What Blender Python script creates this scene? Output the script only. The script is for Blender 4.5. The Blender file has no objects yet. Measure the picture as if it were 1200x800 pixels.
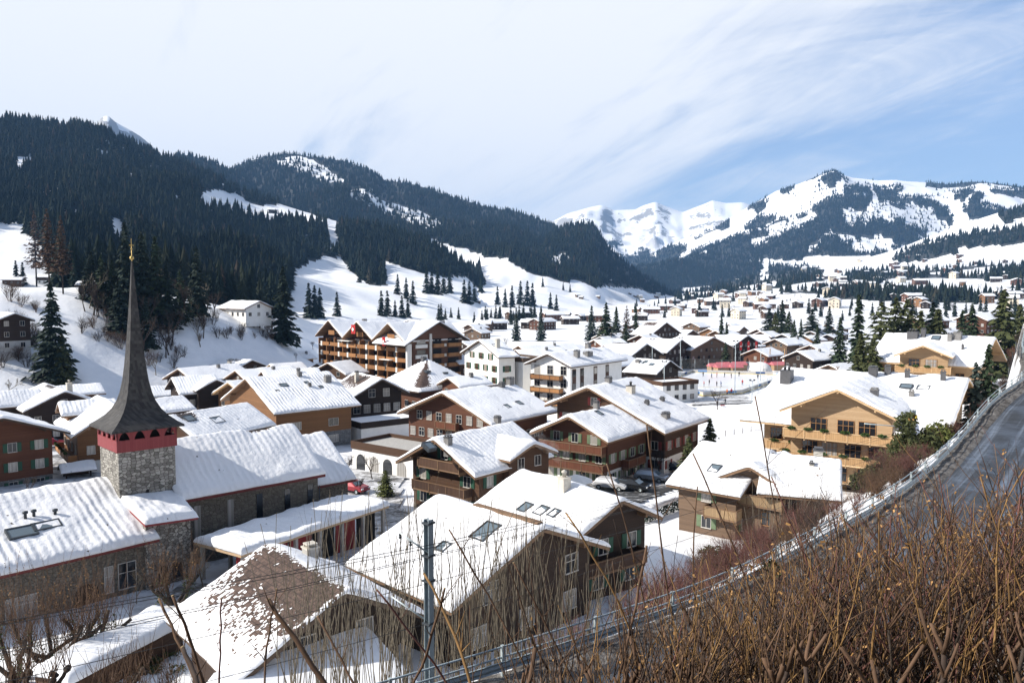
import bpy, math, random
import numpy as np
from mathutils import Vector, Matrix
R = math.radians
rng = np.random.default_rng(7)
random.seed(7)
scene = bpy.context.scene
COL = scene.collection

# ---------------------------------------------------------------- camera, sky, sun, exposure
F = 933.333; PITCH = math.atan(60 / 933.0); CZ = 30.0
cam = bpy.data.cameras.new('camera'); camo = bpy.data.objects.new('camera', cam); COL.objects.link(camo)
cam.sensor_width = 36; cam.lens = 28; cam.clip_start = 0.1; cam.clip_end = 40000
camo.location = (0, 0, CZ); camo.rotation_euler = (R(90) - PITCH, 0, 0)
scene.camera = camo

SUN_EL, SUN_AZ = 34.5, -99.0          # azimuth measured from +Y (view direction), clockwise to +X
world = bpy.data.worlds.new('World'); scene.world = world; world.use_nodes = True
def build_sky():
    nt = world.node_tree; N = nt.nodes; L = nt.links; N.clear()
    out = N.new('ShaderNodeOutputWorld'); bg = N.new('ShaderNodeBackground'); bg.inputs[1].default_value = 0.09
    sky = N.new('ShaderNodeTexSky'); sky.sky_type = 'NISHITA'; sky.sun_disc = False
    sky.sun_elevation = R(SUN_EL); sky.sun_rotation = R(SUN_AZ); sky.altitude = 1000; sky.air_density = 1.0; sky.dust_density = 0.6
    tc = N.new('ShaderNodeTexCoord'); sep = N.new('ShaderNodeSeparateXYZ'); L.new(tc.outputs['Generated'], sep.inputs[0])
    def m(op, a, b=None, clamp=False):
        n = N.new('ShaderNodeMath'); n.operation = op; n.use_clamp = clamp
        for i, v in enumerate((a, b)):
            if v is None: continue
            if hasattr(v, 'links'): L.new(v, n.inputs[i])
            else: n.inputs[i].default_value = v
        return n.outputs[0]
    # cirrus: a flat cloud layer high above, so directions are projected on a plane
    zz = m('MAXIMUM', sep.outputs[2], 0.0); den = m('ADD', zz, 0.40)
    px = m('DIVIDE', sep.outputs[0], den); py = m('DIVIDE', sep.outputs[1], den)
    cmb = N.new('ShaderNodeCombineXYZ'); L.new(px, cmb.inputs[0]); L.new(py, cmb.inputs[1])
    def noise(scale, rot, sx, sy, det, rough, dist, off=0):
        mp = N.new('ShaderNodeMapping'); mp.vector_type = 'TEXTURE'; L.new(cmb.outputs[0], mp.inputs[0])
        mp.inputs['Rotation'].default_value = (0, 0, R(rot)); mp.inputs['Scale'].default_value = (sx, sy, 1); mp.inputs['Location'].default_value = (off, off * .7, 0)
        n = N.new('ShaderNodeTexNoise'); L.new(mp.outputs[0], n.inputs[0])
        n.inputs['Scale'].default_value = scale; n.inputs['Detail'].default_value = det; n.inputs['Roughness'].default_value = rough; n.inputs['Distortion'].default_value = dist
        return n.outputs[0]
    broad = noise(0.8, 25, 1, 1, 3, .5, .4, 3.1)
    wisp = noise(2.0, 140, 2.2, .8, 10, .60, 1.2, 4.1)
    fine = noise(6.0, 122, 3.4, .7, 9, .66, 1.1, 5.2)
    side = m('MULTIPLY', px, m('SUBTRACT', -0.22, m('MULTIPLY', zz, .50)))      # the cover thins out towards the upper right
    v = m('ADD', m('ADD', m('MULTIPLY', broad, .55), m('MULTIPLY', wisp, .95)), m('MULTIPLY', fine, .38))
    v = m('ADD', v, side)
    cov = N.new('ShaderNodeMapRange'); cov.clamp = True; cov.interpolation_type = 'SMOOTHSTEP'; L.new(v, cov.inputs[0])
    cov.inputs[1].default_value = .57; cov.inputs[2].default_value = .98
    # the layer only covers the part of the sky ahead; behind and overhead the sky is clear
    ahead = N.new('ShaderNodeMapRange'); ahead.clamp = True; L.new(py, ahead.inputs[0]); ahead.inputs[1].default_value = -.6; ahead.inputs[2].default_value = .9; ahead.inputs[3].default_value = .05
    fac = m('MULTIPLY', cov.outputs[0], ahead.outputs[0])
    fac = m('MULTIPLY', fac, .93)
    mix = N.new('ShaderNodeMix'); mix.data_type = 'RGBA'; L.new(fac, mix.inputs[0])
    hsv = N.new('ShaderNodeMix'); hsv.data_type = 'RGBA'; hsv.inputs[0].default_value = .42; L.new(m('MULTIPLY', ahead.outputs[0], .42), hsv.inputs[0]); L.new(sky.outputs[0], hsv.inputs[6]); hsv.inputs[7].default_value = (3.4, 4.7, 7.6, 1)
    L.new(hsv.outputs[2], mix.inputs[6]); mix.inputs[7].default_value = (7.9, 8.0, 8.2, 1)
    L.new(mix.outputs[2], bg.inputs[0]); L.new(bg.outputs[0], out.inputs[0])
build_sky()
sun = bpy.data.lights.new('sun', 'SUN'); sun.energy = 5.0; sun.angle = R(0.53); sun.color = (1.0, .93, .83)
suno = bpy.data.objects.new('sun', sun); COL.objects.link(suno)
_sd = Vector((math.sin(R(SUN_AZ)) * math.cos(R(SUN_EL)), math.cos(R(SUN_AZ)) * math.cos(R(SUN_EL)), math.sin(R(SUN_EL))))
suno.rotation_euler = _sd.to_track_quat('Z', 'Y').to_euler()
vs = scene.view_settings; vs.view_transform = 'Standard'; vs.look = 'None'; vs.gamma = 1; vs.use_curve_mapping = False; vs.exposure = 0.6
scene.cycles.use_denoising = True
scene.cycles.max_bounces = 6; scene.cycles.diffuse_bounces = 3; scene.cycles.glossy_bounces = 2; scene.cycles.transmission_bounces = 2
scene.cycles.transparent_max_bounces = 6; scene.cycles.volume_bounces = 0
scene.cycles.caustics_reflective = False; scene.cycles.caustics_refractive = False
scene.cycles.sample_clamp_indirect = 4

# ---------------------------------------------------------------- geometry of view (to place things on the ground they stand on)
_c, _s = math.cos(PITCH), math.sin(PITCH)
def ray(X, Y):
    a = (X - 600) / F; b = (400 - Y) / F
    return a, _c + b * _s, -_s + b * _c
def unp(X, Y, z):
    a, dy, dz = ray(X, Y); t = (z - CZ) / dz
    return a * t, dy * t
def xat(X, y, z=0):                       # x of a point at distance y, height z, that lies along column X
    return (X - 600) / F * (y * _c - (z - CZ) * _s)
def zat(X, Y, y):                         # height along row Y at distance y
    a, dy, dz = ray(X, Y); return CZ + dz / dy * y
def project(x, y, z):
    d = y * _c - (z - CZ) * _s; u = y * _s + (z - CZ) * _c
    d = np.where(np.abs(d) < 1e-6, 1e-6, d)
    return 600 + F * x / d, 400 - F * u / d

# ---------------------------------------------------------------- materials
MATS = {}
class NT:
    def __init__(s, name):
        s.m = bpy.data.materials.new(name); s.m.use_nodes = True; s.n = s.m.node_tree.nodes; s.l = s.m.node_tree.links
        s.b = s.n['Principled BSDF']; s.out = s.n['Material Output']; MATS[name] = s.m
        s.b.inputs['Roughness'].default_value = .8
        s.b.inputs['Specular IOR Level'].default_value = .3
    def set(s, **k):
        for a, v in k.items(): s.b.inputs[{'rough': 'Roughness', 'metal': 'Metallic', 'spec': 'Specular IOR Level', 'alpha': 'Alpha'}[a]].default_value = v
    def link(s, a, b): s.l.new(a, b)
    def val(s, v, inp):
        if hasattr(v, 'links'): s.l.new(v, inp)
        else: inp.default_value = v
    def math(s, op, a, b=0.0, clamp=False):
        n = s.n.new('ShaderNodeMath'); n.operation = op; n.use_clamp = clamp; s.val(a, n.inputs[0]); s.val(b, n.inputs[1]); return n.outputs[0]
    def coord(s, kind='Object', scale=(1, 1, 1), rot=(0, 0, 0)):
        t = s.n.new('ShaderNodeTexCoord'); mp = s.n.new('ShaderNodeMapping'); s.l.new(t.outputs[kind], mp.inputs[0])
        mp.inputs['Scale'].default_value = scale; mp.inputs['Rotation'].default_value = rot; return mp.outputs[0]
    def sep(s, v):
        n = s.n.new('ShaderNodeSeparateXYZ'); s.l.new(v, n.inputs[0]); return n.outputs
    def noise(s, co, scale, det=4, rough=.55, dist=0):
        n = s.n.new('ShaderNodeTexNoise'); s.l.new(co, n.inputs[0]); n.inputs['Scale'].default_value = scale
        n.inputs['Detail'].default_value = det; n.inputs['Roughness'].default_value = rough; n.inputs['Distortion'].default_value = dist; return n.outputs[0]
    def ramp(s, v, stops):
        n = s.n.new('ShaderNodeValToRGB'); s.val(v, n.inputs[0]); e = n.color_ramp.elements
        while len(e) < len(stops): e.new(.5)
        for i, (p, c) in enumerate(stops):
            e[i].position = p; e[i].color = (*c, 1) if not isinstance(c, (int, float)) else (c, c, c, 1)
        return n.outputs[0]
    def rmap(s, v, a, b, c=0., d=1.):
        n = s.n.new('ShaderNodeMapRange'); s.val(v, n.inputs[0])
        for i, q in enumerate((a, b, c, d)): n.inputs[i + 1].default_value = q
        return n.outputs[0]
    def mix(s, f, a, b, mode='MIX'):
        n = s.n.new('ShaderNodeMix'); n.data_type = 'RGBA'; n.blend_type = mode; s.val(f, n.inputs[0])
        for v, i in ((a, 6), (b, 7)):
            if isinstance(v, tuple): n.inputs[i].default_value = (*v[:3], 1)
            else: s.l.new(v, n.inputs[i])
        return n.outputs[2]
    def attr(s, name):
        n = s.n.new('ShaderNodeAttribute'); n.attribute_name = name; return n.outputs
    def rand(s):
        n = s.n.new('ShaderNodeObjectInfo'); return n.outputs['Random']
    def bump(s, h, dist=.05, strength=1.):
        n = s.n.new('ShaderNodeBump'); s.val(h, n.inputs['Height']); n.inputs['Distance'].default_value = dist; n.inputs['Strength'].default_value = strength
        s.l.new(n.outputs[0], s.b.inputs['Normal']); return n
    def color(s, v):
        if isinstance(v, tuple): s.b.inputs['Base Color'].default_value = (*v[:3], 1)
        else: s.l.new(v, s.b.inputs['Base Color'])

SNOW = (.86, .875, .90)
def mat_snow_roof(name='roof_snow_material', tile=(.06, .045, .04), ripple=.55):
    t = NT(name); co = t.coord(); x, y, z = t.sep(co)
    wob = t.noise(co, .7, 3)
    wv = t.math('SINE', t.math('ADD', t.math('MULTIPLY', x, 2 * math.pi / .62), t.math('MULTIPLY', wob, 4)))
    lump = t.noise(co, 1.7, 5, .6); mask = t.noise(co, .22, 2)
    h = t.math('ADD', t.math('MULTIPLY', t.math('MULTIPLY', wv, t.rmap(mask, .35, .65)), ripple * .5), t.math('MULTIPLY', lump, 1.2))
    t.bump(h, .10, .9)
    grain = t.noise(co, 14, 3)
    snow = t.mix(t.rmap(grain, .3, .7), (.77, .785, .815), (.83, .84, .86))
    bare = t.attr('bare')[2]
    sp = t.n.new('ShaderNodeTexVoronoi'); t.link(t.coord(scale=(3.2, 3.2, 3.2)), sp.inputs[0]); sp.inputs['Scale'].default_value = 1
    n2 = t.math('ADD', t.math('MULTIPLY', t.noise(co, .9, 4, .6), .7), t.math('MULTIPLY', t.sep(sp.outputs['Color'])[0], .3))
    f = t.math('GREATER_THAN', t.math('ADD', bare, t.math('MULTIPLY', t.math('SUBTRACT', n2, .5), .8)), .5)
    tn = t.noise(co, 3, 5, .65)
    cx_, cy_ = t.math('FLOOR', t.math('DIVIDE', x, .15)), t.math('FLOOR', t.math('DIVIDE', y, .17)); cw = t.n.new('ShaderNodeCombineXYZ'); t.link(cx_, cw.inputs[0]); t.link(cy_, cw.inputs[1])
    wn_ = t.n.new('ShaderNodeTexWhiteNoise'); wn_.noise_dimensions = '2D'; t.link(cw.outputs[0], wn_.inputs['Vector'])
    tn = t.math('ADD', t.math('MULTIPLY', tn, .6), t.math('MULTIPLY', wn_.outputs[0], .4))
    f = t.math('GREATER_THAN', t.math('ADD', bare, t.math('ADD', t.math('MULTIPLY', t.math('SUBTRACT', n2, .5), 1.0), t.math('MULTIPLY', t.math('SUBTRACT', wn_.outputs[0], .5), .62))), .5)
    row_ = t.math('LESS_THAN', t.math('FRACT', t.math('DIVIDE', y, .34)), .16)
    tc = t.mix(t.rmap(tn, .3, .75), tuple(c * .6 for c in tile), tuple(c * 1.7 for c in tile)); tc = t.mix(t.math('MULTIPLY', row_, .6), tc, tuple(c * .25 for c in tile))
    t.color(t.mix(f, snow, tc)); t.set(rough=.55, spec=.25); return t.m
mat_snow_roof(); mat_snow_roof('roof_snow_brown_tile', (.07, .045, .035)); mat_snow_roof('roof_snow_rippled', (.06, .05, .045), .9)

def mat_wood(name, a, b, plank=.19, vertical=False, gap=.55, rough=.75):
    t = NT(name); co = t.coord(); x, y, z = t.sep(co)
    ax = t.math('ADD', x, y) if vertical else z
    k = t.math('DIVIDE', ax, plank); fr = t.math('FRACT', k); fl = t.math('FLOOR', k)
    cell = t.n.new('ShaderNodeTexWhiteNoise'); cell.noise_dimensions = '1D'; t.link(fl, cell.inputs['W'])
    grain = t.noise(t.coord(scale=(9, 9, .5) if vertical else (.5, .5, 9)), 3, 5, .6)
    big = t.noise(co, .25, 3)
    f = t.math('ADD', t.math('ADD', t.math('MULTIPLY', cell.outputs[0], .35), t.math('MULTIPLY', grain, .5)), t.math('MULTIPLY', big, .45))
    col = t.mix(t.rmap(f, .3, 1.0), a, b)
    g = t.math('LESS_THAN', fr, .09)
    r = t.rand()
    col = t.mix(t.math('MULTIPLY', g, gap), col, tuple(c * .25 for c in a))
    col = t.mix(.35, col, t.mix(t.math('MULTIPLY', r, 1), tuple(c * .75 for c in a), tuple(min(1, c * 1.15) for c in b)))
    t.color(col); t.bump(t.math('SUBTRACT', t.math('MULTIPLY', grain, .3), g), .02, .6); t.set(rough=rough); return t.m
mat_wood('dark_timber', (.015, .009, .007), (.040, .023, .015))
mat_wood('brown_timber', (.036, .018, .010), (.092, .047, .025))
mat_wood('red_timber', (.062, .024, .013), (.145, .058, .031))
mat_wood('warm_timber', (.125, .06, .026), (.27, .135, .058))
mat_wood('golden_timber', (.29, .185, .10), (.50, .355, .215), gap=.35)
mat_wood('grey_timber', (.085, .055, .037), (.18, .12, .08))
mat_wood('golden_boards', (.29, .165, .075), (.49, .31, .155), .26, True, .85)
mat_wood('warm_boards', (.21, .095, .036), (.42, .205, .08), .2, True, .6)
mat_wood('dark_boards', (.045, .024, .016), (.105, .056, .034), .2, True, .6)
mat_wood('red_boards', (.085, .028, .015), (.18, .065, .032), .2, True, .7)
mat_wood('grey_boards', (.20, .135, .075), (.36, .25, .14), .2, True, .6)
mat_wood('fascia_dark', (.045, .03, .022), (.10, .068, .047), .3)
mat_wood('fascia_pale', (.33, .225, .135), (.55, .40, .26), .3)
mat_wood('fascia_golden', (.45, .29, .15), (.68, .48, .28), .3)
mat_wood('fascia_brown', (.12, .07, .04), (.24, .15, .09), .3)
mat_wood('hotel_boards', (.20, .09, .035), (.36, .175, .07), .35, True, .35)
mat_wood('fascia_red', (.10, .022, .022), (.19, .05, .045), .3)
mat_wood('hotel_shingle', (.075, .034, .022), (.13, .062, .038), .4)
mat_wood('crimson_paint', (.19, .03, .034), (.27, .055, .058), .2, True, .5, .6)
mat_wood('red_panel', (.20, .014, .016), (.30, .028, .028), .5, True, .4, .5)

def mat_plain(name, c, rough=.8, metal=0., var=.18, scale=2.5, spec=.3, bump=0.):
    t = NT(name); co = t.coord(); n = t.noise(co, scale, 5, .6)
    t.color(t.mix(t.rmap(n, .25, .75), tuple(x * (1 - var) for x in c), tuple(min(1, x * (1 + var)) for x in c)))
    if bump: t.bump(n, bump)
    t.set(rough=rough, metal=metal, spec=spec); return t.m
mat_plain('white_plaster', (.78, .77, .74), .9, var=.07, scale=.8)
mat_plain('grey_plaster', (.42, .42, .42), .9, var=.15, scale=.8)
mat_plain('cream_plaster', (.66, .58, .45), .9, var=.1, scale=.8)
mat_plain('frame_white', (.50, .48, .45), .5, var=.1)
mat_plain('white_panel_paint', (.66, .65, .62), .6, var=.06)
mat_plain('frame_wood', (.36, .19, .08), .6)
mat_plain('frame_dark', (.06, .045, .035), .6)
mat_plain('shutter_green', (.022, .075, .048), .6)
mat_plain('shutter_pale_green', (.13, .18, .105), .6)
mat_plain('shutter_red', (.18, .03, .025), .6)
mat_plain('shutter_dark', (.045, .04, .04), .6)
mat_plain('chimney_grey', (.19, .185, .18), .85, var=.3)
mat_plain('chimney_dark', (.085, .085, .09), .5, var=.2)
mat_plain('chimney_pale', (.50, .47, .41), .85, var=.2)
mat_plain('concrete', (.36, .35, .33), .9, var=.2, bump=.02)
mat_plain('steel_blue', (.29, .35, .385), .5, .15, var=.12)
mat_plain('steel_pale', (.42, .48, .50), .45, .4, var=.12)
mat_plain('steel_dark', (.06, .07, .08), .5, .4)
mat_plain('gold', (.42, .30, .11), .4, .8)
mat_plain('tile_dark', (.045, .042, .042), .8, var=.4, scale=6)
mat_plain('tile_brown', (.10, .07, .055), .8, var=.4, scale=6)
mat_plain('slate', (.10, .10, .105), .7, var=.4, scale=5)
mat_plain('car_white', (.62, .63, .65), .25, .2, .04, spec=.6)
mat_plain('car_silver', (.40, .42, .44), .28, .6, .04, spec=.6)
mat_plain('car_black', (.012, .013, .015), .2, .2, .04, spec=.6)
mat_plain('car_blue', (.02, .03, .055), .25, .2, .04, spec=.6)
mat_plain('car_red', (.28, .02, .03), .3, .2, .04, spec=.6)
mat_plain('rubber', (.02, .02, .02), .9)
mat_plain('lamp_red', (.35, .015, .012), .3)
mat_plain('lamp_clear', (.7, .72, .74), .15, spec=.6)
mat_plain('cloth_red', (.42, .03, .03), .9)
mat_plain('cloth_blue', (.03, .08, .22), .9)
mat_plain('cloth_black', (.02, .02, .024), .9)
mat_plain('cloth_orange', (.6, .18, .03), .9)
mat_plain('cloth_pale', (.55, .55, .6), .9)
mat_plain('awning_pink', (.55, .16, .18), .9, var=.2)
mat_plain('canvas_white', (.80, .79, .76), .85, var=.06)
mat_plain('yellow_paint', (.75, .55, .08), .7)
mat_plain('banner_blue', (.12, .26, .50), .7)
mat_plain('bark', (.05, .038, .030), .95, var=.5, scale=9, bump=.03)
mat_plain('pale_bark', (.235, .20, .15), .95, var=.35, scale=9, bump=.02)
mat_plain('twig_brown', (.105, .062, .038), .85, var=.5, scale=7)
mat_plain('twig_dark', (.048, .033, .026), .85, var=.5, scale=7)
mat_plain('twig_ochre', (.24, .14, .055), .8, var=.45, scale=6)
mat_plain('twig_red', (.13, .06, .05), .85, var=.4, scale=6)
mat_plain('twig_grey', (.16, .135, .10), .9, var=.35, scale=4)
mat_plain('cut_wood', (.34, .25, .14), .8)
mat_plain('dry_leaf', (.34, .19, .07), .7, var=.45, scale=9)
mat_plain('wire', (.03, .03, .032), .6)
mat_plain('ivy', (.05, .075, .022), .8, var=.5, scale=6)
mat_plain('conifer_green', (.030, .048, .022), .85, var=.45, scale=1.2)
mat_plain('conifer_dark', (.018, .032, .022), .85, var=.45, scale=1.2)
mat_plain('conifer_olive', (.062, .072, .026), .85, var=.45, scale=1.2)
mat_plain('conifer_blue', (.045, .065, .055), .85, var=.45, scale=1.2)
mat_plain('larch_brown', (.085, .05, .034), .9, var=.4, scale=1.2)
mat_plain('hedge_green', (.10, .115, .03), .85, var=.4, scale=4)
mat_plain('planter_green', (.05, .085, .02), .85, var=.45, scale=8)
mat_plain('tepee_canvas', (.74, .73, .70), .85, var=.06)

t = NT('snow_plain'); co = t.coord(); n = t.noise(co, .8, 6, .6)
t.color(t.mix(t.rmap(n, .3, .7), (.76, .78, .81), (.83, .84, .86))); t.bump(n, .12, .7); t.set(rough=.55, spec=.25)
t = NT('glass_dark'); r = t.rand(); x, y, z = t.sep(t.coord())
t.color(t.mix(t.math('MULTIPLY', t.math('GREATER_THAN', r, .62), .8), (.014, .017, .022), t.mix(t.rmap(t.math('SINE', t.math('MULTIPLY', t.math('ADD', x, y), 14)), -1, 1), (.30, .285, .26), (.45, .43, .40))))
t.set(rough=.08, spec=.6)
t = NT('glass_blue'); t.color((.10, .14, .17)); t.set(rough=.1, spec=.7)
t = NT('dark_inside'); t.color((.012, .011, .011))  # near-black colour stands in for the shade inside openings
# masonry of the church
def mat_masonry(name, a, b, mortar, sc):
    t = NT(name); co = t.coord(scale=(1, 1, 1.55))
    wc = t.n.new('ShaderNodeVectorMath'); wc.operation = 'ADD'; t.link(co, wc.inputs[0])
    nn = t.n.new('ShaderNodeTexNoise'); t.link(co, nn.inputs[0]); nn.inputs['Scale'].default_value = 1.3
    sc_ = t.n.new('ShaderNodeVectorMath'); sc_.operation = 'SCALE'; t.link(nn.outputs['Color'], sc_.inputs[0]); sc_.inputs['Scale'].default_value = .22; t.link(sc_.outputs[0], wc.inputs[1])
    v = t.n.new('ShaderNodeTexVoronoi'); v.feature = 'F1'; t.link(wc.outputs[0], v.inputs[0]); v.inputs['Scale'].default_value = sc; v.inputs['Randomness'].default_value = .75
    e = t.n.new('ShaderNodeTexVoronoi'); e.feature = 'DISTANCE_TO_EDGE'; t.link(wc.outputs[0], e.inputs[0]); e.inputs['Scale'].default_value = sc; e.inputs['Randomness'].default_value = .75
    cr = t.sep(v.outputs['Color'])
    col = t.mix(cr[0], a, b); fine = t.noise(co, 9, 4)
    col = t.mix(t.math('MULTIPLY', fine, .5), col, tuple(c * .6 for c in a))
    edge = t.rmap(e.outputs['Distance'], .02, .09)
    t.color(t.mix(edge, mortar, col)); t.bump(t.math('ADD', t.math('MULTIPLY', edge, .8), t.math('MULTIPLY', fine, .2)), .06); t.set(rough=.9); return t.m
mat_masonry('rubble_stone', (.17, .16, .145), (.54, .52, .47), (.085, .075, .062), 2.6)
mat_masonry('nave_stone', (.16, .145, .12), (.24, .22, .185), (.12, .108, .09), 2.6)
mat_masonry('grey_stone', (.16, .165, .17), (.28, .29, .30), (.12, .12, .12), 2.4)
# shingles
t = NT('shingle'); co = t.coord(); x, y, z = t.sep(co)
k = t.math('DIVIDE', z, .28); row = t.math('FLOOR', k); fr = t.math('FRACT', k)
wn = t.n.new('ShaderNodeTexWhiteNoise'); wn.noise_dimensions = '2D'
cb = t.n.new('ShaderNodeCombineXYZ'); t.link(t.math('FLOOR', t.math('MULTIPLY', t.math('ADD', x, y), 5)), cb.inputs[0]); t.link(row, cb.inputs[1]); t.link(cb.outputs[0], wn.inputs['Vector'])
t.color(t.mix(wn.outputs[0], (.024, .023, .024), (.058, .056, .055))); t.bump(fr, .03, 1); t.set(rough=.7)

# ---------------------------------------------------------------- mesh builder
class MB:
    def __init__(s): s.v = []; s.f = []; s.mi = []; s.mats = []; s.sm = []; s.n = 0
    def mat(s, name):
        if name not in s.mats: s.mats.append(name)
        return s.mats.index(name)
    def add(s, V, Fc, mat, smooth=False):
        V = np.asarray(V, float).reshape(-1, 3); o = s.n; s.v.append(V); s.n += len(V); k = s.mat(mat)
        for f in Fc: s.f.append([i + o for i in f]); s.mi.append(k); s.sm.append(smooth)
    def box(s, x0, x1, y0, y1, z0, z1, mat, M=None):
        V = np.array([[x, y, z] for z in (z0, z1) for y in (y0, y1) for x in (x0, x1)], float)
        if M is not None: V = np.array([M @ Vector(p) for p in V])
        s.add(V, [(0, 2, 3, 1), (4, 5, 7, 6), (0, 1, 5, 4), (2, 6, 7, 3), (0, 4, 6, 2), (1, 3, 7, 5)], mat)
    def prism(s, poly, axis, a, b, mat, M=None):      # polygon extruded along an axis ('x','y','z')
        n = len(poly); V = []
        for t_ in (a, b):
            for p, q in poly:
                V.append({'x': (t_, p, q), 'y': (p, t_, q), 'z': (p, q, t_)}[axis])
        if M is not None: V = [tuple(M @ Vector(p)) for p in V]
        fs = [tuple(range(n))[::-1], tuple(range(n, 2 * n))] + [(i, (i + 1) % n, n + (i + 1) % n, n + i) for i in range(n)]
        s.add(V, fs, mat)
    def tube(s, P, rad, k, mat, cap=True, smooth=True):
        P = np.asarray(P, float); n = len(P); rad = np.broadcast_to(np.asarray(rad, float), (n,))
        T = np.gradient(P, axis=0); T /= np.linalg.norm(T, axis=1)[:, None] + 1e-9
        up = np.array([.31, .17, .93]); 
        A = np.cross(T, up); A /= np.linalg.norm(A, axis=1)[:, None] + 1e-9; B = np.cross(T, A)
        th = np.arange(k) * 2 * math.pi / k
        V = P[:, None, :] + rad[:, None, None] * (np.cos(th)[None, :, None] * A[:, None, :] + np.sin(th)[None, :, None] * B[:, None, :])
        fs = [(i * k + j, i * k + (j + 1) % k, (i + 1) * k + (j + 1) % k, (i + 1) * k + j) for i in range(n - 1) for j in range(k)]
        if cap: fs += [tuple(range(k))[::-1], tuple((n - 1) * k + j for j in range(k))]
        s.add(V.reshape(-1, 3), fs, mat, smooth)
    def lathe(s, prof, k, mat, c=(0, 0, 0), smooth=True, square=None):
        V = []; 
        for r_, z in prof:
            for j in range(k):
                a = 2 * math.pi * (j + .5) / k; V.append((c[0] + r_ * math.cos(a), c[1] + r_ * math.sin(a), c[2] + z))
        n = len(prof); fs = [(i * k + j, i * k + (j + 1) % k, (i + 1) * k + (j + 1) % k, (i + 1) * k + j) for i in range(n - 1) for j in range(k)]
        fs += [tuple(range(k))[::-1], tuple((n - 1) * k + j for j in range(k))]
        s.add(V, fs, mat, smooth)
    def mesh(s, name):
        me = bpy.data.meshes.new(name); V = np.concatenate(s.v) if s.v else np.zeros((0, 3))
        lens = np.array([len(f) for f in s.f], np.int32); flat = np.array([i for f in s.f for i in f], np.int32)
        me.vertices.add(len(V)); me.vertices.foreach_set('co', V.astype(np.float32).ravel())
        me.loops.add(len(flat)); me.loops.foreach_set('vertex_index', flat)
        me.polygons.add(len(lens)); st = np.zeros(len(lens), np.int32); st[1:] = np.cumsum(lens)[:-1]
        me.polygons.foreach_set('loop_start', st)
        for m in s.mats: me.materials.append(MATS[m])
        me.polygons.foreach_set('material_index', np.array(s.mi, np.int32)); me.polygons.foreach_set('use_smooth', np.array(s.sm, bool))
        me.update(calc_edges=True); return me
def np_mesh(name, V, Fc, mat, smooth=True, attrs=None):      # one face size only
    me = bpy.data.meshes.new(name); V = np.asarray(V, np.float32); Fc = np.asarray(Fc, np.int32); k = Fc.shape[1]
    me.vertices.add(len(V)); me.vertices.foreach_set('co', V.ravel()); me.loops.add(Fc.size); me.loops.foreach_set('vertex_index', Fc.ravel())
    me.polygons.add(len(Fc)); me.polygons.foreach_set('loop_start', np.arange(0, Fc.size, k, dtype=np.int32))
    for m in ([mat] if isinstance(mat, str) else mat): me.materials.append(MATS[m])
    me.polygons.foreach_set('use_smooth', np.full(len(Fc), smooth, bool))
    for a, d in (attrs or {}).items():
        at = me.attributes.new(a, 'FLOAT', 'POINT'); at.data.foreach_set('value', np.asarray(d, np.float32))
    me.update(calc_edges=True); return me
def obj(name, me, parent=None, M=None):
    if isinstance(me, MB): me = me.mesh(name)
    o = bpy.data.objects.new(name, me); COL.objects.link(o)
    if parent: o.parent = parent
    if M is not None: o.matrix_local = M
    return o
def tag(o, label=None, cat=None, group=None, kind=None):
    for k, v in (('label', label), ('category', cat), ('group', group), ('kind', kind)):
        if v: o[k] = v
    return o
def thing(name, label, cat, loc=(0, 0, 0), rz=0, group=None):
    o = bpy.data.objects.new(name, None); COL.objects.link(o); o.location = loc; o.rotation_euler = (0, 0, rz); o.empty_display_size = .5
    return tag(o, label, cat, group)
def structure(name, me): return tag(obj(name, me), kind='structure')
def dup(o, loc=None, rz=None, sc=None, label=None, group=None):
    def cp(a, par):
        c = a.copy(); COL.objects.link(c)
        if par is not None: c.parent = par; c.matrix_parent_inverse = a.matrix_parent_inverse
        for ch in list(a.children): cp(ch, c)
        return c
    c = cp(o, None)
    if loc is not None: c.location = loc
    if rz is not None: c.rotation_euler = (0, 0, rz)
    if sc is not None: c.scale = (sc, sc, sc) if isinstance(sc, (int, float)) else sc
    if label: c['label'] = label
    if group: c['group'] = group
    return c

# value noise
def vnoise(x, y, seed=0):
    xi = np.floor(x).astype(np.int64); yi = np.floor(y).astype(np.int64); fx = x - xi; fy = y - yi
    fx = fx * fx * (3 - 2 * fx); fy = fy * fy * (3 - 2 * fy)
    def h(a, b):
        n = (a * 374761393 + b * 668265263 + seed * 1442695041) & 0xffffffff
        n = ((n ^ (n >> 13)) * 1274126177) & 0xffffffff
        return ((n ^ (n >> 16)) & 0xffff) / 65535.0
    return (h(xi, yi) * (1 - fx) + h(xi + 1, yi) * fx) * (1 - fy) + (h(xi, yi + 1) * (1 - fx) + h(xi + 1, yi + 1) * fx) * fy
def fbm(x, y, oct=4, seed=0):
    a = 0; w = .5; t_ = 0
    for i in range(oct): a = a + w * vnoise(x * 2 ** i, y * 2 ** i, seed + i); t_ += w; w *= .5
    return a / t_
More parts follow.
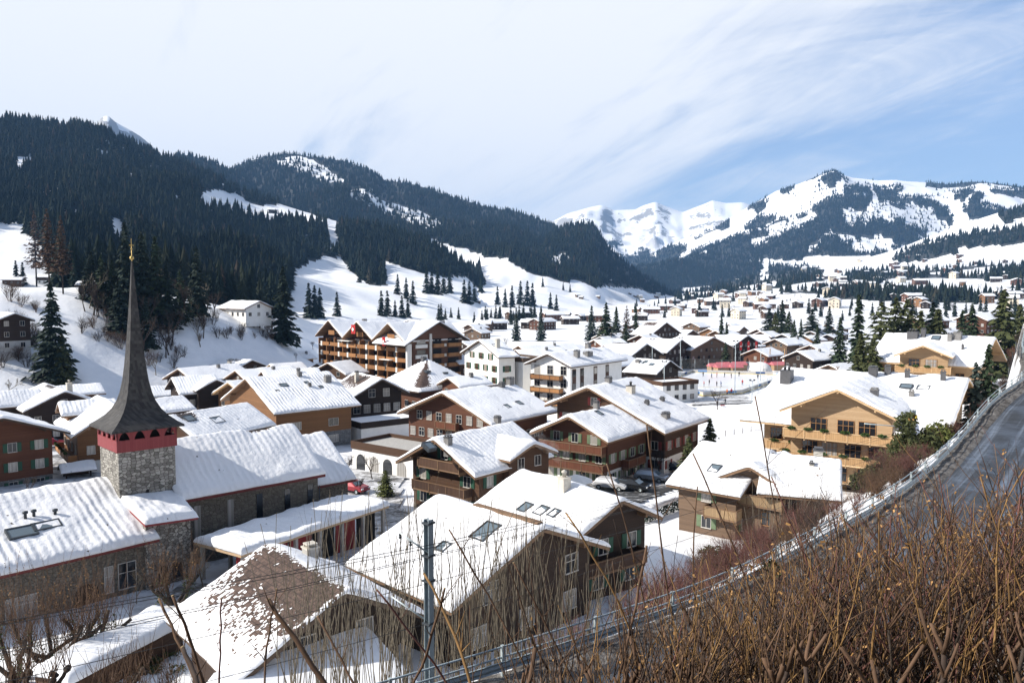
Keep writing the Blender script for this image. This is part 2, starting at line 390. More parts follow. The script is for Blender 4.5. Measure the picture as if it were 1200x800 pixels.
# ---------------------------------------------------------------- terrain
RAIL = np.array([(-46, 6, 15.6), (-32, 12, 16.0), (-20, 16, 16.3), (-9, 21.2, 16.6), (0, 26.8, 16.7), (8.55, 33, 16.7), (16, 40.7, 16.7), (23.4, 48.6, 16.7), (29.9, 56.6, 16.7), (35.8, 64, 17.0),
                 (40.6, 70, 17.5), (43.5, 73.4, 18.2), (46.3, 76.4, 18.9), (50.4, 80.6, 19.6), (54.7, 84.5, 20.2), (60.5, 93, 21.0), (67, 104.5, 22.0), (78, 121, 23.0), (94, 145, 24.5), (125, 185, 28)], float)
def smooth(t): t = np.clip(t, 0, 1); return t * t * (3 - 2 * t)
def rail_field(x, y):                       # signed distance to the road's outer edge (+ on the uphill side) and the road height there
    x = np.asarray(x, float); y = np.asarray(y, float)
    best = np.full(x.shape, 1e9); sg = np.zeros(x.shape); zz = np.zeros(x.shape)
    for a, b in zip(RAIL[:-1], RAIL[1:]):
        d = b[:2] - a[:2]; L2 = d @ d
        t = np.clip(((x - a[0]) * d[0] + (y - a[1]) * d[1]) / L2, 0, 1)
        qx = a[0] + t * d[0]; qy = a[1] + t * d[1]; D = np.hypot(x - qx, y - qy)
        cr = (x - a[0]) * d[1] - (y - a[1]) * d[0]
        up = D < best; best = np.where(up, D, best); sg = np.where(up, np.sign(cr), sg); zz = np.where(up, a[2] + t * (b[2] - a[2]), zz)
    return best * sg, zz
def valley(x, y):
    z = np.clip(5.5 - (y - 70) * .038, 0, 6.5)
    z = z + np.clip((x - 46) * .2, 0, 9) * smooth((y - 115) / 35) * (1 - smooth((y - 172) / 40))
    return z
def tab(L): return np.array(sorted(L), float)
def az_of(X): return np.arctan((np.asarray(X, float) - 600) / F)       # azimuth of a column (pitch is small)
def sil(L):                                  # skyline: columns/rows -> azimuth, elevation
    a = []
    for X, Y in sorted(L):
        x, dy, dz = ray(X, Y); a.append((math.atan2(x, dy), dz / math.hypot(x, dy)))
    return np.array(a)
def mountain(az, r, skyline, rc, rf, pw=1.0, rough=0., seed=0, back=.45, scale=.004, lower=0):
    S = sil([(X_, Y_ + lower) for X_, Y_ in skyline]); el = np.interp(az, S[:, 0], S[:, 1])
    RC = np.interp(az, az_of([p[0] for p in rc]), [p[1] for p in rc]); RF = np.interp(az, az_of([p[0] for p in rf]), [p[1] for p in rf])
    zc = CZ + RC * el; t_ = (r - RF) / (RC - RF)
    x = r * np.sin(az); y = r * np.cos(az)
    n = (fbm(x * scale, y * scale, 5, seed) - .5)
    env = np.clip(t_ * 4, 0, 1) * np.clip((1 - t_) * 6, 0, 1)
    z = zc * np.where(t_ > 0, np.abs(t_) ** pw, 0) + rough * n * env
    z = np.where(t_ > 1, zc - (r - RC) * back, z)
    lo = S[0, 0] - .02; hi = S[-1, 0] + .02
    ok = (t_ > 0) & (az > lo) & (az < hi)
    edge = np.clip((az - lo) / .02, 0, 1) * np.clip((hi - az) / .02, 0, 1)
    return np.where(ok, z * edge - 8 * (1 - edge), -50)
SK1 = [(-260, 120), (-100, 118), (0, 133), (15, 132), (50, 137), (90, 139), (115, 144), (145, 157), (175, 169), (190, 175), (220, 186), (240, 196), (260, 206), (280, 216), (315, 227), (350, 238), (400, 252), (450, 264), (500, 275), (530, 293), (550, 308), (560, 332), (590, 352), (640, 380)]
SK1c = [(150, 190), (195, 177), (206, 174), (222, 174), (245, 181), (270, 190), (300, 210), (330, 250)]
SK2 = [(200, 240), (250, 205), (276, 190), (300, 180), (320, 176), (340, 175), (370, 178), (400, 183), (430, 191), (452, 207), (480, 209), (500, 215), (540, 228), (580, 239), (600, 241), (640, 254), (680, 276), (760, 344), (800, 365)]
SK2b = [(560, 300), (600, 290), (640, 272), (662, 259), (675, 256), (690, 255), (700, 260), (712, 282), (735, 304), (762, 322), (790, 344), (815, 356), (840, 362)]
SKp = [(90, 200), (112, 152), (117, 139), (126, 135), (135, 143), (150, 151), (165, 160), (178, 171), (200, 200)]
SK3 = [(690, 325), (735, 306), (760, 297), (800, 277), (840, 262), (870, 244), (890, 233), (910, 220), (935, 213), (955, 205), (966, 200), (976, 199), (985, 202), (1000, 206), (1030, 208), (1050, 207), (1080, 210), (1110, 214), (1140, 210), (1170, 212), (1200, 218), (1260, 225), (1400, 245)]
SK4 = [(560, 300), (620, 275), (650, 258), (665, 250), (690, 243), (705, 240), (720, 246), (745, 245), (755, 240), (768, 236), (785, 243), (800, 248), (820, 240), (835, 234), (850, 237), (870, 236), (900, 246), (960, 270)]
SK5 = [(985, 312), (1010, 303), (1050, 292), (1080, 280), (1120, 265), (1150, 255), (1175, 247), (1200, 242), (1260, 232), (1400, 215)]
MLIST = []
def base_height(x, y):
    x = np.asarray(x, float); y = np.asarray(y, float); r = np.hypot(x, y); az = np.arctan2(x, y)
    X = 600 + F * np.tan(np.clip(az, -1.1, 1.1))
    z = valley(x, y)
    # the valley floor climbs towards the far right
    Zr = np.interp(X, [700, 760, 820, 880, 950, 1100, 1200, 1500], [-4, 4, 35, 85, 125, 165, 185, 200])
    t_ = np.clip((r - 750) / 2700, 0, 1.15)
    z = z + Zr * t_ ** 1.25 + np.where(r > 800, (fbm(x * .006, y * .006, 4, 3) - .5) * np.clip(t_ * 40, 0, 16), 0)
    # terrace on the left with its bank
    TH = np.interp(X, [-400, 150, 215, 290, 335, 372, 405], [31, 30.5, 26.5, 20.5, 12.5, 4, 0])
    rf = np.interp(X, [-400, 0, 100, 250, 400], [205, 205, 208, 225, 240])
    bank = TH * smooth((r - rf) / 68) + (fbm(x * .05, y * .05, 3, 9) - .5) * 3.0 * smooth((r - rf) / 40) * (TH > 1)
    m = [z + np.where(az < .5, bank, 0)]
    A = (az, r)
    m.append(mountain(*A, SK1, [(-260, 2100), (0, 2000), (300, 1900), (420, 1750), (560, 1500), (640, 1400)], [(-260, 430), (0, 430), (280, 520), (400, 590), (500, 690), (560, 800), (640, 900)], 1.12, 95, 11, lower=8))
    m.append(mountain(*A, SK1c, [(150, 2900), (330, 2900)], [(150, 1500), (330, 1500)], 1, 30, 12, lower=7))
    m.append(mountain(*A, SK2, [(200, 3500), (480, 3300), (760, 3000)], [(200, 1200), (450, 950), (600, 960), (700, 1150), (760, 1800)], 1.45, 120, 13, lower=5))
    m.append(mountain(*A, SK2b, [(560, 2300), (690, 2500), (840, 2900)], [(560, 1300), (640, 1250), (720, 1700), (840, 2500)], 1.15, 60, 14, lower=6))
    m.append(mountain(*A, SKp, [(90, 4200), (200, 4200)], [(90, 3000), (200, 3000)], 1, 160, 15, scale=.006))
    m.append(mountain(*A, SK3, [(690, 5600), (980, 5400), (1400, 5600)], [(690, 3300), (1400, 3350)], 1.05, 330, 16, scale=.0016, lower=2))
    ridged = (.5 - np.abs(fbm(x * .0022, y * .0022, 5, 61) - .5)) * 2
    m.append(mountain(*A, SK4, [(560, 7400), (960, 7400)], [(560, 5000), (960, 5300)], 1, 300, 17, scale=.0016) + np.where(r > 5600, (ridged - .8) * 210 * np.clip((7400 - r) / 700, 0, 1), 0))
    m.append(mountain(*A, SK5, [(985, 3000), (1200, 3000), (1400, 3000)], [(985, 2500), (1200, 2150), (1400, 2100)], 1, 50, 18))
    z = m[0]
    for q in m[1:]: z = np.maximum(z, q)
    return z
def height(x, y):
    z = base_height(x, y)
    s, zr = rail_field(x, y)
    slope = .74 + 4.5 * smooth((np.asarray(y, float) - 68) / 14)
    out = zr - np.clip(-s - .6, 0, 100) * slope
    ins = zr + np.clip(s - 8.2, 0, 400) * .8
    lim = CZ - 1.75 + np.clip(-np.asarray(y, float) * .35, -3, 0) + np.clip((-np.asarray(y, float) - 4) * .8, 0, 130) + np.clip(np.asarray(x, float) - 12, 0, 300) * .25  # rise behind the camera is unseen, steepened to block sky light
    ins = np.minimum(ins, np.maximum(lim, zr))
    near = np.hypot(x, y) < 240
    ins = np.where((s > -.3) & (s < 9.0), zr - .28, ins)
    h = np.where(s > -.3, ins, out)
    fade = np.clip(1 - (np.asarray(y, float) - 150) / 60, 0, 1)
    return np.where(near, np.maximum(z, np.where(s > -.3, h * fade, np.maximum(out, z) * fade)), z)
def hz(x, y): return float(height(np.array([x], float), np.array([y], float))[0])

def inpoly(px, py, poly):
    px = np.asarray(px); py = np.asarray(py); c = np.zeros(px.shape, bool); n = len(poly)
    for i in range(n):
        x1, y1 = poly[i]; x2, y2 = poly[i - 1]
        if y1 == y2: continue
        c ^= ((y1 > py) != (y2 > py)) & (px < (x2 - x1) * (py - y1) / (y2 - y1) + x1)
    return c
# woods and clearings of the hillsides (which ground is wooded; the trees themselves are planted below)
W1 = [(-80, 60), (190, 60), (330, 190), (560, 240), (566, 345), (548, 326), (500, 322), (470, 312), (452, 306), (452, 333), (430, 332), (412, 318), (398, 301), (377, 299), (342, 320), (330, 372), (150, 372), (60, 332), (56, 306), (48, 284), (22, 268), (-80, 262)]
C1 = [[(230, 243), (238, 225), (256, 223), (276, 232), (300, 241), (332, 239), (362, 249), (381, 259), (368, 264), (345, 260), (330, 259), (316, 267), (300, 258), (270, 250), (242, 250)],
      [(122, 256), (142, 258), (152, 285), (158, 308), (146, 312), (132, 296)], [(383, 256), (393, 256), (398, 285), (393, 300), (384, 290)], [(18, 185), (40, 184), (38, 200), (20, 208)], [(205, 228), (214, 238), (208, 242), (200, 232)], [(160, 214), (166, 214), (168, 232), (161, 226)]]
W2 = [(120, 150), (800, 150), (800, 349), (762, 344), (735, 334), (716, 330), (700, 322), (684, 330), (660, 331), (638, 325), (616, 318), (596, 306), (566, 300), (545, 293), (528, 288), (508, 281), (440, 285), (300, 262), (120, 215)]
C2 = [[(318, 190), (345, 180), (372, 190), (402, 210), (404, 217), (380, 214), (350, 202), (335, 196)], [(408, 222), (438, 222), (452, 238), (490, 246), (522, 262), (500, 268), (450, 250), (414, 236)], [(640, 300), (664, 296), (668, 308), (650, 312)]]
W3 = [[(976, 193), (993, 203), (980, 221), (1004, 221), (1046, 221), (1056, 235), (1084, 233), (1105, 242), (1118, 258), (1095, 274), (1053, 292), (1032, 306), (990, 303), (902, 306), (843, 306), (800, 310), (735, 322), (700, 326), (735, 303), (772, 290), (832, 288), (878, 284), (880, 264), (895, 256), (927, 249), (944, 228), (960, 212), (964, 198)],
      [(1065, 226), (1102, 208), (1130, 206), (1200, 216), (1230, 235), (1168, 230), (1151, 222), (1127, 236), (1095, 229)], [(874, 235), (899, 231), (898, 250), (878, 247)], [(913, 214), (931, 213), (928, 229), (915, 228)], [(786, 266), (805, 266), (801, 278), (789, 278)], [(1136, 230), (1152, 228), (1150, 240), (1138, 240)], [(1010, 203), (1040, 204), (1036, 209), (1014, 209)], [(706, 290), (726, 275), (738, 281), (730, 292)], [(840, 262), (858, 256), (856, 268), (842, 272)]]
W6 = [[(640, 322), (735, 312), (780, 303), (895, 306), (890, 330), (850, 338), (790, 341), (740, 338), (700, 338)], [(899, 310), (962, 313), (962, 326), (920, 336), (899, 323)], [(990, 317), (1039, 314), (1039, 327), (1018, 336), (990, 330)], [(1057, 312), (1070, 312), (1069, 327), (1058, 327)], [(1140, 322), (1200, 312), (1230, 312), (1230, 324), (1160, 332)], [(865, 352), (1000, 350), (1010, 358), (870, 362)]]
C3 = [[(985, 246), (1022, 243), (1018, 262), (992, 264)], [(922, 262), (950, 248), (962, 255), (935, 272)], [(880, 284), (905, 272), (900, 284), (885, 292)], [(1060, 240), (1075, 244), (1068, 262)], [(1020, 222), (1026, 222), (1030, 250), (1024, 246)], [(946, 285), (962, 282), (958, 296), (944, 298)]]
W5 = [[(1044, 304), (1062, 294), (1090, 286), (1125, 276), (1160, 272), (1200, 266), (1260, 262), (1260, 288), (1190, 286), (1130, 292), (1095, 302), (1055, 308)], [(1168, 252), (1182, 240), (1260, 232), (1260, 250), (1200, 256), (1175, 262)]]
def wood_density(x, y, z):
    X, Y = project(x, y, z); r = np.hypot(x, y)
    j = (fbm(x * .012, y * .012, 3, 21) - .5) * 14 * np.clip(900 / np.maximum(r, 1), .35, 1.2)
    Xj = X + j; Yj = Y + j * .6
    d = np.zeros(X.shape)
    az = np.arctan2(x, y)
    m1 = r < np.interp(X, [-260, 300, 560, 640], [2250, 2100, 1700, 1300])
    w1 = inpoly(Xj, Yj, W1) & m1 & (r > 380)
    for c in C1: w1 &= ~inpoly(Xj * .6 + X * .4, Yj * .6 + Y * .4, c)
    gap = fbm(x * .018, y * .018, 3, 71); d = np.where(w1, np.where(gap < .30, .18, np.where(gap < .36, .6, 1.)), d)
    m2 = (r > 900) & (r < 3700) & ~m1
    w2 = inpoly(X + j * .5, Y + j * .4, W2) & m2
    dens = np.ones(X.shape)
    for k, c in enumerate(C2): dens = np.where(inpoly(Xj, Yj, c), np.where(fbm(x * .03, y * .03, 3, 5) > .5, .55, .06), dens)
    d = np.where(w2, dens, d)
    far = (r > 3250) & (r < 6200)
    n3 = fbm(x * .0042, y * .0042, 5, 33)
    for k, p in enumerate(W3):
        w = inpoly(X + (n3 - .5) * 26, Y + (n3 - .5) * 22, p) & far
        v = np.where(n3 > (.41 if k == 0 else .44), 1., .10)
        for c in C3: v = np.where(inpoly(X + (n3 - .5) * 20, Y + (n3 - .5) * 16, c), .12, v)
        d = np.where(w, np.maximum(d, v), d)
    for p in W5: d = np.where(inpoly(Xj, Yj, p) & (r > 1900) & (r < 3300), 1., d)
    for p in W6: d = np.where(inpoly(X + (n3 - .5) * 16, Y + (n3 - .5) * 10, p) & (r > 1500) & (r < 5000), np.maximum(d, .85), d)
    # scattered copses on the rising floor and high pastures
    n6 = fbm(x * .0075, y * .0055, 4, 41)
    d = np.where((r > 1100) & (r < 3200) & (X > 790) & (Y > 297) & (n6 > .605), np.maximum(d, .75), d)
    d = np.where(far & (X > 800) & (Y < 300) & (n3 > .66), np.maximum(d, .8), d)
    return d

def build_terrain():
    a1 = np.radians(np.arange(-50, 50.01, .16)); a2 = np.radians(np.arange(54, 306.1, 6)); az = np.concatenate([a1, a2])
    rr = np.concatenate([np.geomspace(1.2, 160, 190), np.geomspace(160, 900, 120)[1:], np.geomspace(900, 9600, 190)[1:]])
    A, Rr = np.meshgrid(az, rr); x = Rr * np.sin(A); y = Rr * np.cos(A)
    z = height(x, y)
    # behind the camera the unseen hill, steepened to block sky light, levels off
    z = np.where((np.abs((A + math.pi) % (2 * math.pi) - math.pi) > R(53)) & (Rr > 300), np.minimum(z, 160), z)
    lump = (fbm(x * .35, y * .35, 4, 50) - .5) * .35 * np.clip(Rr / 20, 0, 1) * (Rr < 400)
    s, zr = rail_field(x, y); lump = np.where((s > -1.5) & (s < 9.5), 0, lump)
    zt = z + lump
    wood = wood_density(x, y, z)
    wood = np.where((y < -14) & (Rr < 400), 1., wood)  # unseen slope behind the camera, coloured dark to cut sky light on walls
    dirt = np.where((s > -1.3 + 1.5 * fbm(x * .4, y * .4, 3, 81)) & ((s < 9.0) | (Rr < 42)) & (Rr < 200), 1., 0.)
    n = len(az); m = len(rr)
    idx = np.arange(n * m).reshape(m, n)
    q = np.stack([idx[:-1, :], np.roll(idx, -1, 1)[:-1, :], np.roll(idx, -1, 1)[1:, :], idx[1:, :]], -1).reshape(-1, 4)
    V = np.stack([x, y, zt], -1).reshape(-1, 3)
    rock = np.clip((Rr - np.where(x < 0, 3000, 5300)) / 500, 0, 1) * np.clip((zt - 250) / 250, 0, 1)
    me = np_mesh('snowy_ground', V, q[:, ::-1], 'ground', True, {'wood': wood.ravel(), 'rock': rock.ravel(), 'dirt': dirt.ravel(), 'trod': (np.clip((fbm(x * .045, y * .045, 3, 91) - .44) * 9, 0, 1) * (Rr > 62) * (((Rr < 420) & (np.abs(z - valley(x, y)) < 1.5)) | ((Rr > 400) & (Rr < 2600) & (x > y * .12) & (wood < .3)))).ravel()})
    c0 = np_mesh('cap', np.concatenate([[[0, 0, hz(0, 0) - .02]], V[:n]]), np.stack([np.zeros(n, int), 1 + np.arange(n), 1 + (np.arange(n) + 1) % n], -1)[:, ::-1], 'ground')
    bpy.data.meshes.remove(c0)
    structure('snowy_ground', me)
    return az[:len(a1)], rr, x[:, :len(a1)], y[:, :len(a1)], z[:, :len(a1)], wood[:, :len(a1)]
t = NT('ground'); co = t.coord('Object'); n1 = t.noise(co, .35, 6, .6); n2 = t.noise(co, .02, 6, .65)
snow = t.mix(t.rmap(n1, .3, .7), (.75, .77, .80), (.83, .84, .86))
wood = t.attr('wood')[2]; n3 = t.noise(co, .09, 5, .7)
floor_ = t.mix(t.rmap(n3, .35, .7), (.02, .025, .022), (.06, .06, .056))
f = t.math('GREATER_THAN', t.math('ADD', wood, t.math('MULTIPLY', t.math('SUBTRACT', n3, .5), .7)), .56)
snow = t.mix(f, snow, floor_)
rk = t.attr('rock')[2]; geo = t.n.new('ShaderNodeNewGeometry'); nz = t.sep(geo.outputs['Normal'])[2]
n4 = t.noise(co, .014, 9, .75)
fr_ = t.math('MULTIPLY', rk, t.math('LESS_THAN', t.math('ADD', nz, t.math('MULTIPLY', n4, .6)), 1.14))
snow = t.mix(t.math('MULTIPLY', fr_, .75), snow, (.13, .125, .125))
tr_ = t.attr('trod')[2]; n5 = t.noise(co, .6, 6, .7)
snow = t.mix(t.math('MULTIPLY', t.math('MULTIPLY', tr_, t.rmap(n5, .42, .62)), .75), snow, (.34, .33, .335))
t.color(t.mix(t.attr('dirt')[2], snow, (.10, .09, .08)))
t.bump(t.math('ADD', n1, t.math('MULTIPLY', n2, 3)), .3, .6); t.set(rough=.6, spec=.2)

AZ, RR, GX, GY, GZ, GW = build_terrain()

# ---------------------------------------------------------------- woods on the hillsides
def conifer_lod(tiers, sides, seed, jag=.28):
    r_ = np.random.default_rng(seed); V = []; Fc = []
    for i in range(tiers):
        z0 = .04 + .80 * i / tiers; z1 = min(1.0, z0 + 1.45 / tiers); rad = .215 * (1 - i / tiers) ** .85 + .02
        o = len(V); V.append((0, 0, z1 if i < tiers - 1 else 1.0))
        for j in range(sides * 2):
            a = 2 * math.pi * (j + .5 * (i % 2)) / (sides * 2) + r_.uniform(-.1, .1); k = rad * (1 + r_.uniform(-jag, jag)) * (1 if j % 2 else .62)
            V.append((k * math.cos(a), k * math.sin(a), z0 + r_.uniform(-.03, .03) - (.02 if j % 2 else -.02)))
        for j in range(sides * 2): Fc.append((o, o + 1 + j, o + 1 + (j + 1) % (sides * 2)))
    return np.array(V), np.array(Fc)
t = NT('forest'); ti = t.attr('tint')[2]; n = t.noise(t.coord(), .25, 3)
g = t.ramp(ti, [(0, (.009, .016, .013)), (.5, (.016, .025, .017)), (.8, (.030, .034, .020)), (1, (.062, .046, .034))])
t.color(t.mix(t.math('MULTIPLY', n, .5), g, (.007, .012, .010))); t.set(rough=.9, spec=.1)
def plant(name, sel, count, hmin, hmax, variants, seed, label, w=1.0, mind=0):
    r_ = np.random.default_rng(seed)
    X, Y = project(GX, GY, GZ)
    dx = np.abs(np.gradient(X, axis=1)); dy = np.abs(np.gradient(Y, axis=0))
    # ground area seen per grid cell, mixed with true area so that hidden ground is wooded too
    seen = dx * np.maximum(-np.gradient(Y, axis=0), 0) + .12 * dx * dy
    p = np.where(sel, seen * np.clip(GW, 0, 1), 0).ravel(); p /= p.sum()
    k = r_.choice(len(p), count, p=p); i, j = np.unravel_index(k, GX.shape)
    i2 = np.minimum(i + 1, GX.shape[0] - 1); f = r_.random(count); g_ = r_.uniform(-.5, .5, count)
    r0 = RR[i] * (1 - f) + RR[i2] * f; az = AZ[j] + g_ * (AZ[1] - AZ[0])
    x = r0 * np.sin(az); y = r0 * np.cos(az); z = height(x, y)
    clump = fbm(x * .02, y * .02, 3, seed + 3)
    h = (hmin + (hmax - hmin) * (.55 * r_.random(count) + .45 * clump)) * (.6 + .65 * r_.random(count))
    tint = np.clip(.12 + .55 * clump + r_.normal(0, .22, count) + (r_.random(count) > .96) * .4, 0, 1)
    Vs = []; Fs = []; Ts = []; o = 0; vi = r_.integers(0, len(variants), count)
    for q, (V, Fc) in enumerate(variants):
        m = np.where(vi == q)[0]; a = r_.uniform(0, 6.28, len(m)); c, s = np.cos(a), np.sin(a); hh = h[m]; ww = hh * w * r_.uniform(.8, 1.25, len(m))
        vx = (V[None, :, 0] * c[:, None] - V[None, :, 1] * s[:, None]) * ww[:, None] + x[m][:, None]
        vy = (V[None, :, 0] * s[:, None] + V[None, :, 1] * c[:, None]) * ww[:, None] + y[m][:, None]
        vz = V[None, :, 2] * hh[:, None] + z[m][:, None] - .3
        Vs.append(np.stack([vx, vy, vz], -1).reshape(-1, 3)); Fs.append((Fc[None] + (np.arange(len(m)) * len(V))[:, None, None]).reshape(-1, 3) + o); o += len(m) * len(V)
        Ts.append(np.repeat(tint[m], len(V)))
    me = np_mesh(name, np.concatenate(Vs), np.concatenate(Fs), 'forest', False, {'tint': np.concatenate(Ts)})
    return tag(obj(name, me), label, 'forest', kind='stuff')
_r = np.hypot(GX, GY); _X, _Y = project(GX, GY, GZ)
_m1 = _r < np.interp(_X, [-260, 300, 560, 640], [2250, 2100, 1700, 1300])
V0 = [conifer_lod(10, 8, s, .45) for s in range(5)]; V1 = [conifer_lod(6, 6, s, .38) for s in range(4)]; V2 = [conifer_lod(4, 5, s) for s in range(3)]; V3 = [conifer_lod(3, 4, s) for s in range(3)]
plant('lower_hillside_forest', _m1 & (_r < 950) & (_X > -90) & (_X < 640), 3400, 14, 28, V0, 7, 'nearest spruce forest at the lower edge of the left hillside')
plant('near_hillside_forest', _m1 & (_r >= 900) & (_X > -90) & (_X < 640), 10500, 13, 24, V1, 1, 'dark spruce forest covering the steep near hillside on the left')
plant('middle_hill_forest', ~_m1 & (_r < 3900) & (_X < 850) & (_X > 150), 15500, 13, 21, V2, 2, 'dark forest on the rounded middle hill and its rocky knob')
plant('far_mountain_forest', (_r > 3250) & (_X > 640) & (_X < 1260), 15000, 13, 21, V3, 3, 'bluish forest on the lower face of the far right mountain')
plant('valley_side_copses', (_r < 3250) & (_X >= 770) & (_X < 1260), 2600, 13, 22, V3, 4, 'scattered dark copses on the far snowy valley side', 1.0)

# ---------------------------------------------------------------- air
def build_haze():
    t = NT('haze'); t.n.remove(t.b); v = t.n.new('ShaderNodeVolumePrincipled'); v.inputs['Density'].default_value = 6.8e-5; v.inputs['Color'].default_value = (.28, .55, 1, 1); v.inputs['Anisotropy'].default_value = .0
    t.l.new(v.outputs[0], t.out.inputs['Volume'])
    b = MB(); b.box(-10000, 10000, -10000, 10000, -60, 1080, 'haze')
    tag(obj('haze', b), 'pale blue air between the village and the far mountains', 'haze', kind='stuff')
build_haze()
# ---------------------------------------------------------------- buildings
# frame of a house: ridge along local X (end 0 at -X, end 1 at +X), side A = -Y, side B = +Y
MESHCACHE = {}
def roof_z(y, w, wB, zr, pitch): return zr - abs(y) * pitch
def snow_mesh(L, wA, wB, zr, pitch, t0=.34, bare=(), seed=0, dens=1., mat='roof_snow_material', over=.10, nu=None, nv=None, holes=()):
    nu = nu or int(max(14, min(60, L * 2.2)) * dens); nv = nv or int(max(12, min(46, (wA + wB) * 1.7)) * dens)
    def edge(n, a, b, e):
        q = [a, a + .04 * e, a + .16 * e, a + .45 * e, a + e]; r_ = [b - e, b - .45 * e, b - .16 * e, b - .04 * e, b]
        return np.array(q + list(np.linspace(a + e, b - e, n + 2)[1:-1]) + r_)
    us = edge(nu, -L / 2 - over * .3, L / 2 + over * .3, .32); 
    ys = np.unique(np.round(np.concatenate([edge(nv, -wA - over, wB + over, .42), [-.25, -.1, 0, .1, .25]]), 4))
    U, Y = np.meshgrid(us, ys, indexing='ij')
    d = np.minimum.reduce([U - us[0], us[-1] - U, (Y - ys[0]) * 1.0, (ys[-1] - Y) * 1.0])
    e = .36; prof = np.sqrt(np.clip(1 - (1 - np.clip(d / e, 0, 1)) ** 2, 0, 1))
    n1 = fbm(U * .45 + seed * 7.3, Y * .45 + seed * 3.1, 4, seed) - .5; n2 = fbm(U * 1.6 + seed, Y * .9 - seed, 3, seed + 5) - .5
    th = t0 * (1 + 1.3 * n1 + .5 * n2) * prof
    base = zr - np.sqrt(Y * Y + .06) * pitch + .245 * pitch - .02
    B = np.zeros_like(U)
    for (u0, u1, y0, y1) in bare:
        s_ = .8; s2 = max(.8, (y1 - y0) * 1.15); s3 = max(.8, (u1 - u0) * .3)
        k = np.clip((U - u0) / s_ + .5, 0, 1) * np.clip((u1 - U) / s3 + .5, 0, 1) * np.clip((Y - y0) / (s_ if abs(y0) < 1 else s2) + .5, 0, 1) * np.clip((y1 - Y) / (s2 if y1 > .9 else s_) + .5, 0, 1)
        B = np.maximum(B, k)
    th = th * (1 - .93 * np.clip(B * 1.2, 0, 1))
    # the overhanging lip sags past the eave
    sag = np.where(d < e, (1 - prof) * .05, 0)
    wob = (fbm(U * .8 + 3 * seed, Y * .8, 2, seed + 9) - .5) * .16 * (d < .05)
    Z = base + th - sag + .004
    U2 = U + np.where((U <= us[0] + .001) | (U >= us[-1] - .001), wob, 0); Y2 = Y + np.where((Y <= ys[0] + .001) | (Y >= ys[-1] - .001), wob * .8, 0)
    n, m = U.shape; top = np.stack([U2, Y2, Z], -1).reshape(-1, 3)
    low = np.stack([U2 * .995, Y2 * .995, base - .03 - .02], -1).reshape(-1, 3)
    idx = np.arange(n * m).reshape(n, m)
    f = np.stack([idx[:-1, :-1], idx[1:, :-1], idx[1:, 1:], idx[:-1, 1:]], -1).reshape(-1, 4)
    ring = np.concatenate([idx[0, :], idx[1:, -1], idx[-1, -2::-1], idx[-2:0:-1, 0]]); rk = len(ring)
    V = np.concatenate([top, low[ring]]); o = n * m
    a = np.arange(rk); b = (a + 1) % rk
    sk = np.stack([ring[a], ring[b], o + b, o + a], -1)
    return np_mesh('snow', V, np.concatenate([f, sk]), mat, True, {'bare': np.concatenate([B.ravel(), np.zeros(rk)])})
def roof_mb(L, wA, wB, zr, pitch, fascia, th=.26, purlin=None, ov=1.0):
    b = MB(); zA, zB = zr - wA * pitch, zr - wB * pitch
    poly = [(-wA, zA), (0, zr), (wB, zB), (wB, zB - th), (0, zr - th), (-wA, zA - th)]
    # two slabs butted at the ridge
    b.prism([(-wA, zA), (0, zr), (0, zr - th), (-wA, zA - th)], 'x', -L / 2, L / 2, fascia)
    b.prism([(0, zr), (wB, zB), (wB, zB - th), (0, zr - th)], 'x', -L / 2, L / 2, fascia)
    if purlin:
        for fr in (-.62, 0, .62):
            w = wA if fr < 0 else wB; y = fr * w; z = zr - abs(y) * pitch - th
            for sgn in (-1, 1):
                x0 = sgn * (L / 2 - .12); x1 = sgn * (L / 2 - ov - .1)
                b.box(min(x0, x1), max(x0, x1), y - .11, y + .11, z - .28, z + .02, purlin)
    return b
def wall_mb(x0, x1, yA, yB, z0, zr, pitch, mat, sink=.12):
    b = MB(); zA = zr - yA * pitch - sink; zB = zr - yB * pitch - sink
    b.prism([(-yA, z0), (-yA, zA), (0, zr - sink), (yB, zB), (yB, z0)], 'x', x0, x1, mat); return b
def window_parts(w, h, frame, shutter, lod, key_extra=''):
    k = (round(w, 2), round(h, 2), frame, shutter, lod)
    if k in MESHCACHE: return MESHCACHE[k]
    f = MB(); d = .09; t_ = .05                     # local: x across, -y outwards, z up, origin at the sill centre on the wall
    f.box(-w / 2 - t_, w / 2 + t_, -d - .05, 0, -t_ - .03, 0, frame); f.box(-w / 2 - t_, w / 2 + t_, -d, 0, h, h + t_, frame)
    f.box(-w / 2 - t_, -w / 2, -d, 0, 0, h, frame); f.box(w / 2, w / 2 + t_, -d, 0, 0, h, frame)
    nm = max(1, int(round(w / .75)) - 1)
    for i in range(nm):
        x = -w / 2 + w * (i + 1) / (nm + 1); f.box(x - .025, x + .025, -d + .01, 0, 0, h, frame)
    if h > 1.2: f.box(-w / 2, w / 2, -d + .02, -.004, h * .62 - .025, h * .62 + .025, frame)
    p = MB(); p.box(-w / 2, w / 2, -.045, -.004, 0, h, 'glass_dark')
    s = None
    if shutter:
        s = MB(); sw = min(.62, w * .52)
        s.box(-sw / 2, sw / 2, -.07, -.012, -.02, h + .02, shutter); s.box(-sw / 2 + .08, sw / 2 - .08, -.09, -.07, .1, h - .1, shutter)
    r_ = (f.mesh('window'), p.mesh('pane'), s.mesh('shutter') if s else None, (w + min(.62, w * .52)) / 2 + t_ + .01)
    MESHCACHE[k] = r_; return r_
FACES = {'G0': -90, 'G1': 90, 'A': 0, 'B': 180}     # rotation of a wall piece whose outside is -Y
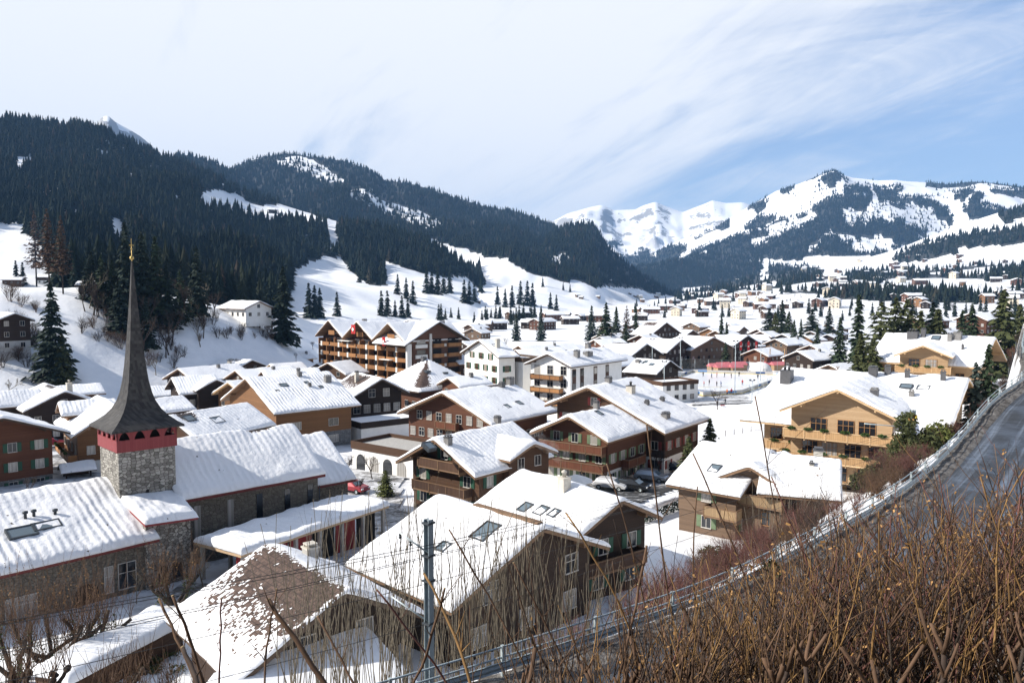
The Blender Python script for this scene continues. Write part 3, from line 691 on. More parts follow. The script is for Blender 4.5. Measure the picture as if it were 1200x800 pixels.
def place_window(root, face, u, z, w, h, off, frame='frame_white', shutter=None, lod=0, one_sided=0):
    fm, pm, sm, sx = window_parts(w, h, frame, shutter, lod)
    M = Matrix.Rotation(R(FACES[face]), 4, 'Z') @ Matrix.Translation((u, -off - .003, z))
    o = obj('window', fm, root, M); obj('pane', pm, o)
    if sm:
        for sg in (-1, 1):
            if one_sided and sg != one_sided: continue
            obj('shutter', sm, o, Matrix.Translation((sg * sx, 0, 0)))
    return o
def balcony(root, face, u0, u1, z, off, depth, boards, slab, rail_h=1.0, lod=0, planters=False, M0=None):
    M = Matrix.Rotation(R(FACES[face]), 4, 'Z') @ Matrix.Translation((0, -off, 0))
    if M0 is not None: M = M0 @ M
    b = MB(); b.box(u0, u1, -depth, -.01, z - .18, z, slab)
    n = max(2, int((u1 - u0) / 2.4)); 
    for i in range(n + 1):
        x = u0 + (u1 - u0) * i / n; x = min(max(x, u0 + .07), u1 - .07)
        b.box(x - .06, x + .06, -depth + .1, -.02, z - .42, z - .182, slab)
    o = obj('balcony', b, root, M)
    r_ = MB()
    def panel(xa, xb, ya, yb):
        r_.box(xa, xb, ya, yb, z + .02, z + rail_h - .09, boards)
    panel(u0 + .02, u1 - .02, -depth - .02, -depth + .03); panel(u0 - .03, u0 + .02, -depth - .02, -.03); panel(u1 - .02, u1 + .03, -depth - .02, -.03)
    r_.box(u0 - .08, u1 + .08, -depth - .08, -depth + .08, z + rail_h - .09, z + rail_h, slab)
    for x in (u0, u1): r_.box(x - .08, x + .08, -depth + .08, -.03, z + rail_h - .09, z + rail_h, slab)
    for i in range(n + 1):
        x = u0 + (u1 - u0) * i / n; r_.box(x - .05, x + .05, -depth - .06, -depth - .021, z - .12, z + rail_h - .1, slab)
    obj('railing', r_, o)
    if planters:
        q = MB(); k = 0; x = u0 + .5; rr = np.random.default_rng(int(abs(u0 * 31 + z * 7)) + 3)
        while x < u1 - 1.2:
            P = leaf_blob(rr, 150, (1.15, .32, .30), .13); P[..., 0] += x + .6; P[..., 1] += -depth - .12; P[..., 2] += z + rail_h + .1
            q.add(P.reshape(-1, 3), [(4 * i, 4 * i + 1, 4 * i + 2, 4 * i + 3) for i in range(len(P))], 'planter_green'); x += rr.uniform(1.9, 2.6)
        obj('planter', q, o)
    return o
def leaf_blob(rr, n, size, leaf):              # n small quads spread through an ellipsoid
    p = rr.normal(0, 1, (n, 3)); p /= np.linalg.norm(p, axis=1)[:, None] + 1e-9; p *= (rr.random(n) ** .45)[:, None] * np.array(size) / 2
    a = rr.normal(0, 1, (n, 3)); a /= np.linalg.norm(a, axis=1)[:, None]; b = np.cross(a, rr.normal(0, 1, (n, 3))); b /= np.linalg.norm(b, axis=1)[:, None] + 1e-9
    l = leaf * rr.uniform(.6, 1.3, n)[:, None]
    return np.stack([p - a * l - b * l * .5, p + a * l - b * l * .5, p + a * l + b * l * .5, p - a * l + b * l * .5], 1)
def chimney(root, x, y, w, d, h, zbase, mat='chimney_grey', cap='chimney_dark', pots=0, tall=0):
    b = MB(); b.box(x - w / 2, x + w / 2, y - d / 2, y + d / 2, zbase - 1.0, zbase + h, mat)
    b.box(x - w / 2 - .06, x + w / 2 + .06, y - d / 2 - .06, y + d / 2 + .06, zbase + h, zbase + h + .1, cap)
    o = obj('chimney', b, root)
    c = MB()
    if pots:
        for i in range(pots):
            px = x + (i - (pots - 1) / 2) * w / max(pots, 1) * .8
            c.lathe([(.17, 0), (.17, .35), (.24, .36), (.24, .46), (.05, .6)], 8, cap, (px, y, zbase + h + .1))
    else:
        c.box(x - w / 2 + .05, x + w / 2 - .05, y - d / 2 + .05, y + d / 2 - .05, zbase + h + .25, zbase + h + .33, cap)
        for sx in (-1, 1):
            for sy in (-1, 1): c.box(x + sx * (w / 2 - .12) - .05, x + sx * (w / 2 - .12) + .05, y + sy * (d / 2 - .12) - .05, y + sy * (d / 2 - .12) + .05, zbase + h + .1, zbase + h + .25, cap)
    obj('chimney_cap', c, o); return o
def skylight(root, x, y, zr, pitch, w=1.2, h=1.4, t0=.3, M0=None):
    sg = -1 if y < 0 else 1
    z = zr - abs(y) * pitch; ang = math.atan(pitch) * (1 if sg < 0 else -1)
    M = Matrix.Translation((x, y, z)) @ Matrix.Rotation(ang, 4, 'X')
    f = MB(); t_ = .12
    for a in ((-w / 2, w / 2, -h / 2, -h / 2 + t_), (-w / 2, w / 2, h / 2 - t_, h / 2), (-w / 2, -w / 2 + t_, -h / 2 + t_, h / 2 - t_), (w / 2 - t_, w / 2, -h / 2 + t_, h / 2 - t_)): f.box(*a, -.05, t0 + .14, 'steel_dark')
    o = obj('skylight', f, root, (M0 @ M) if M0 is not None else M); p = MB(); p.box(-w / 2 + t_, w / 2 - t_, -h / 2 + t_, h / 2 - t_, -.04, t0 + .09, 'glass_blue'); obj('pane', p, o); return o

def visible(cx, cy, th, face):
    a = th + R({'A': -90, 'B': 90, 'G0': 180, 'G1': 0}[face]); return -(cx * math.cos(a) + cy * math.sin(a)) > -.12 * math.hypot(cx, cy)
def house(fit, label, g=None, name='chalet', cat='chalet', group=None, lod=0, wB=None, wall='brown_timber', base='white_plaster', base_h=2.6, fascia='fascia_brown', boards='warm_boards',
          ov=1.1, ove=1.0, floors=None, shutter=None, frame='frame_white', win=(1.0, 1.15), gap=2.4, balc=(), bare=(), snow_mat='roof_snow_material', planters=False, t0=.28, chims=(), skies=(), nowin=(), win_groups=None, base_win=True, gable_win=True, seed=None):
    cx, cy, th, L, wA, zr, ze, g0 = fit; g = g0 if g is None else g; pitch = (zr - ze) / wA; wB = wB or wA
    g = min(g, hz(cx, cy) + 1.0) if g is None else g
    seed = seed if seed is not None else int(abs(cx * 13 + cy * 7)) % 97
    root = thing(name, label, cat, (cx, cy, g), th, group); zl = zr - g
    ovs = min(ov, L * .14); oes = min(ove, wA * .2)
    x0, x1, yA, yB = -L / 2 + ovs, L / 2 - ovs, wA - oes, wB - oes
    b = wall_mb(x0, x1, yA, yB, base_h if base else -2.5, zl, pitch, wall); obj('timber_wall' if 'timber' in wall else 'wall', b, root)
    if base:
        b = MB(); b.box(x0 + .06, x1 - .06, -yA + .06, yB - .06, -4, base_h, base); obj('ground_floor_wall', b, root)
    rf = obj('roof', roof_mb(L, wA, wB, zl, pitch, fascia, purlin=fascia if lod == 0 else None, ov=ovs), root)
    obj('snow', snow_mesh(L, wA, wB, zl, pitch, t0, bare, seed, {0: 1, 1: .5, 2: .3}[lod], snow_mat), rf)
    eaveA = zl - wA * pitch
    # windows by storey
    rr = random.Random(seed)
    zs = floors if floors is not None else [z for z in np.arange(0, zl, 2.7)]
    for face in ('G0', 'G1', 'A', 'B'):
        if face in nowin or not visible(cx, cy, th, face): continue
        gab = face[0] == 'G'; off = {'G0': -x0, 'G1': x1, 'A': yA, 'B': yB}[face]
        for fi, z in enumerate(zs):
            if z < base_h - .5 and not base_win: continue
            zb = z + 1.0; h = win[1]
            o_ = off - .06 if z + 1 < base_h and base else off
            if gab:
                lo, hi = -yA, yB
                lim = (zl - (zb + h + .45)) / pitch
                if lim < .8: continue
                lo, hi = max(lo, -lim), min(hi, lim)
                if face == 'G1': lo, hi = lo, hi
                else: lo, hi = -hi, -lo
            else:
                if zb + h > eaveA + (oes * pitch) - .45: continue
                lo, hi = x0, x1
            n = int((hi - lo - .8) / gap)
            if n < 1:
                if hi - lo > win[0] + .6: n = 1
                else: continue
            for i in range(n):
                if rr.random() < .08 and n > 2: continue
                u = lo + (hi - lo) * (i + .5) / n
                place_window(root, face, u, zb, win[0], h, o_, frame, shutter, lod)
    for bl in balc:
        face, z, a, c, dep = bl; off = {'G0': -x0, 'G1': x1, 'A': yA, 'B': yB}[face]
        W_ = (-yA, yB) if face == 'G1' else ((-yB, yA) if face == 'G0' else (x0, x1))
        balcony(root, face, W_[0] + (W_[1] - W_[0]) * a, W_[0] + (W_[1] - W_[0]) * c, z, off, dep, boards, fascia, planters=planters)
    for c in chims: chimney(root, c[0], c[1], c[2], c[3], c[4], zl - abs(c[1]) * pitch, *c[5:])
    for s_ in skies: skylight(root, s_[0], s_[1], zl, pitch, *s_[2:], t0=t0)
    return root
def cross_gable(root, fit, g_root, th_root, pos_root, wall='brown_timber', fascia='fascia_brown', ov=.9, ove=.6, low=2.0, t0=.3, wname='gable_wall', seed=3):
    cx, cy, th, L, w, zr, ze, _ = fit; pitch = (zr - ze) / w; zl = zr - g_root
    M = (Matrix.Translation(pos_root) @ Matrix.Rotation(th_root, 4, 'Z')).inverted() @ (Matrix.Translation((cx, cy, g_root)) @ Matrix.Rotation(th, 4, 'Z'))
    x0, x1, y0 = -L / 2 + ov, L / 2 - .3, w - ove
    o = obj(wname, wall_mb(x0, x1, y0, y0, ze - g_root - low, zl, pitch, wall), root, M)
    rf = obj('roof', roof_mb(L, w, w, zl, pitch, fascia, purlin=fascia, ov=ov), o)
    obj('snow', snow_mesh(L, w, w, zl, pitch, t0, (), seed), o)
    return o, M, x0, y0, zl, pitch
# ---------------------------------------------------------------- the village
H16 = [-71.8, 107.2, 2.40, 17.5, 8.0, 13.7, 10.7, 2.5]
H = {
'h3': [-12.58, 46.61, 2.28, 10.68, 5.15, 13.51, 10.86, 6.39], 'h4': [-1.88, 57.04, 2.35, 11.57, 7.13, 13.93, 10.98, 5.99],
'h5': [4.71, 66.4, 2.22, 13.0, 4.6, 13.65, 11.5, 5.64], 'h6': [-4.29, 92.93, 0.88, 14.0, 6.21, 13.47, 10.12, 4.63],
'h7': [-5.48, 127.25, 0.91, 17.0, 9.74, 14.45, 10.41, 3.32], 'h8b': [14.2, 111.1, .925, 13.9, 11.4, 17.1, 12.1, 3.9],
'h8a': [10.63, 100.2, 0.93, 12.88, 5.45, 14.86, 12.33, 4.35], 'h9': [23.9, 84.25, -0.72, 8.16, 7.38, 13.29, 9.99, 5.0],
'h9b': [29.0, 79.0, -0.37, 7.5, 5.6, 13.2, 10.6, 6.0], 'h10': [52.2, 115.4, -0.63, 25.2, 18.6, 17.8, 12.4, 3.0],
'h10c': [45.44, 105.46, 0.96, 17.72, 7.05, 17.73, 14.53, 3.0], 'h11': [86.76, 161.8, -0.75, 20.5, 10.15, 20.64, 15.62, 9.0],
'h11c': [81.72, 156.55, 1.0, 14.0, 5.0, 19.58, 17.48, 9.0], 'h13': [-5.7, 197.31, 0.6, 6.2, 8.91, 17.67, 14.01, 1.0],
'h14': [15.53, 188.0, 0.9, 24.55, 6.49, 15.73, 13.11, 1.0], 'h15': [41.1, 231.17, 2.45, 11.26, 7.74, 9.77, 6.5, 0.0],
'h15b': [42.04, 283.84, 2.33, 15.52, 9.57, 11.12, 7.04, 0.0], 'h15c': [57.32, 304.69, 2.41, 17.76, 10.66, 11.37, 7.07, 0.0],
'h15d': [73.16, 315.07, 2.12, 18.59, 11.96, 11.76, 7.11, 0.0], 'h15e': [75.49, 416.78, 2.32, 13.45, 13.46, 13.24, 7.11, 0.0],
'h15f': [96.35, 339.72, 2.19, 11.17, 9.04, 10.86, 7.01, 0.0], 'h15g': [114.94, 337.77, 0.68, 11.63, 6.06, 9.49, 6.98, 0.0],
'h15i': [126.85, 395.92, 0.67, 11.07, 6.26, 9.55, 6.98, 0.0], 'h15k': [144.49, 383.63, 0.58, 11.01, 5.08, 8.11, 5.98, 0.0],
'h16': H16, 'h17': [-61.15, 119.44, 2.22, 16.0, 6.06, 13.24, 9.49, 3.0],
'h18': [-86.9, 150.2, 2.304, 17.0, 6.7, 11.6, 8.5, 2.5], 'h18b': [-95.37, 173.55, 0.69, 9.7, 4.4, 9.19, 7.52, 1.57],
'h19a': [-71.28, 177.47, 0.63, 9.5, 6.6, 10.69, 7.6, 1.42], 'h19b': [-57.75, 170.17, 0.93, 7.5, 6.1, 10.59, 7.66, 1.69],
'h19c': [-69.67, 159.9, 0.87, 6.9, 5.15, 8.22, 6.05, 2.08], 'h19d': [-45.19, 118.03, 1.08, 14.96, 5.93, 12.21, 9.26, 3.68],
'h19e': [-81.54, 235.77, 2.62, 12.52, 9.26, 9.51, 6.02, 0.0], 'h20': [-39.98, 142.01, 0.72, 16.15, 11.25, 14.77, 9.88, 2.76],
'h21': [-29.32, 161.21, 2.16, 14.0, 5.83, 12.62, 9.52, 2.03], 'h23a': [-75.74, 281.89, 0.83, 8.4, 5.4, 8.34, 5.97, 0.0],
'h23b': [-66.9, 234.79, 0.74, 10.42, 5.82, 8.37, 5.98, 0.0], 'h23c': [-48.46, 222.8, 1.03, 9.5, 6.7, 9.94, 6.98, 0.0],
}
for k_ in ('h8a', 'h8b'):
    q_ = 1.10; a_ = H[k_]; H[k_] = [a_[0] * q_, a_[1] * q_, a_[2], a_[3] * q_, a_[4] * q_, CZ + (a_[5] - CZ) * q_, CZ + (a_[6] - CZ) * q_, 3.8]
def on_roof(k, side, X, Y):
    cx, cy, th, L, w, zr, ze, g = H[k]; p = (zr - ze) / w; sg = -1 if side == 'A' else 1
    a, dy, dz = ray(X, Y); c, s = math.cos(th), math.sin(th)
    # local y = -(x-cx) s + (y-cy) c ; z = zr - p * sg * ly
    A = -a * s + dy * c; B = cx * s - cy * c
    t = (zr - p * sg * B - CZ) / (dz + p * sg * A)
    x, y = a * t - cx, dy * t - cy
    return x * c + y * s, -x * s + y * c
def ch(k, side, X, Y, w, d, h, *r): return (*on_roof(k, side, X, Y), w, d, h, *r)
def sk(k, side, X, Y, *r): return (*on_roof(k, side, X, Y), *r)

def gable_windows(root, M, x0, y0, rows, w, h, frame, shutter=None):
    for z, us in rows:
        for u in us:
            fm, pm, sm, sx = window_parts(w, h, frame, shutter, 0)
            o_ = obj('window', fm, root, M @ Matrix.Rotation(R(-90), 4, 'Z') @ Matrix.Translation((u, x0 - .003, z))); obj('pane', pm, o_)
def gable_balcony(root, M, x0, u0, u1, z, depth, boards, slab, planters=True):
    balcony(root, 'G0', u0, u1, z, -x0, depth, boards, slab, planters=planters, M0=M)
# foreground
h3 = house(H['h3'], 'low chalet at the lower left whose snowy roof has a large bare brown tiled patch', wall='dark_timber', base='dark_timber', fascia='fascia_dark', shutter=None, bare=[(-5.2, 4.9, -.2, 3.9)], snow_mat='roof_snow_brown_tile',
           chims=[ch('h3', 'A', 364, 659, .8, .8, 1.0, 'concrete', 'chimney_pale')], wB=6.2, nowin=('A', 'B'))
def annex(root, x_wall, u0, u1, z_top, depth, drop, name='annex_wall'):
    b = MB(); b.box(x_wall - depth + .3, x_wall + .02, u0 + .2, u1 - .2, -2.5, z_top - drop - .15, 'dark_timber'); o = obj(name, b, root)
    r_ = MB(); r_.prism([(x_wall + .05, z_top), (x_wall - depth, z_top - drop), (x_wall - depth, z_top - drop - .2), (x_wall + .05, z_top - .2)], 'y', u0, u1, 'fascia_dark', Matrix.Identity(4)) if False else r_.add([(x_wall + .05, u0, z_top), (x_wall - depth, u0, z_top - drop), (x_wall - depth, u1, z_top - drop), (x_wall + .05, u1, z_top), (x_wall + .05, u0, z_top - .2), (x_wall - depth, u0, z_top - drop - .2), (x_wall - depth, u1, z_top - drop - .2), (x_wall + .05, u1, z_top - .2)], [(0, 1, 2, 3), (7, 6, 5, 4), (0, 4, 5, 1), (1, 5, 6, 2), (2, 6, 7, 3), (3, 7, 4, 0)], 'fascia_dark')
    rf = obj('annex_roof', r_, root); n = 24; u, v = np.meshgrid(np.linspace(0, 1, n), np.linspace(0, 1, n), indexing='ij')
    d = np.minimum.reduce([(1 - u) * depth, v * (u1 - u0), (1 - v) * (u1 - u0)]); th = .4 * np.sqrt(np.clip(1 - (1 - np.clip(d / .4, 0, 1)) ** 2, 0, 1)) * (.8 + .5 * fbm(u * 4, v * 5, 3, 3))
    X = x_wall - .02 - u * (depth + .05); Y = u0 - .05 + v * (u1 - u0 + .1); Z = z_top - u * drop + th + .01; idx = np.arange(n * n).reshape(n, n)
    obj('snow', np_mesh('snow', np.stack([X, Y, Z], -1).reshape(-1, 3), np.stack([idx[:-1, :-1], idx[1:, :-1], idx[1:, 1:], idx[:-1, 1:]], -1).reshape(-1, 4), 'snow_plain'), rf)
annex(h3, -10.68 / 2 + 1.1, -2.2, 7.2, 4.0, 5.0, 1.3)
h4 = house(H['h4'], 'broad dark chalet behind the steel mast with a plank lying along its ridge', wall='dark_timber', base='dark_timber', fascia='fascia_brown', win=(1.3, 1.3), gap=3.2, wB=8.2,
           skies=[sk('h4', 'B', 570, 627, 1.5, 2.0), sk('h4', 'B', 521, 645, 1.0, 1.0)])
b = MB(); b.box(-5.4, 1.2, -.25, .25, 7.94 + .22, 7.94 + .38, 'fascia_brown'); obj('ridge_plank', b, h4)
h5 = house(H['h5'], 'dark chalet with green shutters and a gable balcony, smoking pale chimney on its roof', wall='dark_timber', base='dark_timber', fascia='fascia_brown', shutter='shutter_green', boards='dark_boards', gap=2.7, wB=7.6,
           chims=[ch('h5', 'B', 661, 578, .8, .8, 1.3, 'chimney_pale', 'chimney_pale', 1)], skies=[sk('h5', 'B', 617, 598, 1.1, 1.2), sk('h5', 'B', 636, 602, 1.1, 1.2), sk('h5', 'B', 651, 605, .9, 1.0)], balc=[('G0', 2.7, .1, .9, 1.2)])
h6 = house(H['h6'], 'brown chalet with dark green shutters and a carved balcony behind bare saplings', wall='brown_timber', base='brown_timber', fascia='fascia_brown', shutter='shutter_green', boards='dark_boards', balc=[('G0', 2.75, .12, .9, 1.3), ('G0', 5.45, .2, .82, 1.2)], gap=2.5,
           chims=[ch('h6', 'B', 525, 507, .7, .7, 1.1, 'chimney_grey')], skies=[sk('h6', 'B', 502, 513, 1.2, 1.3)], ov=1.8)
fg = [-.6, 92.8, 2.3, 9.5, 3.7, 12.7, 11.2, 0]
_, M, xg, yg, zg, pg = cross_gable(h6, fg, H['h6'][7], H['h6'][2], Vector((H['h6'][0], H['h6'][1], H['h6'][7])), low=6)
gable_windows(h6, M, xg, yg, [(5.3, (-1.3, 1.3)), (2.4, (-1.4, 1.2))], .9, 1.1, 'frame_white', 'shutter_green')
h7 = house(H['h7'], 'large reddish timber chalet with rows of white curtained windows in its gable', wall='red_timber', base='white_plaster', fascia='fascia_brown', gap=1.75, win=(1.05, 1.25), boards='red_boards', balc=[('G0', 5.5, .38, .62, .9)],
           bare=[(2, 9, -.9, .6)], chims=[ch('h7', 'A', 583, 497, .8, .8, 1.0, 'chimney_grey'), ch('h7', 'A', 598, 452, 1.2, .8, 1.2, 'chimney_grey'), ch('h7', 'A', 588, 455, .9, .8, .8, 'chimney_dark')], skies=[sk('h7', 'A', 608, 474, 1.1, 1.2), sk('h7', 'A', 594, 478, 1., 1.1)], ov=1.6)
h8b = house(H['h8b'], 'wide chalet with a warm timber gable and five chimneys on its long snowy slope', wall='brown_timber', base='white_plaster', fascia='fascia_brown', wB=7.6, gap=2.6, shutter='shutter_red',
            chims=[ch('h8b', 'A', 739, 462, 1.2, 1.0, 1.3, 'chimney_pale', 'chimney_dark', 1), ch('h8b', 'A', 713, 450, .9, .8, .9, 'chimney_grey'), ch('h8b', 'A', 758, 476, .6, .6, .7, 'chimney_dark'), ch('h8b', 'A', 776, 472, .6, .6, .7, 'chimney_dark'), ch('h8b', 'A', 780, 492, 1.2, .9, .9, 'chimney_grey')], ov=2.0)
h8a = house(H['h8a'], 'chalet with two long brown balconies, pale green shutters and a white ground floor', wall='red_timber', base='white_plaster', base_h=2.5, fascia='fascia_brown', shutter='shutter_pale_green', boards='red_boards', gap=2.2, win=(.95, 1.15), floors=[-.1, 2.5, 4.9, 7.3],
            balc=[('G0', 2.5, .06, 1.0, 1.3), ('G0', 4.9, .02, .98, 1.2), ('A', 2.5, .35, .8, 1.1)], chims=[ch('h8a', 'A', 699, 480, .7, .7, 1.0, 'chimney_grey')], skies=[sk('h8a', 'A', 701, 486, 1.0, 1.1)], ov=1.7, wB=6.2)
b = MB(); b.box(-2.9, -.1, -.06, -.0, -.4, 2.2, 'dark_boards'); b.box(.4, 3.0, -.06, 0, -.4, 2.2, 'dark_boards'); obj('garage_door', b, h8a, Matrix.Translation((1.4, -4.86, 0)))
h9 = house(H['h9'], 'grey brown chalet on the right with pale green shutters and a wide dormer gable', wall='grey_timber', base='grey_timber', base_h=2.4, fascia='fascia_brown', shutter='shutter_pale_green', boards='grey_boards', gap=3.0, ov=.9, wB=6.0, balc=[('A', 2.6, .55, 1.1, 1.2)], skies=[sk('h9', 'A', 838, 552, 1.2, 1.4)])
_, M, xg, yg, zg, pg = cross_gable(h9, [26.2, 80.6, .86, 9.0, 3.9, 12.75, 10.9, 0], 5.0, H['h9'][2], Vector((H['h9'][0], H['h9'][1], 5.0)), wall='grey_timber', low=8)
gable_windows(h9, M, xg, yg, [(5.0, (-1.5, 1.5)), (2.0, (-1.7, 1.6))], 1.1, 1.25, 'frame_wood', 'shutter_pale_green')
gable_balcony(h9, M, xg, -yg - .2, yg + .2, 4.1, 1.3, 'grey_boards', 'fascia_brown', False)
h9b = house(H['h9b'], 'small snow roofed house tucked between the dormered chalet and the red brown bushes', wall='dark_timber', base='grey_timber', fascia='fascia_brown', nowin=('A', 'B', 'G0', 'G1'), chims=[(1.6, 2.5, .9, .9, 1.6, 'chimney_pale', 'chimney_dark'), ch('h9b', 'A', 951, 549, .4, .4, .5, 'chimney_pale')])
GOLD = dict(wall='golden_timber', base='golden_timber', fascia='fascia_golden', boards='golden_boards', frame='frame_wood')
h10 = house(H['h10'], 'large golden wood chalet with two full length balconies and flower boxes, by the road bend', win=(1.5, 1.5), gap=3.0, ov=2.6, ove=2.4, base_h=2.9, floors=[0, 2.95, 5.9], planters=True, nowin=('G1', 'B', 'G0'), t0=.42, **GOLD,
            balc=[('A', 3.0, -.04, 1.0, 1.7), ('A', 5.95, .05, .8, 1.9)],
            chims=[ch('h10', 'A', 922, 450, 1.5, 1.7, 2.0, 'chimney_dark', 'chimney_dark', 2), ch('h10', 'A', 1023, 445, 1.1, 1.1, 1.7, 'chimney_dark', 'chimney_dark'), ch('h10', 'A', 1040, 442, .7, .7, 1.5, 'chimney_dark'), ch('h10', 'A', 1063, 446, .6, .6, 1.4, 'chimney_dark'), ch('h10', 'A', 1105, 449, .6, .6, 1.5, 'chimney_dark'), ch('h10', 'A', 1068, 468, .6, .6, 1.0, 'chimney_grey', 'chimney_grey')],
            skies=[sk('h10', 'A', 1062, 456, 1.6, 1.5), sk('h10', 'A', 1082, 458, 1.6, 1.5)])
o, M, x0c, y0c, zlc, pc = cross_gable(h10, H['h10c'], 3.0, H['h10'][2], Vector((H['h10'][0], H['h10'][1], 3.0)), wall='golden_timber', fascia='fascia_golden', low=9.0, t0=.42, ov=1.9, ove=1.0)
gable_windows(h10, M, x0c, y0c, [(8.9, (-2.6, .7, 3.2)), (5.9, (-3.6, -1.2, 1.6, 4.4)), (2.9, (-3.4, 0, 3.2))], 1.9, 1.75, 'frame_wood')
gable_balcony(h10, M, x0c, -y0c - .5, y0c + .4, 8.3, 1.7, 'golden_boards', 'fascia_golden'); gable_balcony(h10, M, x0c, -y0c - 1.2, y0c + 3.4, 5.35, 1.7, 'golden_boards', 'fascia_golden')
chimney(h10, *(M @ Vector((-3.0, -3.2, 0)))[:2], .9, .9, 1.0, zlc - 3.2 * pc, 'chimney_dark', 'chimney_grey')
h11 = house(H['h11'], 'golden timber chalet higher up the right slope with one broad dormer gable', win=(1.5, 1.4), gap=3.2, ov=2.0, ove=1.8, base_h=2.9, planters=True, nowin=('G1', 'B', 'G0'), t0=.42, **GOLD, balc=[('A', 3.0, .0, .55, 1.5)],
            chims=[ch('h11', 'A', 1070, 398, 2.0, 1.4, 1.6, 'chimney_dark', 'chimney_dark', 3), ch('h11', 'A', 1082, 397, .8, .8, 1.9, 'chimney_dark'), ch('h11', 'A', 1113, 402, .8, .8, 1.8, 'chimney_grey'), ch('h11', 'A', 1122, 400, 1.4, 1.2, 1.7, 'chimney_grey', 'chimney_grey'), ch('h11', 'A', 1128, 412, .4, .4, 1.2, 'chimney_dark')], skies=[sk('h11', 'A', 1097, 398, 1.6, 1.6)])
o, M, x0c, y0c, zlc, pc = cross_gable(h11, H['h11c'], 9.0, H['h11'][2], Vector((H['h11'][0], H['h11'][1], 9.0)), wall='golden_timber', fascia='fascia_golden', low=8.0, t0=.42, ov=1.6, ove=.9)
gable_windows(h11, M, x0c, y0c, [(6.2, (-1.6, 1.3))], 1.9, 1.6, 'frame_wood'); gable_balcony(h11, M, x0c, -y0c - .6, y0c + .6, 5.5, 1.5, 'golden_boards', 'fascia_golden')
# middle
h13 = house(H['h13'], 'tall white house with green shutters beside the brown hotel', name='apartment_house', cat='house', wall='white_plaster', base=None, fascia='fascia_dark', shutter='shutter_green', frame='frame_wood', gap=3.6, win=(1.1, 1.4), floors=[0, 2.8, 5.6, 8.4, 11.2, 14.0], chims=[(-.5, -4.6, 1.0, .8, 2.2, 'chimney_pale', 'chimney_pale')], skies=[sk('h13', 'A', 580, 406, 1.3, 1.4)], ov=.8)
h14 = house(H['h14'], 'white apartment block with wooden balconies and upright brown window strips', name='apartment_house', cat='house', wall='white_plaster', base=None, fascia='fascia_dark', boards='warm_boards', gap=2.7, win=(1.5, 1.9), floors=[.4, 3.3, 6.2, 9.1], nowin=('A', 'B', 'G1'), balc=[('G0', 6.1, .08, .82, 1.4), ('G0', 9.0, .08, .82, 1.4), ('G0', 3.2, .08, .82, 1.4)],
            chims=[ch('h14', 'A', 676, 420, 1.1, 1.1, 1.7, 'chimney_grey'), ch('h14', 'A', 689, 418, 2.3, 1.3, 1.0, 'chimney_grey', 'chimney_grey'), ch('h14', 'A', 689, 408, 1.2, 1.0, 1.6, 'chimney_grey')], ov=1.2)
for i, u in enumerate((-9.6, -6.4, -.8, 4.4)):
    b = MB(); b.box(-.75, .75, -.05, 0, -9.5, .8, 'dark_boards'); s_ = obj('window_strip', b, h14, Matrix.Translation((u, -5.5, 10.6)))
    for z in (-.9, -3.8, -6.7):
        p = MB(); p.box(-.6, .6, -.08, -.051, z, z + 1.4, 'glass_dark'); obj('pane', p, s_)
h15 = house(H['h15'], 'dark chalet beside the ice rink with three skylights in its roof', wall='dark_timber', base=None, fascia='fascia_dark', boards='brown_timber', gap=3, balc=[('G0', 2.6, .1, .9, 1.2)], skies=[sk('h15', 'B', 753, 426, 1.4, 1.5), sk('h15', 'B', 757, 425, 1.2, 1.4), sk('h15', 'B', 764, 428, 1.5, 1.4)], chims=[(3.5, 2.6, 1.3, 1.1, .9, 'chimney_grey', 'chimney_dark')])
h15b = house(H['h15b'], 'nearly black timber chalet, left one of the dark pair behind the rink', wall='dark_timber', base='dark_timber', fascia='fascia_dark', gap=2.6, lod=1, wB=12, bare=[(0, 9, -.8, .9)])
h15c = house(H['h15c'], 'nearly black timber chalet with broad gable, right one of the dark pair behind the rink', wall='dark_timber', base='dark_timber', fascia='fascia_dark', gap=2.8, lod=1)
h15d = house(H['h15d'], 'big brown timber chalet with two rows of dark windows overlooking the rink', wall='grey_timber', base='grey_timber', fascia='fascia_brown', frame='frame_dark', gap=2.4, lod=1)
h15e = house(H['h15e'], 'brown chalet with white windows and a partly bare brown roof, farther back among conifers', wall='brown_timber', base='brown_timber', fascia='fascia_brown', gap=2.6, lod=1, bare=[(-2, 6, .5, 4)], snow_mat='roof_snow_brown_tile')
h15f = house(H['h15f'], 'dark chalet with a glazed front and three tall flags before it', wall='dark_timber', base='dark_timber', fascia='fascia_dark', gap=2.2, lod=1)
h15g = house(H['h15g'], 'weathered chalet with many small lit windows, right of the flagged chalet', wall='grey_timber', base='white_plaster', fascia='fascia_brown', gap=1.9, lod=1)
h15i = house(H['h15i'], 'brown chalet with a long roof just behind the weathered one', wall='brown_timber', base='brown_timber', fascia='fascia_brown', gap=2.4, lod=1)
h15k = house(H['h15k'], 'warm brown chalet between two conifers left of the white tepee', wall='warm_timber', base='brown_timber', fascia='fascia_brown', gap=2.2, lod=1)
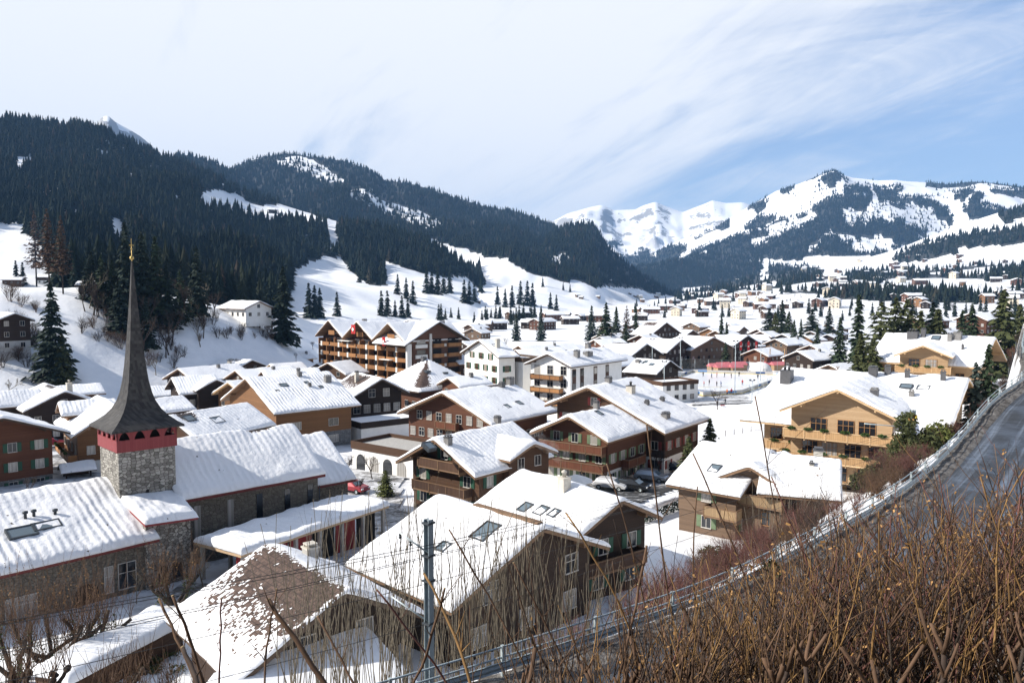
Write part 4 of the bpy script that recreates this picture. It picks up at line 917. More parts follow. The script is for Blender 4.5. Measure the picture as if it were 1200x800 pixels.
# left
h16 = house(H['h16'], 'red brown timber chalet at the left edge with dark green shutters and grey stone base', wall='red_timber', base='grey_stone', base_h=2.5, fascia='fascia_dark', shutter='shutter_green', gap=2.9, boards='red_boards', nowin=('A', 'B', 'G1'), floors=[0, 2.6, 5.2], ov=2.4, ove=2.2)
h17 = house(H['h17'], 'warm timber chalet with a flower balcony over white arches beside the church tower', wall='warm_timber', base='white_plaster', base_h=2.7, fascia='fascia_brown', boards='warm_boards', gap=2.4, balc=[('B', 2.75, .02, .98, 1.2)], planters=True, base_win=False, ov=1.8, nowin=('A',))
for i in range(5):
    b = MB(); a = np.linspace(0, math.pi, 9); poly = [(-.75, 0)] + [(.75, 0)] + [(.75 * math.cos(q), 1.35 + .75 * math.sin(q)) for q in a]
    b.prism([(p[0], p[1]) for p in poly], 'y', -.05, .02, 'dark_inside'); obj('arched_opening', b, h17, Matrix.Rotation(R(180), 4, 'Z') @ Matrix.Translation((-5 + 2.5 * i, -4.86, .1)))
_, M, xg, yg, zg, pg = cross_gable(h17, [-65.2, 121.5, .65, 8.0, 3.0, 13.0, 11.4, 0], 3.0, H['h17'][2], Vector((H['h17'][0], H['h17'][1], 3.0)), wall='warm_timber', low=3)
gable_windows(h17, M, xg, yg, [(6.2, (-.8, .8))], .8, 1.0, 'frame_white')
h18 = house(H['h18'], 'dark timber chalet with a tall pale chimney below the big spruce', wall='dark_timber', base='dark_timber', fascia='fascia_dark', gap=2.6, chims=[(-6.2, -1.2, 1.0, .9, 1.8, 'chimney_pale', 'chimney_pale', 1)], bare=[(-2, 5, -.6, .7)])
cross_gable(h18, [-92.6, 146.6, .73, 9.0, 4.0, 11.3, 8.9, 0], 2.5, H['h18'][2], Vector((H['h18'][0], H['h18'][1], 2.5)), wall='dark_timber', fascia='fascia_dark', low=3)
h18b = house(H['h18b'], 'plain snowy roofed house half hidden behind the dark chalet with the pale chimney', wall='brown_timber', base='brown_timber', fascia='fascia_brown', lod=1, nowin=('A', 'G0', 'G1', 'B'))
h19a = house(H['h19a'], 'dark chalet with white windows right of the church spire', wall='dark_timber', base='dark_timber', fascia='fascia_dark', shutter='shutter_dark', gap=2.8, balc=[('G0', 2.6, .1, .9, 1.0)], boards='warm_boards')
cross_gable(h19a, [-66.6, 175.4, 2.2, 8.5, 4.3, 10.6, 8.4, 0], 1.42, H['h19a'][2], Vector((H['h19a'][0], H['h19a'][1], 1.42)), wall='dark_timber', fascia='fascia_dark', low=4)
h19b = house(H['h19b'], 'small chalet with a pale golden gable and a fir garland on its balcony', wall='warm_timber', base='warm_timber', fascia='fascia_golden', boards='golden_boards', balc=[('G0', 2.7, .3, 1.0, 1.2)], planters=True, gap=2.4)
h19c = house(H['h19c'], 'low plain outbuilding with smooth snowy roof close behind the spire', name='outbuilding', cat='shed', wall='dark_timber', base=None, fascia='fascia_dark', nowin=('A', 'B', 'G0', 'G1'))
h19d = house(H['h19d'], 'steep snowy roof with dark skylight dormers directly behind the church nave', name='village_house', cat='house', wall='brown_timber', base='grey_plaster', fascia='fascia_dark', nowin=('B', 'G0'), skies=[sk('h19d', 'A', 221, 492, 1.6, 1.5), sk('h19d', 'A', 254, 494, 1.9, 1.6)], bare=[(on_roof('h19d', 'A', 218, 489)[0] - 1.2, on_roof('h19d', 'A', 218, 489)[0] + 1.6, on_roof('h19d', 'A', 218, 489)[1] - .9, on_roof('h19d', 'A', 218, 489)[1] + 1.0)])
h19e = house(H['h19e'], 'wide low brown building at the foot of the bank below the railway gantry', name='station_building', cat='building', wall='brown_timber', base='brown_timber', fascia='fascia_dark', frame='frame_white', gap=2.6, lod=1, chims=[(-1, 3.8, .9, .9, 1.3, 'chimney_pale')], bare=[(-2, 3, .2, 1.4)])
h20 = house(H['h20'], 'large warm brown chalet with a wide rippled snow roof and grey stone base', wall='warm_timber', base='grey_stone', base_h=2.9, fascia='fascia_brown', gap=4.4, win=(1.8, 1.2), floors=[0, 2.9], ove=1.6, nowin=('B', 'G1'), snow_mat='roof_snow_rippled',
            chims=[ch('h20', 'A', 384, 449, 1.1, .9, 1.2, 'chimney_grey', 'chimney_grey'), ch('h20', 'A', 351, 443, .7, .7, .9, 'chimney_grey', 'chimney_grey'), ch('h20', 'A', 363, 455, .5, .5, .7, 'chimney_grey')], skies=[sk('h20', 'A', 332, 453, 1.5, 1.0), sk('h20', 'A', 359, 450, .9, .8), sk('h20', 'A', 376, 455, .8, .8), sk('h20', 'A', 325, 460, .7, .7)])
h21 = house(H['h21'], 'dark gabled chalet with rows of white windows above a snowy terrace', wall='dark_timber', base='dark_timber', fascia='fascia_dark', gap=1.9, win=(1.3, 1.5), floors=[0, 3.0, 6.0], bare=[(-2.5, 6, .2, 4.2)], snow_mat='roof_snow_brown_tile', chims=[(.5, 2.2, .7, .7, 2.0, 'chimney_pale')], ov=1.6, boards='dark_boards', wB=6.8)
h23a = house(H['h23a'], 'pale little gabled chalet touching the left end of the hotel', wall='warm_timber', base='warm_timber', fascia='fascia_golden', lod=1, gap=2.4, chims=[(1.5, -2.5, .7, .7, .9, 'chimney_grey')])
h23b = house(H['h23b'], 'low chalet with pale bargeboards in front of the hotel, left one', wall='brown_timber', base='brown_timber', fascia='fascia_golden', lod=1, gap=2.4)
h23c = house(H['h23c'], 'low chalet with a broad unlit gable in front of the hotel, right one', wall='brown_timber', base='brown_timber', fascia='fascia_brown', lod=1, gap=2.4, chims=[(0, 1.4, 1.1, .9, .8, 'chimney_dark')])

# hipped roof house
def hip_house():
    px, py = xat(501, 176, 14.5), 176; t_ = thing('village_house', 'house with a four sided snowy hipped roof in front of the hotel', 'house', (px, py, 1.5), R(42))
    b = MB(); b.box(-6.6, 6.6, -6.6, 6.6, -2, 7.6, 'red_timber'); obj('wall', b, t_)
    r_ = MB(); e = 8.3; zr = 13.1; ze = 7.4
    r_.add([(-e, -e, ze), (e, -e, ze), (e, e, ze), (-e, e, ze), (0, 0, zr), (-e, -e, ze - .25), (e, -e, ze - .25), (e, e, ze - .25), (-e, e, ze - .25)], [(0, 1, 4), (1, 2, 4), (2, 3, 4), (3, 0, 4), (0, 5, 6, 1), (1, 6, 7, 2), (2, 7, 8, 3), (3, 8, 5, 0), (8, 7, 6, 5)], 'tile_brown')
    rf = obj('roof', r_, t_)
    n = 33; g = np.linspace(-e, e, n); U, Y = np.meshgrid(g, g, indexing='ij'); m_ = np.maximum(np.abs(U), np.abs(Y)); d = e - m_
    th = .32 * np.sqrt(np.clip(1 - (1 - np.clip(d / .5, 0, 1)) ** 2, 0, 1)) * (.8 + fbm(U * .5, Y * .5, 3, 4) * .5)
    ang = np.degrees(np.arctan2(Y, U)); B = np.clip(1 - np.abs(ang + 135) / 20, 0, 1) * (d > 1) * 1.3 * (d < 8); B = np.clip(B, 0, 1)
    Z = zr - (zr - ze) * m_ / e + th * (1 - .9 * B) + .02
    idx = np.arange(n * n).reshape(n, n); f = np.stack([idx[:-1, :-1], idx[1:, :-1], idx[1:, 1:], idx[:-1, 1:]], -1).reshape(-1, 4)
    obj('snow', np_mesh('snow', np.stack([U, Y, Z], -1).reshape(-1, 3), f, 'roof_snow_brown_tile', True, {'bare': B.ravel()}), rf)
    chimney(t_, -.6, .6, .9, .9, 1.0, zr - .5, 'chimney_dark'); 
    for x, y in ((1.5, -4.2), (-2.6, -3.4), (3.8, -2.0)):
        skl = MB(); skl.box(-.6, .6, -.6, .6, -.1, .42, 'steel_dark'); s_ = obj('skylight', skl, t_, Matrix.Translation((x, y, zr - (zr - ze) * max(abs(x), abs(y)) / e)))
        p = MB(); p.box(-.48, .48, -.48, .48, .42, .45, 'glass_blue'); obj('pane', p, s_)
    for u in (-4, -1.3, 1.4, 4.1):
        for f_ in ('A', 'G0', 'G1'): place_window(t_, f_, u, 3.6, 1.1, 1.3, 6.6)
hip_house()

# terrace and garage before the dark gabled chalet; arched flat roofed wing of the red chalet
def flat_wing(name, label, x, y, g, rz, lx, ly, h, wallm, parapet, deck='snow_plain'):
    t_ = thing(name, label, 'building', (x, y, g), rz); b = MB(); b.box(-lx / 2, lx / 2, -ly / 2, ly / 2, -2, h, wallm); obj('wall', b, t_)
    p = MB(); e = .15
    for a in ((-lx / 2 - e, lx / 2 + e, -ly / 2 - e, -ly / 2 + .02), (-lx / 2 - e, lx / 2 + e, ly / 2 - .02, ly / 2 + e), (-lx / 2 - e, -lx / 2 + .02, -ly / 2 + .02, ly / 2 - .02), (lx / 2 - .02, lx / 2 + e, -ly / 2 + .02, ly / 2 - .02)): p.box(*a, h - .35, h + .75, parapet)
    obj('parapet', p, t_); d = MB(); d.box(-lx / 2 + .03, lx / 2 - .03, -ly / 2 + .03, ly / 2 - .03, h + .004, h + .22, deck); obj('terrace_snow', d, t_)
    return t_
tw = flat_wing('garage_wing', 'white garage wing under the snowy terrace of the dark gabled chalet', xat(446, 146, 5), 147, 2.3, R(38) + math.pi / 2, 9, 13, 3.6, 'white_plaster', 'dark_timber')
for k, (x, y, w, h, m_) in enumerate([(-1.5, -2.2, 2.6, .9, 'banner_blue'), (2.4, 2.4, .7, 1.9, 'conifer_green'), (2.6, -4.5, .7, 1.4, 'conifer_green')]):
    pass
aw = flat_wing('arched_wing', 'white flat roofed wing with dark arches and a wooden parapet below the red chalet', xat(468, 113, 6), 114.5, 3.4, R(-38), 12.5, 7.5, 3.9, 'white_plaster', 'brown_timber', 'concrete')
for fx, rz_ in ((-4.4, 0), (-1.6, 0), (1.2, 0), (4.0, 0)):
    b = MB(); a = np.linspace(0, math.pi, 9); poly = [(-.9, 0), (.9, 0)] + [(.9 * math.cos(q), 1.7 + .9 * math.sin(q)) for q in a]
    b.prism(poly, 'y', -.05, .03, 'glass_dark'); obj('arched_window', b, aw, Matrix.Translation((fx, -3.75, .3)))
for fx in (-2, 1.3):
    b = MB(); poly = [(-.9, 0), (.9, 0)] + [(.9 * math.cos(q), 1.7 + .9 * math.sin(q)) for q in a]
    b.prism(poly, 'y', -.05, .03, 'glass_dark'); obj('arched_window', b, aw, Matrix.Rotation(R(-90), 4, 'Z') @ Matrix.Translation((fx, -6.25, .3)))
rk = flat_wing('rink_pavilion', 'white two storey rink pavilion with a brown parapet', 43.0, 214.5, 0, R(28), 12, 8, 5.2, 'white_plaster', 'brown_timber')
for z in (1.0, 3.6):
    for u in (-4, -1.3, 1.4, 4): place_window(rk, 'A', u, z, 1.2, 1.2, 4.0, 'frame_dark'); 
    for u in (-2, 1): place_window(rk, 'G1', u, z, 1.1, 1.2, 6.0, 'frame_dark')
# link building between the white house and the apartments
lk = flat_wing('link_house', 'narrow white link house between the shuttered house and the apartments', xat(611, 196, 8), 197, 0.5, R(34), 6, 10, 12.5, 'white_plaster', 'fascia_dark')
for z in (4, 6.8, 9.6): place_window(lk, 'A', .6, z, 1.6, 1.6, 5.0, 'frame_wood')

# ---------------------------------------------------------------- the hotel
def hotel():
    cx, cy = -28.2, 214.0; t_ = thing('hotel', 'large brown apartment hotel with three front gables and stacked wooden balconies', 'hotel', (cx, cy, 0), R(135))
    # local +X runs along the balcony front (away to the left), local +Y goes... outside of the front is +Y? set so that front faces -Y' by mirroring
    L_, Wd, hE, hR = 45.0, 19.5, 16.0, 20.9
    b = MB(); b.box(0, L_, -Wd, -1.9, -1, hE - .2, 'hotel_shingle'); obj('wall', b, t_)
    # front lies at y = 0 (outside = +Y in local), built with slabs, fins and set back walls
    fl = 2.8; nf = 6
    for i in range(nf):
        z = i * fl - .6
        s_ = MB(); s_.box(.4, L_ - .3, -1.9, -.1, z - .12, z + .12, 'concrete'); fo = obj('balcony_slab', s_, t_)
        k = 0; x = .8
        for seg in range(9):
            x1 = x + 4.45; r_ = MB(); r_.box(x, x1 - .35, -.12, .04, z - .15, z + .95, 'hotel_boards'); obj('railing', r_, fo)
            if seg % 3 != 1:
                w_ = MB(); w_.box(x1 - .75, x1 + .05, -.3, .1, z - .35, z + 1.1, 'white_panel_paint'); obj('white_box', w_, fo)
            x = x1 + .3
    fins = MB()
    for seg in range(11): fins.box(.35 + seg * 4.42, .6 + seg * 4.42, -1.9, -.05, -1, hE - .6, 'hotel_boards')
    obj('fins', fins, t_)
    for i in range(nf):
        for seg in range(9):
            g_ = MB(); x = 1.3 + seg * 4.75; z = i * fl - .45; g_.box(x, x + 2.6, -1.88, -1.84, z, z + 2.1, 'glass_dark'); obj('window', g_, t_)
    c = MB(); c.box(-.35, .35, -1.2, .3, -1, hE - .5, 'white_panel_paint'); obj('corner_column', c, t_)
    # three gables over the front
    gw = L_ / 3
    for i in range(3):
        M = Matrix.Translation((gw * (i + .5), -Wd / 2 - .2, 0)) @ Matrix.Rotation(R(-90), 4, 'Z')
        pitch = (hR - hE) / (gw / 2)
        w_ = obj('gable_wall', wall_mb(-Wd / 2 + 2.2, Wd / 2 - 1, gw / 2 - .1, gw / 2 - .1, hE - 1.2, hR, pitch, 'hotel_shingle'), t_, M)
        rf = obj('roof', roof_mb(Wd + 2.4, gw / 2, gw / 2, hR, pitch, 'fascia_brown'), t_, M)
        obj('snow', snow_mesh(Wd + 2.4, gw / 2 - .05, gw / 2 - .05, hR, pitch, .3, (), 40 + i), rf)
        # attic balcony in each gable
        r_ = MB(); r_.box(gw * (i + .5) - 1.6, gw * (i + .5) + 1.6, -2.9, -.2, hE + .9, hE + 1.0, 'concrete'); r_.box(gw * (i + .5) - 1.6, gw * (i + .5) + 1.6, -.2, -.08, hE + .6, hE + 1.9, 'hotel_boards'); obj('attic_balcony', r_, t_)
    # wide gable over the right end
    pe = (hR + .4 - hE) / 11.5
    M = Matrix.Translation((4.4, -Wd / 2 - .2, 0)) @ Matrix.Rotation(0, 4, 'Z')
    pe = (hR - hE) / (Wd / 2)
    obj('gable_wall', wall_mb(-4.38, 8, Wd / 2 - .1, Wd / 2 - .1, hE - 1, hR + .2, pe, 'hotel_shingle'), t_, M)
    rf = obj('roof', roof_mb(15, Wd / 2 + 1.3, Wd / 2 + 2.3, hR + .4, pe, 'fascia_dark'), t_, M @ Matrix.Translation((1.3, 0, 0)))
    obj('snow', snow_mesh(15, Wd / 2 + 1.3, Wd / 2 + 2.3, hR + .4, pe, .32, (), 51), rf)
    # right end wall (outside = -X): white bands, brown balconies, white pilasters
    for i in range(6):
        z = i * fl + .2
        w_ = MB(); w_.box(-.5, -.01, -6.6, -2.6, z, z + .95, 'white_panel_paint'); obj('white_parapet', w_, t_)
        g_ = MB(); g_.box(-.04, -.005, -6.2, -3.2, z + 1.1, z + 2.3, 'glass_dark'); obj('window', g_, t_)
        for (a, c_) in ((-12.2, -8.6), (-18.6, -13.9)):
            r_ = MB(); r_.box(-1.0, -.01, a, c_, z, z + 1.0, 'hotel_boards'); obj('balcony', r_, t_)
            g_ = MB(); g_.box(-.04, -.005, a + .3, c_ - .3, z + 1.0, z + 2.4, 'dark_inside'); obj('loggia', g_, t_)
        p_ = MB(); p_.box(-.3, -.02, -13.6, -12.5, z + .1, z + .9, 'frame_white'); obj('white_panel', p_, t_)
    p_ = MB(); p_.box(-.35, -.0, -8.3, -7.5, -1, hE + 2.0, 'frame_white'); obj('pilaster', p_, t_)
    for x, y, w in ((10, -8, 1.6), (24, -12, 1.2), (14, -15, 1.3), (33, -9, 1.0), (5, -16, 2.0)): chimney(t_, x, y, w, 1.2, 1.6, hE + 3.4, 'chimney_grey')
    # two awnings and red flags
    a_ = MB(); a_.box(26, 32, .05, 1.4, hE - .9, hE - .75, 'canvas_white'); obj('awning', a_, t_)
    a_ = MB(); a_.box(6.5, 11, .05, 1.4, hE - 5.2, hE - 5.05, 'canvas_white'); obj('awning', a_, t_)
    return t_
ht = hotel()
def flag(x, y, z, w, h, label, rz=0):
    t_ = thing('flag', label, 'flag', (x, y, z), rz); b = MB()
    n = 9; xs = np.linspace(-w / 2, w / 2, n); V = []
    for d in (0, .03):
        for xx in xs: V += [(xx, d + .08 * math.sin(xx * 5), 0), (xx, d + .08 * math.sin(xx * 5), h)]
    fs = [(2 * i, 2 * i + 2, 2 * i + 3, 2 * i + 1) for i in range(n - 1)] + [(2 * n + 2 * i, 2 * n + 2 * i + 1, 2 * n + 2 * i + 3, 2 * n + 2 * i + 2) for i in range(n - 1)]
    b.add(V, fs, 'cloth_red'); obj('cloth', b, t_)
    c = MB(); q = w * .09
    c.box(-q * 2.7, q * 2.7, -.16, -.12, h / 2 - q, h / 2 + q, 'canvas_white'); c.box(-q, q, -.165, -.125, h / 2 - q * 2.7, h / 2 + q * 2.7, 'canvas_white'); obj('white_cross', c, t_)
    return t_
flag(xat(411, 226, 18), 229.5, zat(411, 391, 229.5), 2.2, 2.6, 'red flag with a white cross hanging in the middle hotel gable', R(-45))
flag(xat(448, 215.5, 15), 218.0, zat(448, 405, 218.0), 1.6, 2.4, 'red flag with a white cross on the right part of the hotel front', R(-45))
# ---------------------------------------------------------------- the church
def church():
    th = R(44); c0 = Vector((-33.0, 66.0, 5.2)); t_ = thing('church', 'stone church with a tall dark shingled spire over a red belfry', 'church', c0, th)
    Minv = (Matrix.Translation(c0) @ Matrix.Rotation(th, 4, 'Z')).inverted()
    s = 4.7; z0 = 5.2
    def rel(z): return z - z0
    zb, zt = rel(16.45), rel(18.25)
    # local: +X along the wide face, +Y away; near corner of the tower is the origin
    b = MB(); b.box(0, s, 0, s, -3, zb, 'rubble_stone'); tw = obj('tower', b, t_)
    b = MB(); b.box(2.15, 2.4, -.03, .05, 6.6, 7.7, 'dark_inside'); obj('slit_window', b, tw)
    b = MB(); e = .14
    # belfry: boarded parapet, posts, arched openings
    zp = zb + .95
    for a in ((-e, s + e, -e, .06), (-e, s + e, s - .06, s + e), (-e, .06, .06, s - .06), (s - .06, s + e, .06, s - .06)): b.box(*a, zb - .05, zp, 'crimson_paint')
    b.box(.06, s - .06, .06, s - .06, zb - .04, zb + .1, 'dark_inside')
    bf = obj('belfry', b, t_)
    ar = MB(); n = 4; w = (s + 2 * e) / n; m = 10
    for f in range(4):
        Mf = Matrix.Translation((s / 2, s / 2, 0)) @ Matrix.Rotation(R(90 * f), 4, 'Z') @ Matrix.Translation((-s / 2 - e, -s / 2 - e, 0))
        for i in range(n):
            xa = i * w; hw = w * .36; cx = xa + w / 2; top = zt + .02
            pts = []
            for k in range(m + 1):                  # pointed arch outline
                q = k / m; xx = -hw + 2 * hw * q; pts.append((cx + xx, zp + .03 + (zt - zp - .22) * (1 - abs(xx / hw) ** 2.4)))
            # spandrel strips between the arch and the beam, as thin boxes
            for k in range(m):
                V = [(pts[k][0], 0, pts[k][1]), (pts[k + 1][0], 0, pts[k + 1][1]), (pts[k + 1][0], 0, top), (pts[k][0], 0, top)]
                V += [(v[0], .12, v[2]) for v in V]; V = [tuple(Mf @ Vector(v)) for v in V]
                ar.add(V, [(0, 1, 2, 3), (7, 6, 5, 4), (0, 4, 5, 1), (3, 2, 6, 7)], 'crimson_paint')
            for (a_, b_) in ((xa, cx - hw), (cx + hw, xa + w)): ar.box(a_, b_, 0, .12, zp, top, 'crimson_paint', Mf)
    obj('belfry_arches', ar, bf)
    b = MB(); b.box(.75, s - .75, .75, s - .75, zb + .1, zt + .05, 'dark_inside'); obj('shade_core', b, bf)  # near-black box puts the belfry's inner shade into colour
    # spire: square with flared skirt
    prof = [(zt - .12, 3.0), (rel(18.3), 2.97), (rel(18.6), 2.55), (rel(19.1), 2.0), (rel(19.7), 1.55), (rel(20.4), 1.22), (rel(21.1), 1.02), (rel(22.1), .84), (rel(23.5), .68), (rel(25.5), .51), (rel(28), .33), (rel(30.6), .16), (rel(32.5), .05)]
    sp = MB(); V = []
    for z, h in prof:
        for sx, sy in ((-1, -1), (1, -1), (1, 1), (-1, 1)): V.append((s / 2 + sx * h, s / 2 + sy * h, z))
    fs = [(i * 4 + j, i * 4 + (j + 1) % 4, (i + 1) * 4 + (j + 1) % 4, (i + 1) * 4 + j) for i in range(len(prof) - 1) for j in range(4)] + [(3, 2, 1, 0)]
    sp.add(V, fs, 'shingle'); so = obj('spire', sp, t_)
    f = MB(); zz = rel(32.5); f.lathe([(.03, -.1), (.05, .1), (.17, .2), (.19, .3), (.14, .4), (.03, .46), (.022, 1.9), (.01, 1.95)], 10, 'gold', (s / 2, s / 2, zz))
    f.box(s / 2 - .2, s / 2 + .2, s / 2 - .02, s / 2 + .02, zz + 1.35, zz + 1.4, 'gold'); f.lathe([(.02, 0), (.07, .07), (.07, .14), (.02, .2)], 8, 'gold', (s / 2, s / 2, zz + .95)); obj('finial', f, so)
    # nave
    def block(fit, wname, walls, e0, e1, bare=(), wB=None, wins=(), low=-3, ove=.8, seed=5, ripple='roof_snow_material', t0=.36):
        cx, cy, a, L, w, zr, ze = fit; pitch = (zr - ze) / w; wB = wB or w; zl = zr - z0
        M = Minv @ (Matrix.Translation((cx, cy, z0)) @ Matrix.Rotation(a, 4, 'Z'))
        o = obj(wname, wall_mb(-L / 2 + e0, L / 2 - e1, w - ove, wB - ove, low, zl, pitch, walls), t_, M)
        rf = obj('roof', roof_mb(L, w, wB, zl, pitch, 'fascia_red'), t_, M)
        obj('snow', snow_mesh(L, w, wB, zl, pitch, t0, bare, seed, mat=ripple), rf); return o, M, zl, pitch
    nv, Mn, zl, pi_ = block((-27.95, 77.5, .785, 14.6, 5.9, 15.85, 11.7), 'nave_wall', 'nave_stone', .5, .4, bare=[(2.0, 4.6, -.3, .7)])
    for u in (-5.4, -2.3, .6, 3.5, 6.0):
        b = MB(); b.box(u - .3, u + .3, -5.16, -5.0, 2.6, 5.6, 'glass_dark'); b.box(u - .36, u + .36, -5.22, -5.08, 2.45, 2.6, 'concrete'); obj('lancet_window', b, nv)
    block((-23.6, 86.2, .75, 7.0, 6.4, 13.9, 9.9), 'choir_wall', 'nave_stone', .2, .5, seed=8)
    b = MB(); b.tube([Mn @ Vector((7.0, -5.2, 5.3)), Mn @ Vector((7.0, -5.2, -.5))], .06, 6, 'steel_dark'); obj('downpipe', b, t_)
    # parish hall in front, its ridge running into the tower
    hl, Mh, zh, ph = block((-42.2, 60.4, .838, 22.6, 8.2, 13.45, 9.95), 'hall_wall', 'nave_stone', .5, .7, seed=11, ripple='roof_snow_rippled', t0=.42)
    for u, z, w, h in ((9.0, 1.2, 1.3, 2.0), (7.6, 1.2, .6, 2.0), (1.5, 1.1, 2.0, 1.5), (-4.5, 1.0, 2.0, 1.5)):
        fm, pm, sm, sx = window_parts(w, h, 'frame_white', None, 0); o_ = obj('window', fm, t_, Mh @ Matrix.Translation((u, -7.41, z))); obj('pane', pm, o_)
    b = MB(); a = np.linspace(0, math.pi, 9); b.prism([(-.9, 0), (.9, 0)] + [(.9 * math.cos(q), 2.0 + .9 * math.sin(q)) for q in a], 'y', -.05, .02, 'dark_inside'); obj('arched_door', b, t_, Mh @ Matrix.Translation((6.0, -7.405, -.6)))
    def hit(X, Y):
        a_, dy, dz = ray(X, Y); cx, cy, q = -42.2, 60.4, .838; c, s_ = math.cos(q), math.sin(q); p = ph
        A = -a_ * s_ + dy * c; B = cx * s_ - cy * c; t = (13.45 + p * B - CZ) / (dz - p * A); x, y = a_ * t - cx, dy * t - cy
        return x * c + y * s_, -x * s_ + y * c
    for X, Y, w, h in ((25, 629, 2.0, 1.3), (54, 621, 2.0, 1.0)):
        u, y = hit(X, Y); skylight(t_, u, y, zh, ph, w, h, .42, Mh)
    for X, Y in ((30, 613), (40, 611), (65, 610), (164, 607)):
        u, y = hit(X, Y); b = MB(); z = zh - abs(y) * ph; b.lathe([(.11, -.1), (.11, .75), (.2, .78), (.2, .95), (.02, 1.0)], 8, 'steel_dark', (u, y, z)); obj('vent_pipe', b, t_, Mh)
    # lean-to between hall, tower and nave
    def pz(X, Y, y): z = zat(X, Y, y); return Minv @ Vector((xat(X, y, z), y, z))
    P = [pz(170, 614, 62.4), pz(232, 605, 66.6), pz(206, 577, 69.6), pz(141, 586, 65.9)]
    r_ = MB(); V = [tuple(p) for p in P] + [tuple(p - Vector((0, 0, .25))) for p in P]; r_.add(V, [(0, 1, 2, 3), (7, 6, 5, 4), (0, 4, 5, 1), (1, 5, 6, 2), (2, 6, 7, 3), (3, 7, 4, 0)], 'crimson_paint'); rf = obj('porch_roof', r_, t_)
    n = 26; u, v = np.meshgrid(np.linspace(-.01, 1.01, n), np.linspace(-.03, 1.03, n), indexing='ij'); Pn = np.array([list(p) for p in P])
    Q = ((1 - u) * (1 - v))[..., None] * Pn[0] + (u * (1 - v))[..., None] * Pn[1] + (u * v)[..., None] * Pn[2] + ((1 - u) * v)[..., None] * Pn[3]
    d = np.minimum.reduce([u + .01, 1.01 - u, v + .03, 1.03 - v]) * 6; Q[..., 2] += .42 * np.sqrt(np.clip(1 - (1 - np.clip(d / .5, 0, 1)) ** 2, 0, 1)) * (.75 + .6 * fbm(u * 5, v * 5, 3, 2))
    idx = np.arange(n * n).reshape(n, n); f = np.stack([idx[:-1, :-1], idx[1:, :-1], idx[1:, 1:], idx[:-1, 1:]], -1).reshape(-1, 4)
    obj('snow', np_mesh('snow', Q.reshape(-1, 3), f, 'roof_snow_rippled', True, {'bare': np.zeros(n * n)}), rf)
    inn = [P[0].lerp(P[3], .12), P[1].lerp(P[2], .12)]; w_ = MB(); q = (inn[1] - inn[0]).normalized(); nrm = Vector((q.y, -q.x, 0))
    V = []
    for p in (inn[0] + q * .3, inn[1] - q * .5):
        for dd in (0, -.4): V += [tuple(Vector((p.x, p.y, -3)) + nrm * dd), tuple(Vector((p.x, p.y, inn[0].z - .26)) + nrm * dd)]
    w_.add(V, [(0, 4, 5, 1), (2, 3, 7, 6), (1, 5, 7, 3), (0, 1, 3, 2), (4, 6, 7, 5)], 'rubble_stone'); obj('porch_wall', w_, t_)
    for k in (.35, .62):
        p = inn[0].lerp(inn[1], k); ang = math.atan2(q.y, q.x); fm, pm, sm, sx = window_parts(.7, 1.1, 'frame_dark', 'shutter_red', 0)
        o_ = obj('window', fm, t_, Matrix.Translation((p.x, p.y, .9)) @ Matrix.Rotation(ang, 4, 'Z')); obj('pane', pm, o_)
church()

# covered walk with red panels
def covered_walk():
    cx, cy = (-26.03 - 21.86 - 12.36 - 17.51) / 4, (66.26 + 62.11 + 76.72 + 81.31) / 4; th = math.atan2(76.72 - 62.11, -12.36 + 21.86)
    L, W, zt = 17.6, 6.0, 3.6; t_ = thing('covered_walk', 'long flat roofed walk with red panels and pale posts beside the church', 'covered walk', (cx, cy, 5.3), th)
    b = MB(); b.box(-L / 2, L / 2, -W / 2, W / 2, zt - .3, zt, 'fascia_pale'); rf = obj('roof', b, t_)
    obj('snow', snow_mesh(L, W / 2, W / 2, zt + .05, .015, .45, (), 21, over=.12), rf)
    for i in range(7):
        x = -L / 2 + .5 + i * (L - 1) / 6
        b = MB(); b.box(x - .14, x + .14, -W / 2 + .25, -W / 2 + .53, -3, zt - .302, 'concrete'); obj('post', b, t_)
        b = MB(); b.box(x - .14, x + .14, W / 2 - .53, W / 2 - .25, -3, zt - .302, 'concrete'); obj('post', b, t_)
    for i in range(6):
        x = -L / 2 + .5 + (i + .5) * (L - 1) / 6; b = MB(); b.box(x - 1.25, x + 1.25, -W / 2 + 1.3, -W / 2 + 1.42, -3, zt - .302, 'red_panel' if i not in (3, 5) else 'dark_inside'); obj('panel', b, t_)
covered_walk()
# little snow roofed shelter by the arches
def shelter():
    x, y = unp(91, 566, 3.2); t_ = thing('shelter', 'small dark wooden shelter with a snowy roof in the churchyard', 'shelter', (x, y, 3.0), R(38))
    b = MB()
    for sx in (-1.5, 1.5):
        for sy in (-1, 1): b.box(sx - .1, sx + .1, sy - .1, sy + .1, -1, 2.3, 'dark_timber')
    b.box(-1.6, 1.6, .95, 1.05, -.5, 2.2, 'dark_timber'); b.box(-1.4, 1.6, -1.05, -.95, -.5, .9, 'dark_timber'); obj('frame', b, t_)
    rf = obj('roof', roof_mb(4.4, 1.7, 1.7, 3.1, .55, 'fascia_dark', .12), t_); obj('snow', snow_mesh(4.4, 1.7, 1.7, 3.1, .55, .25, (), 31), rf)
shelter()

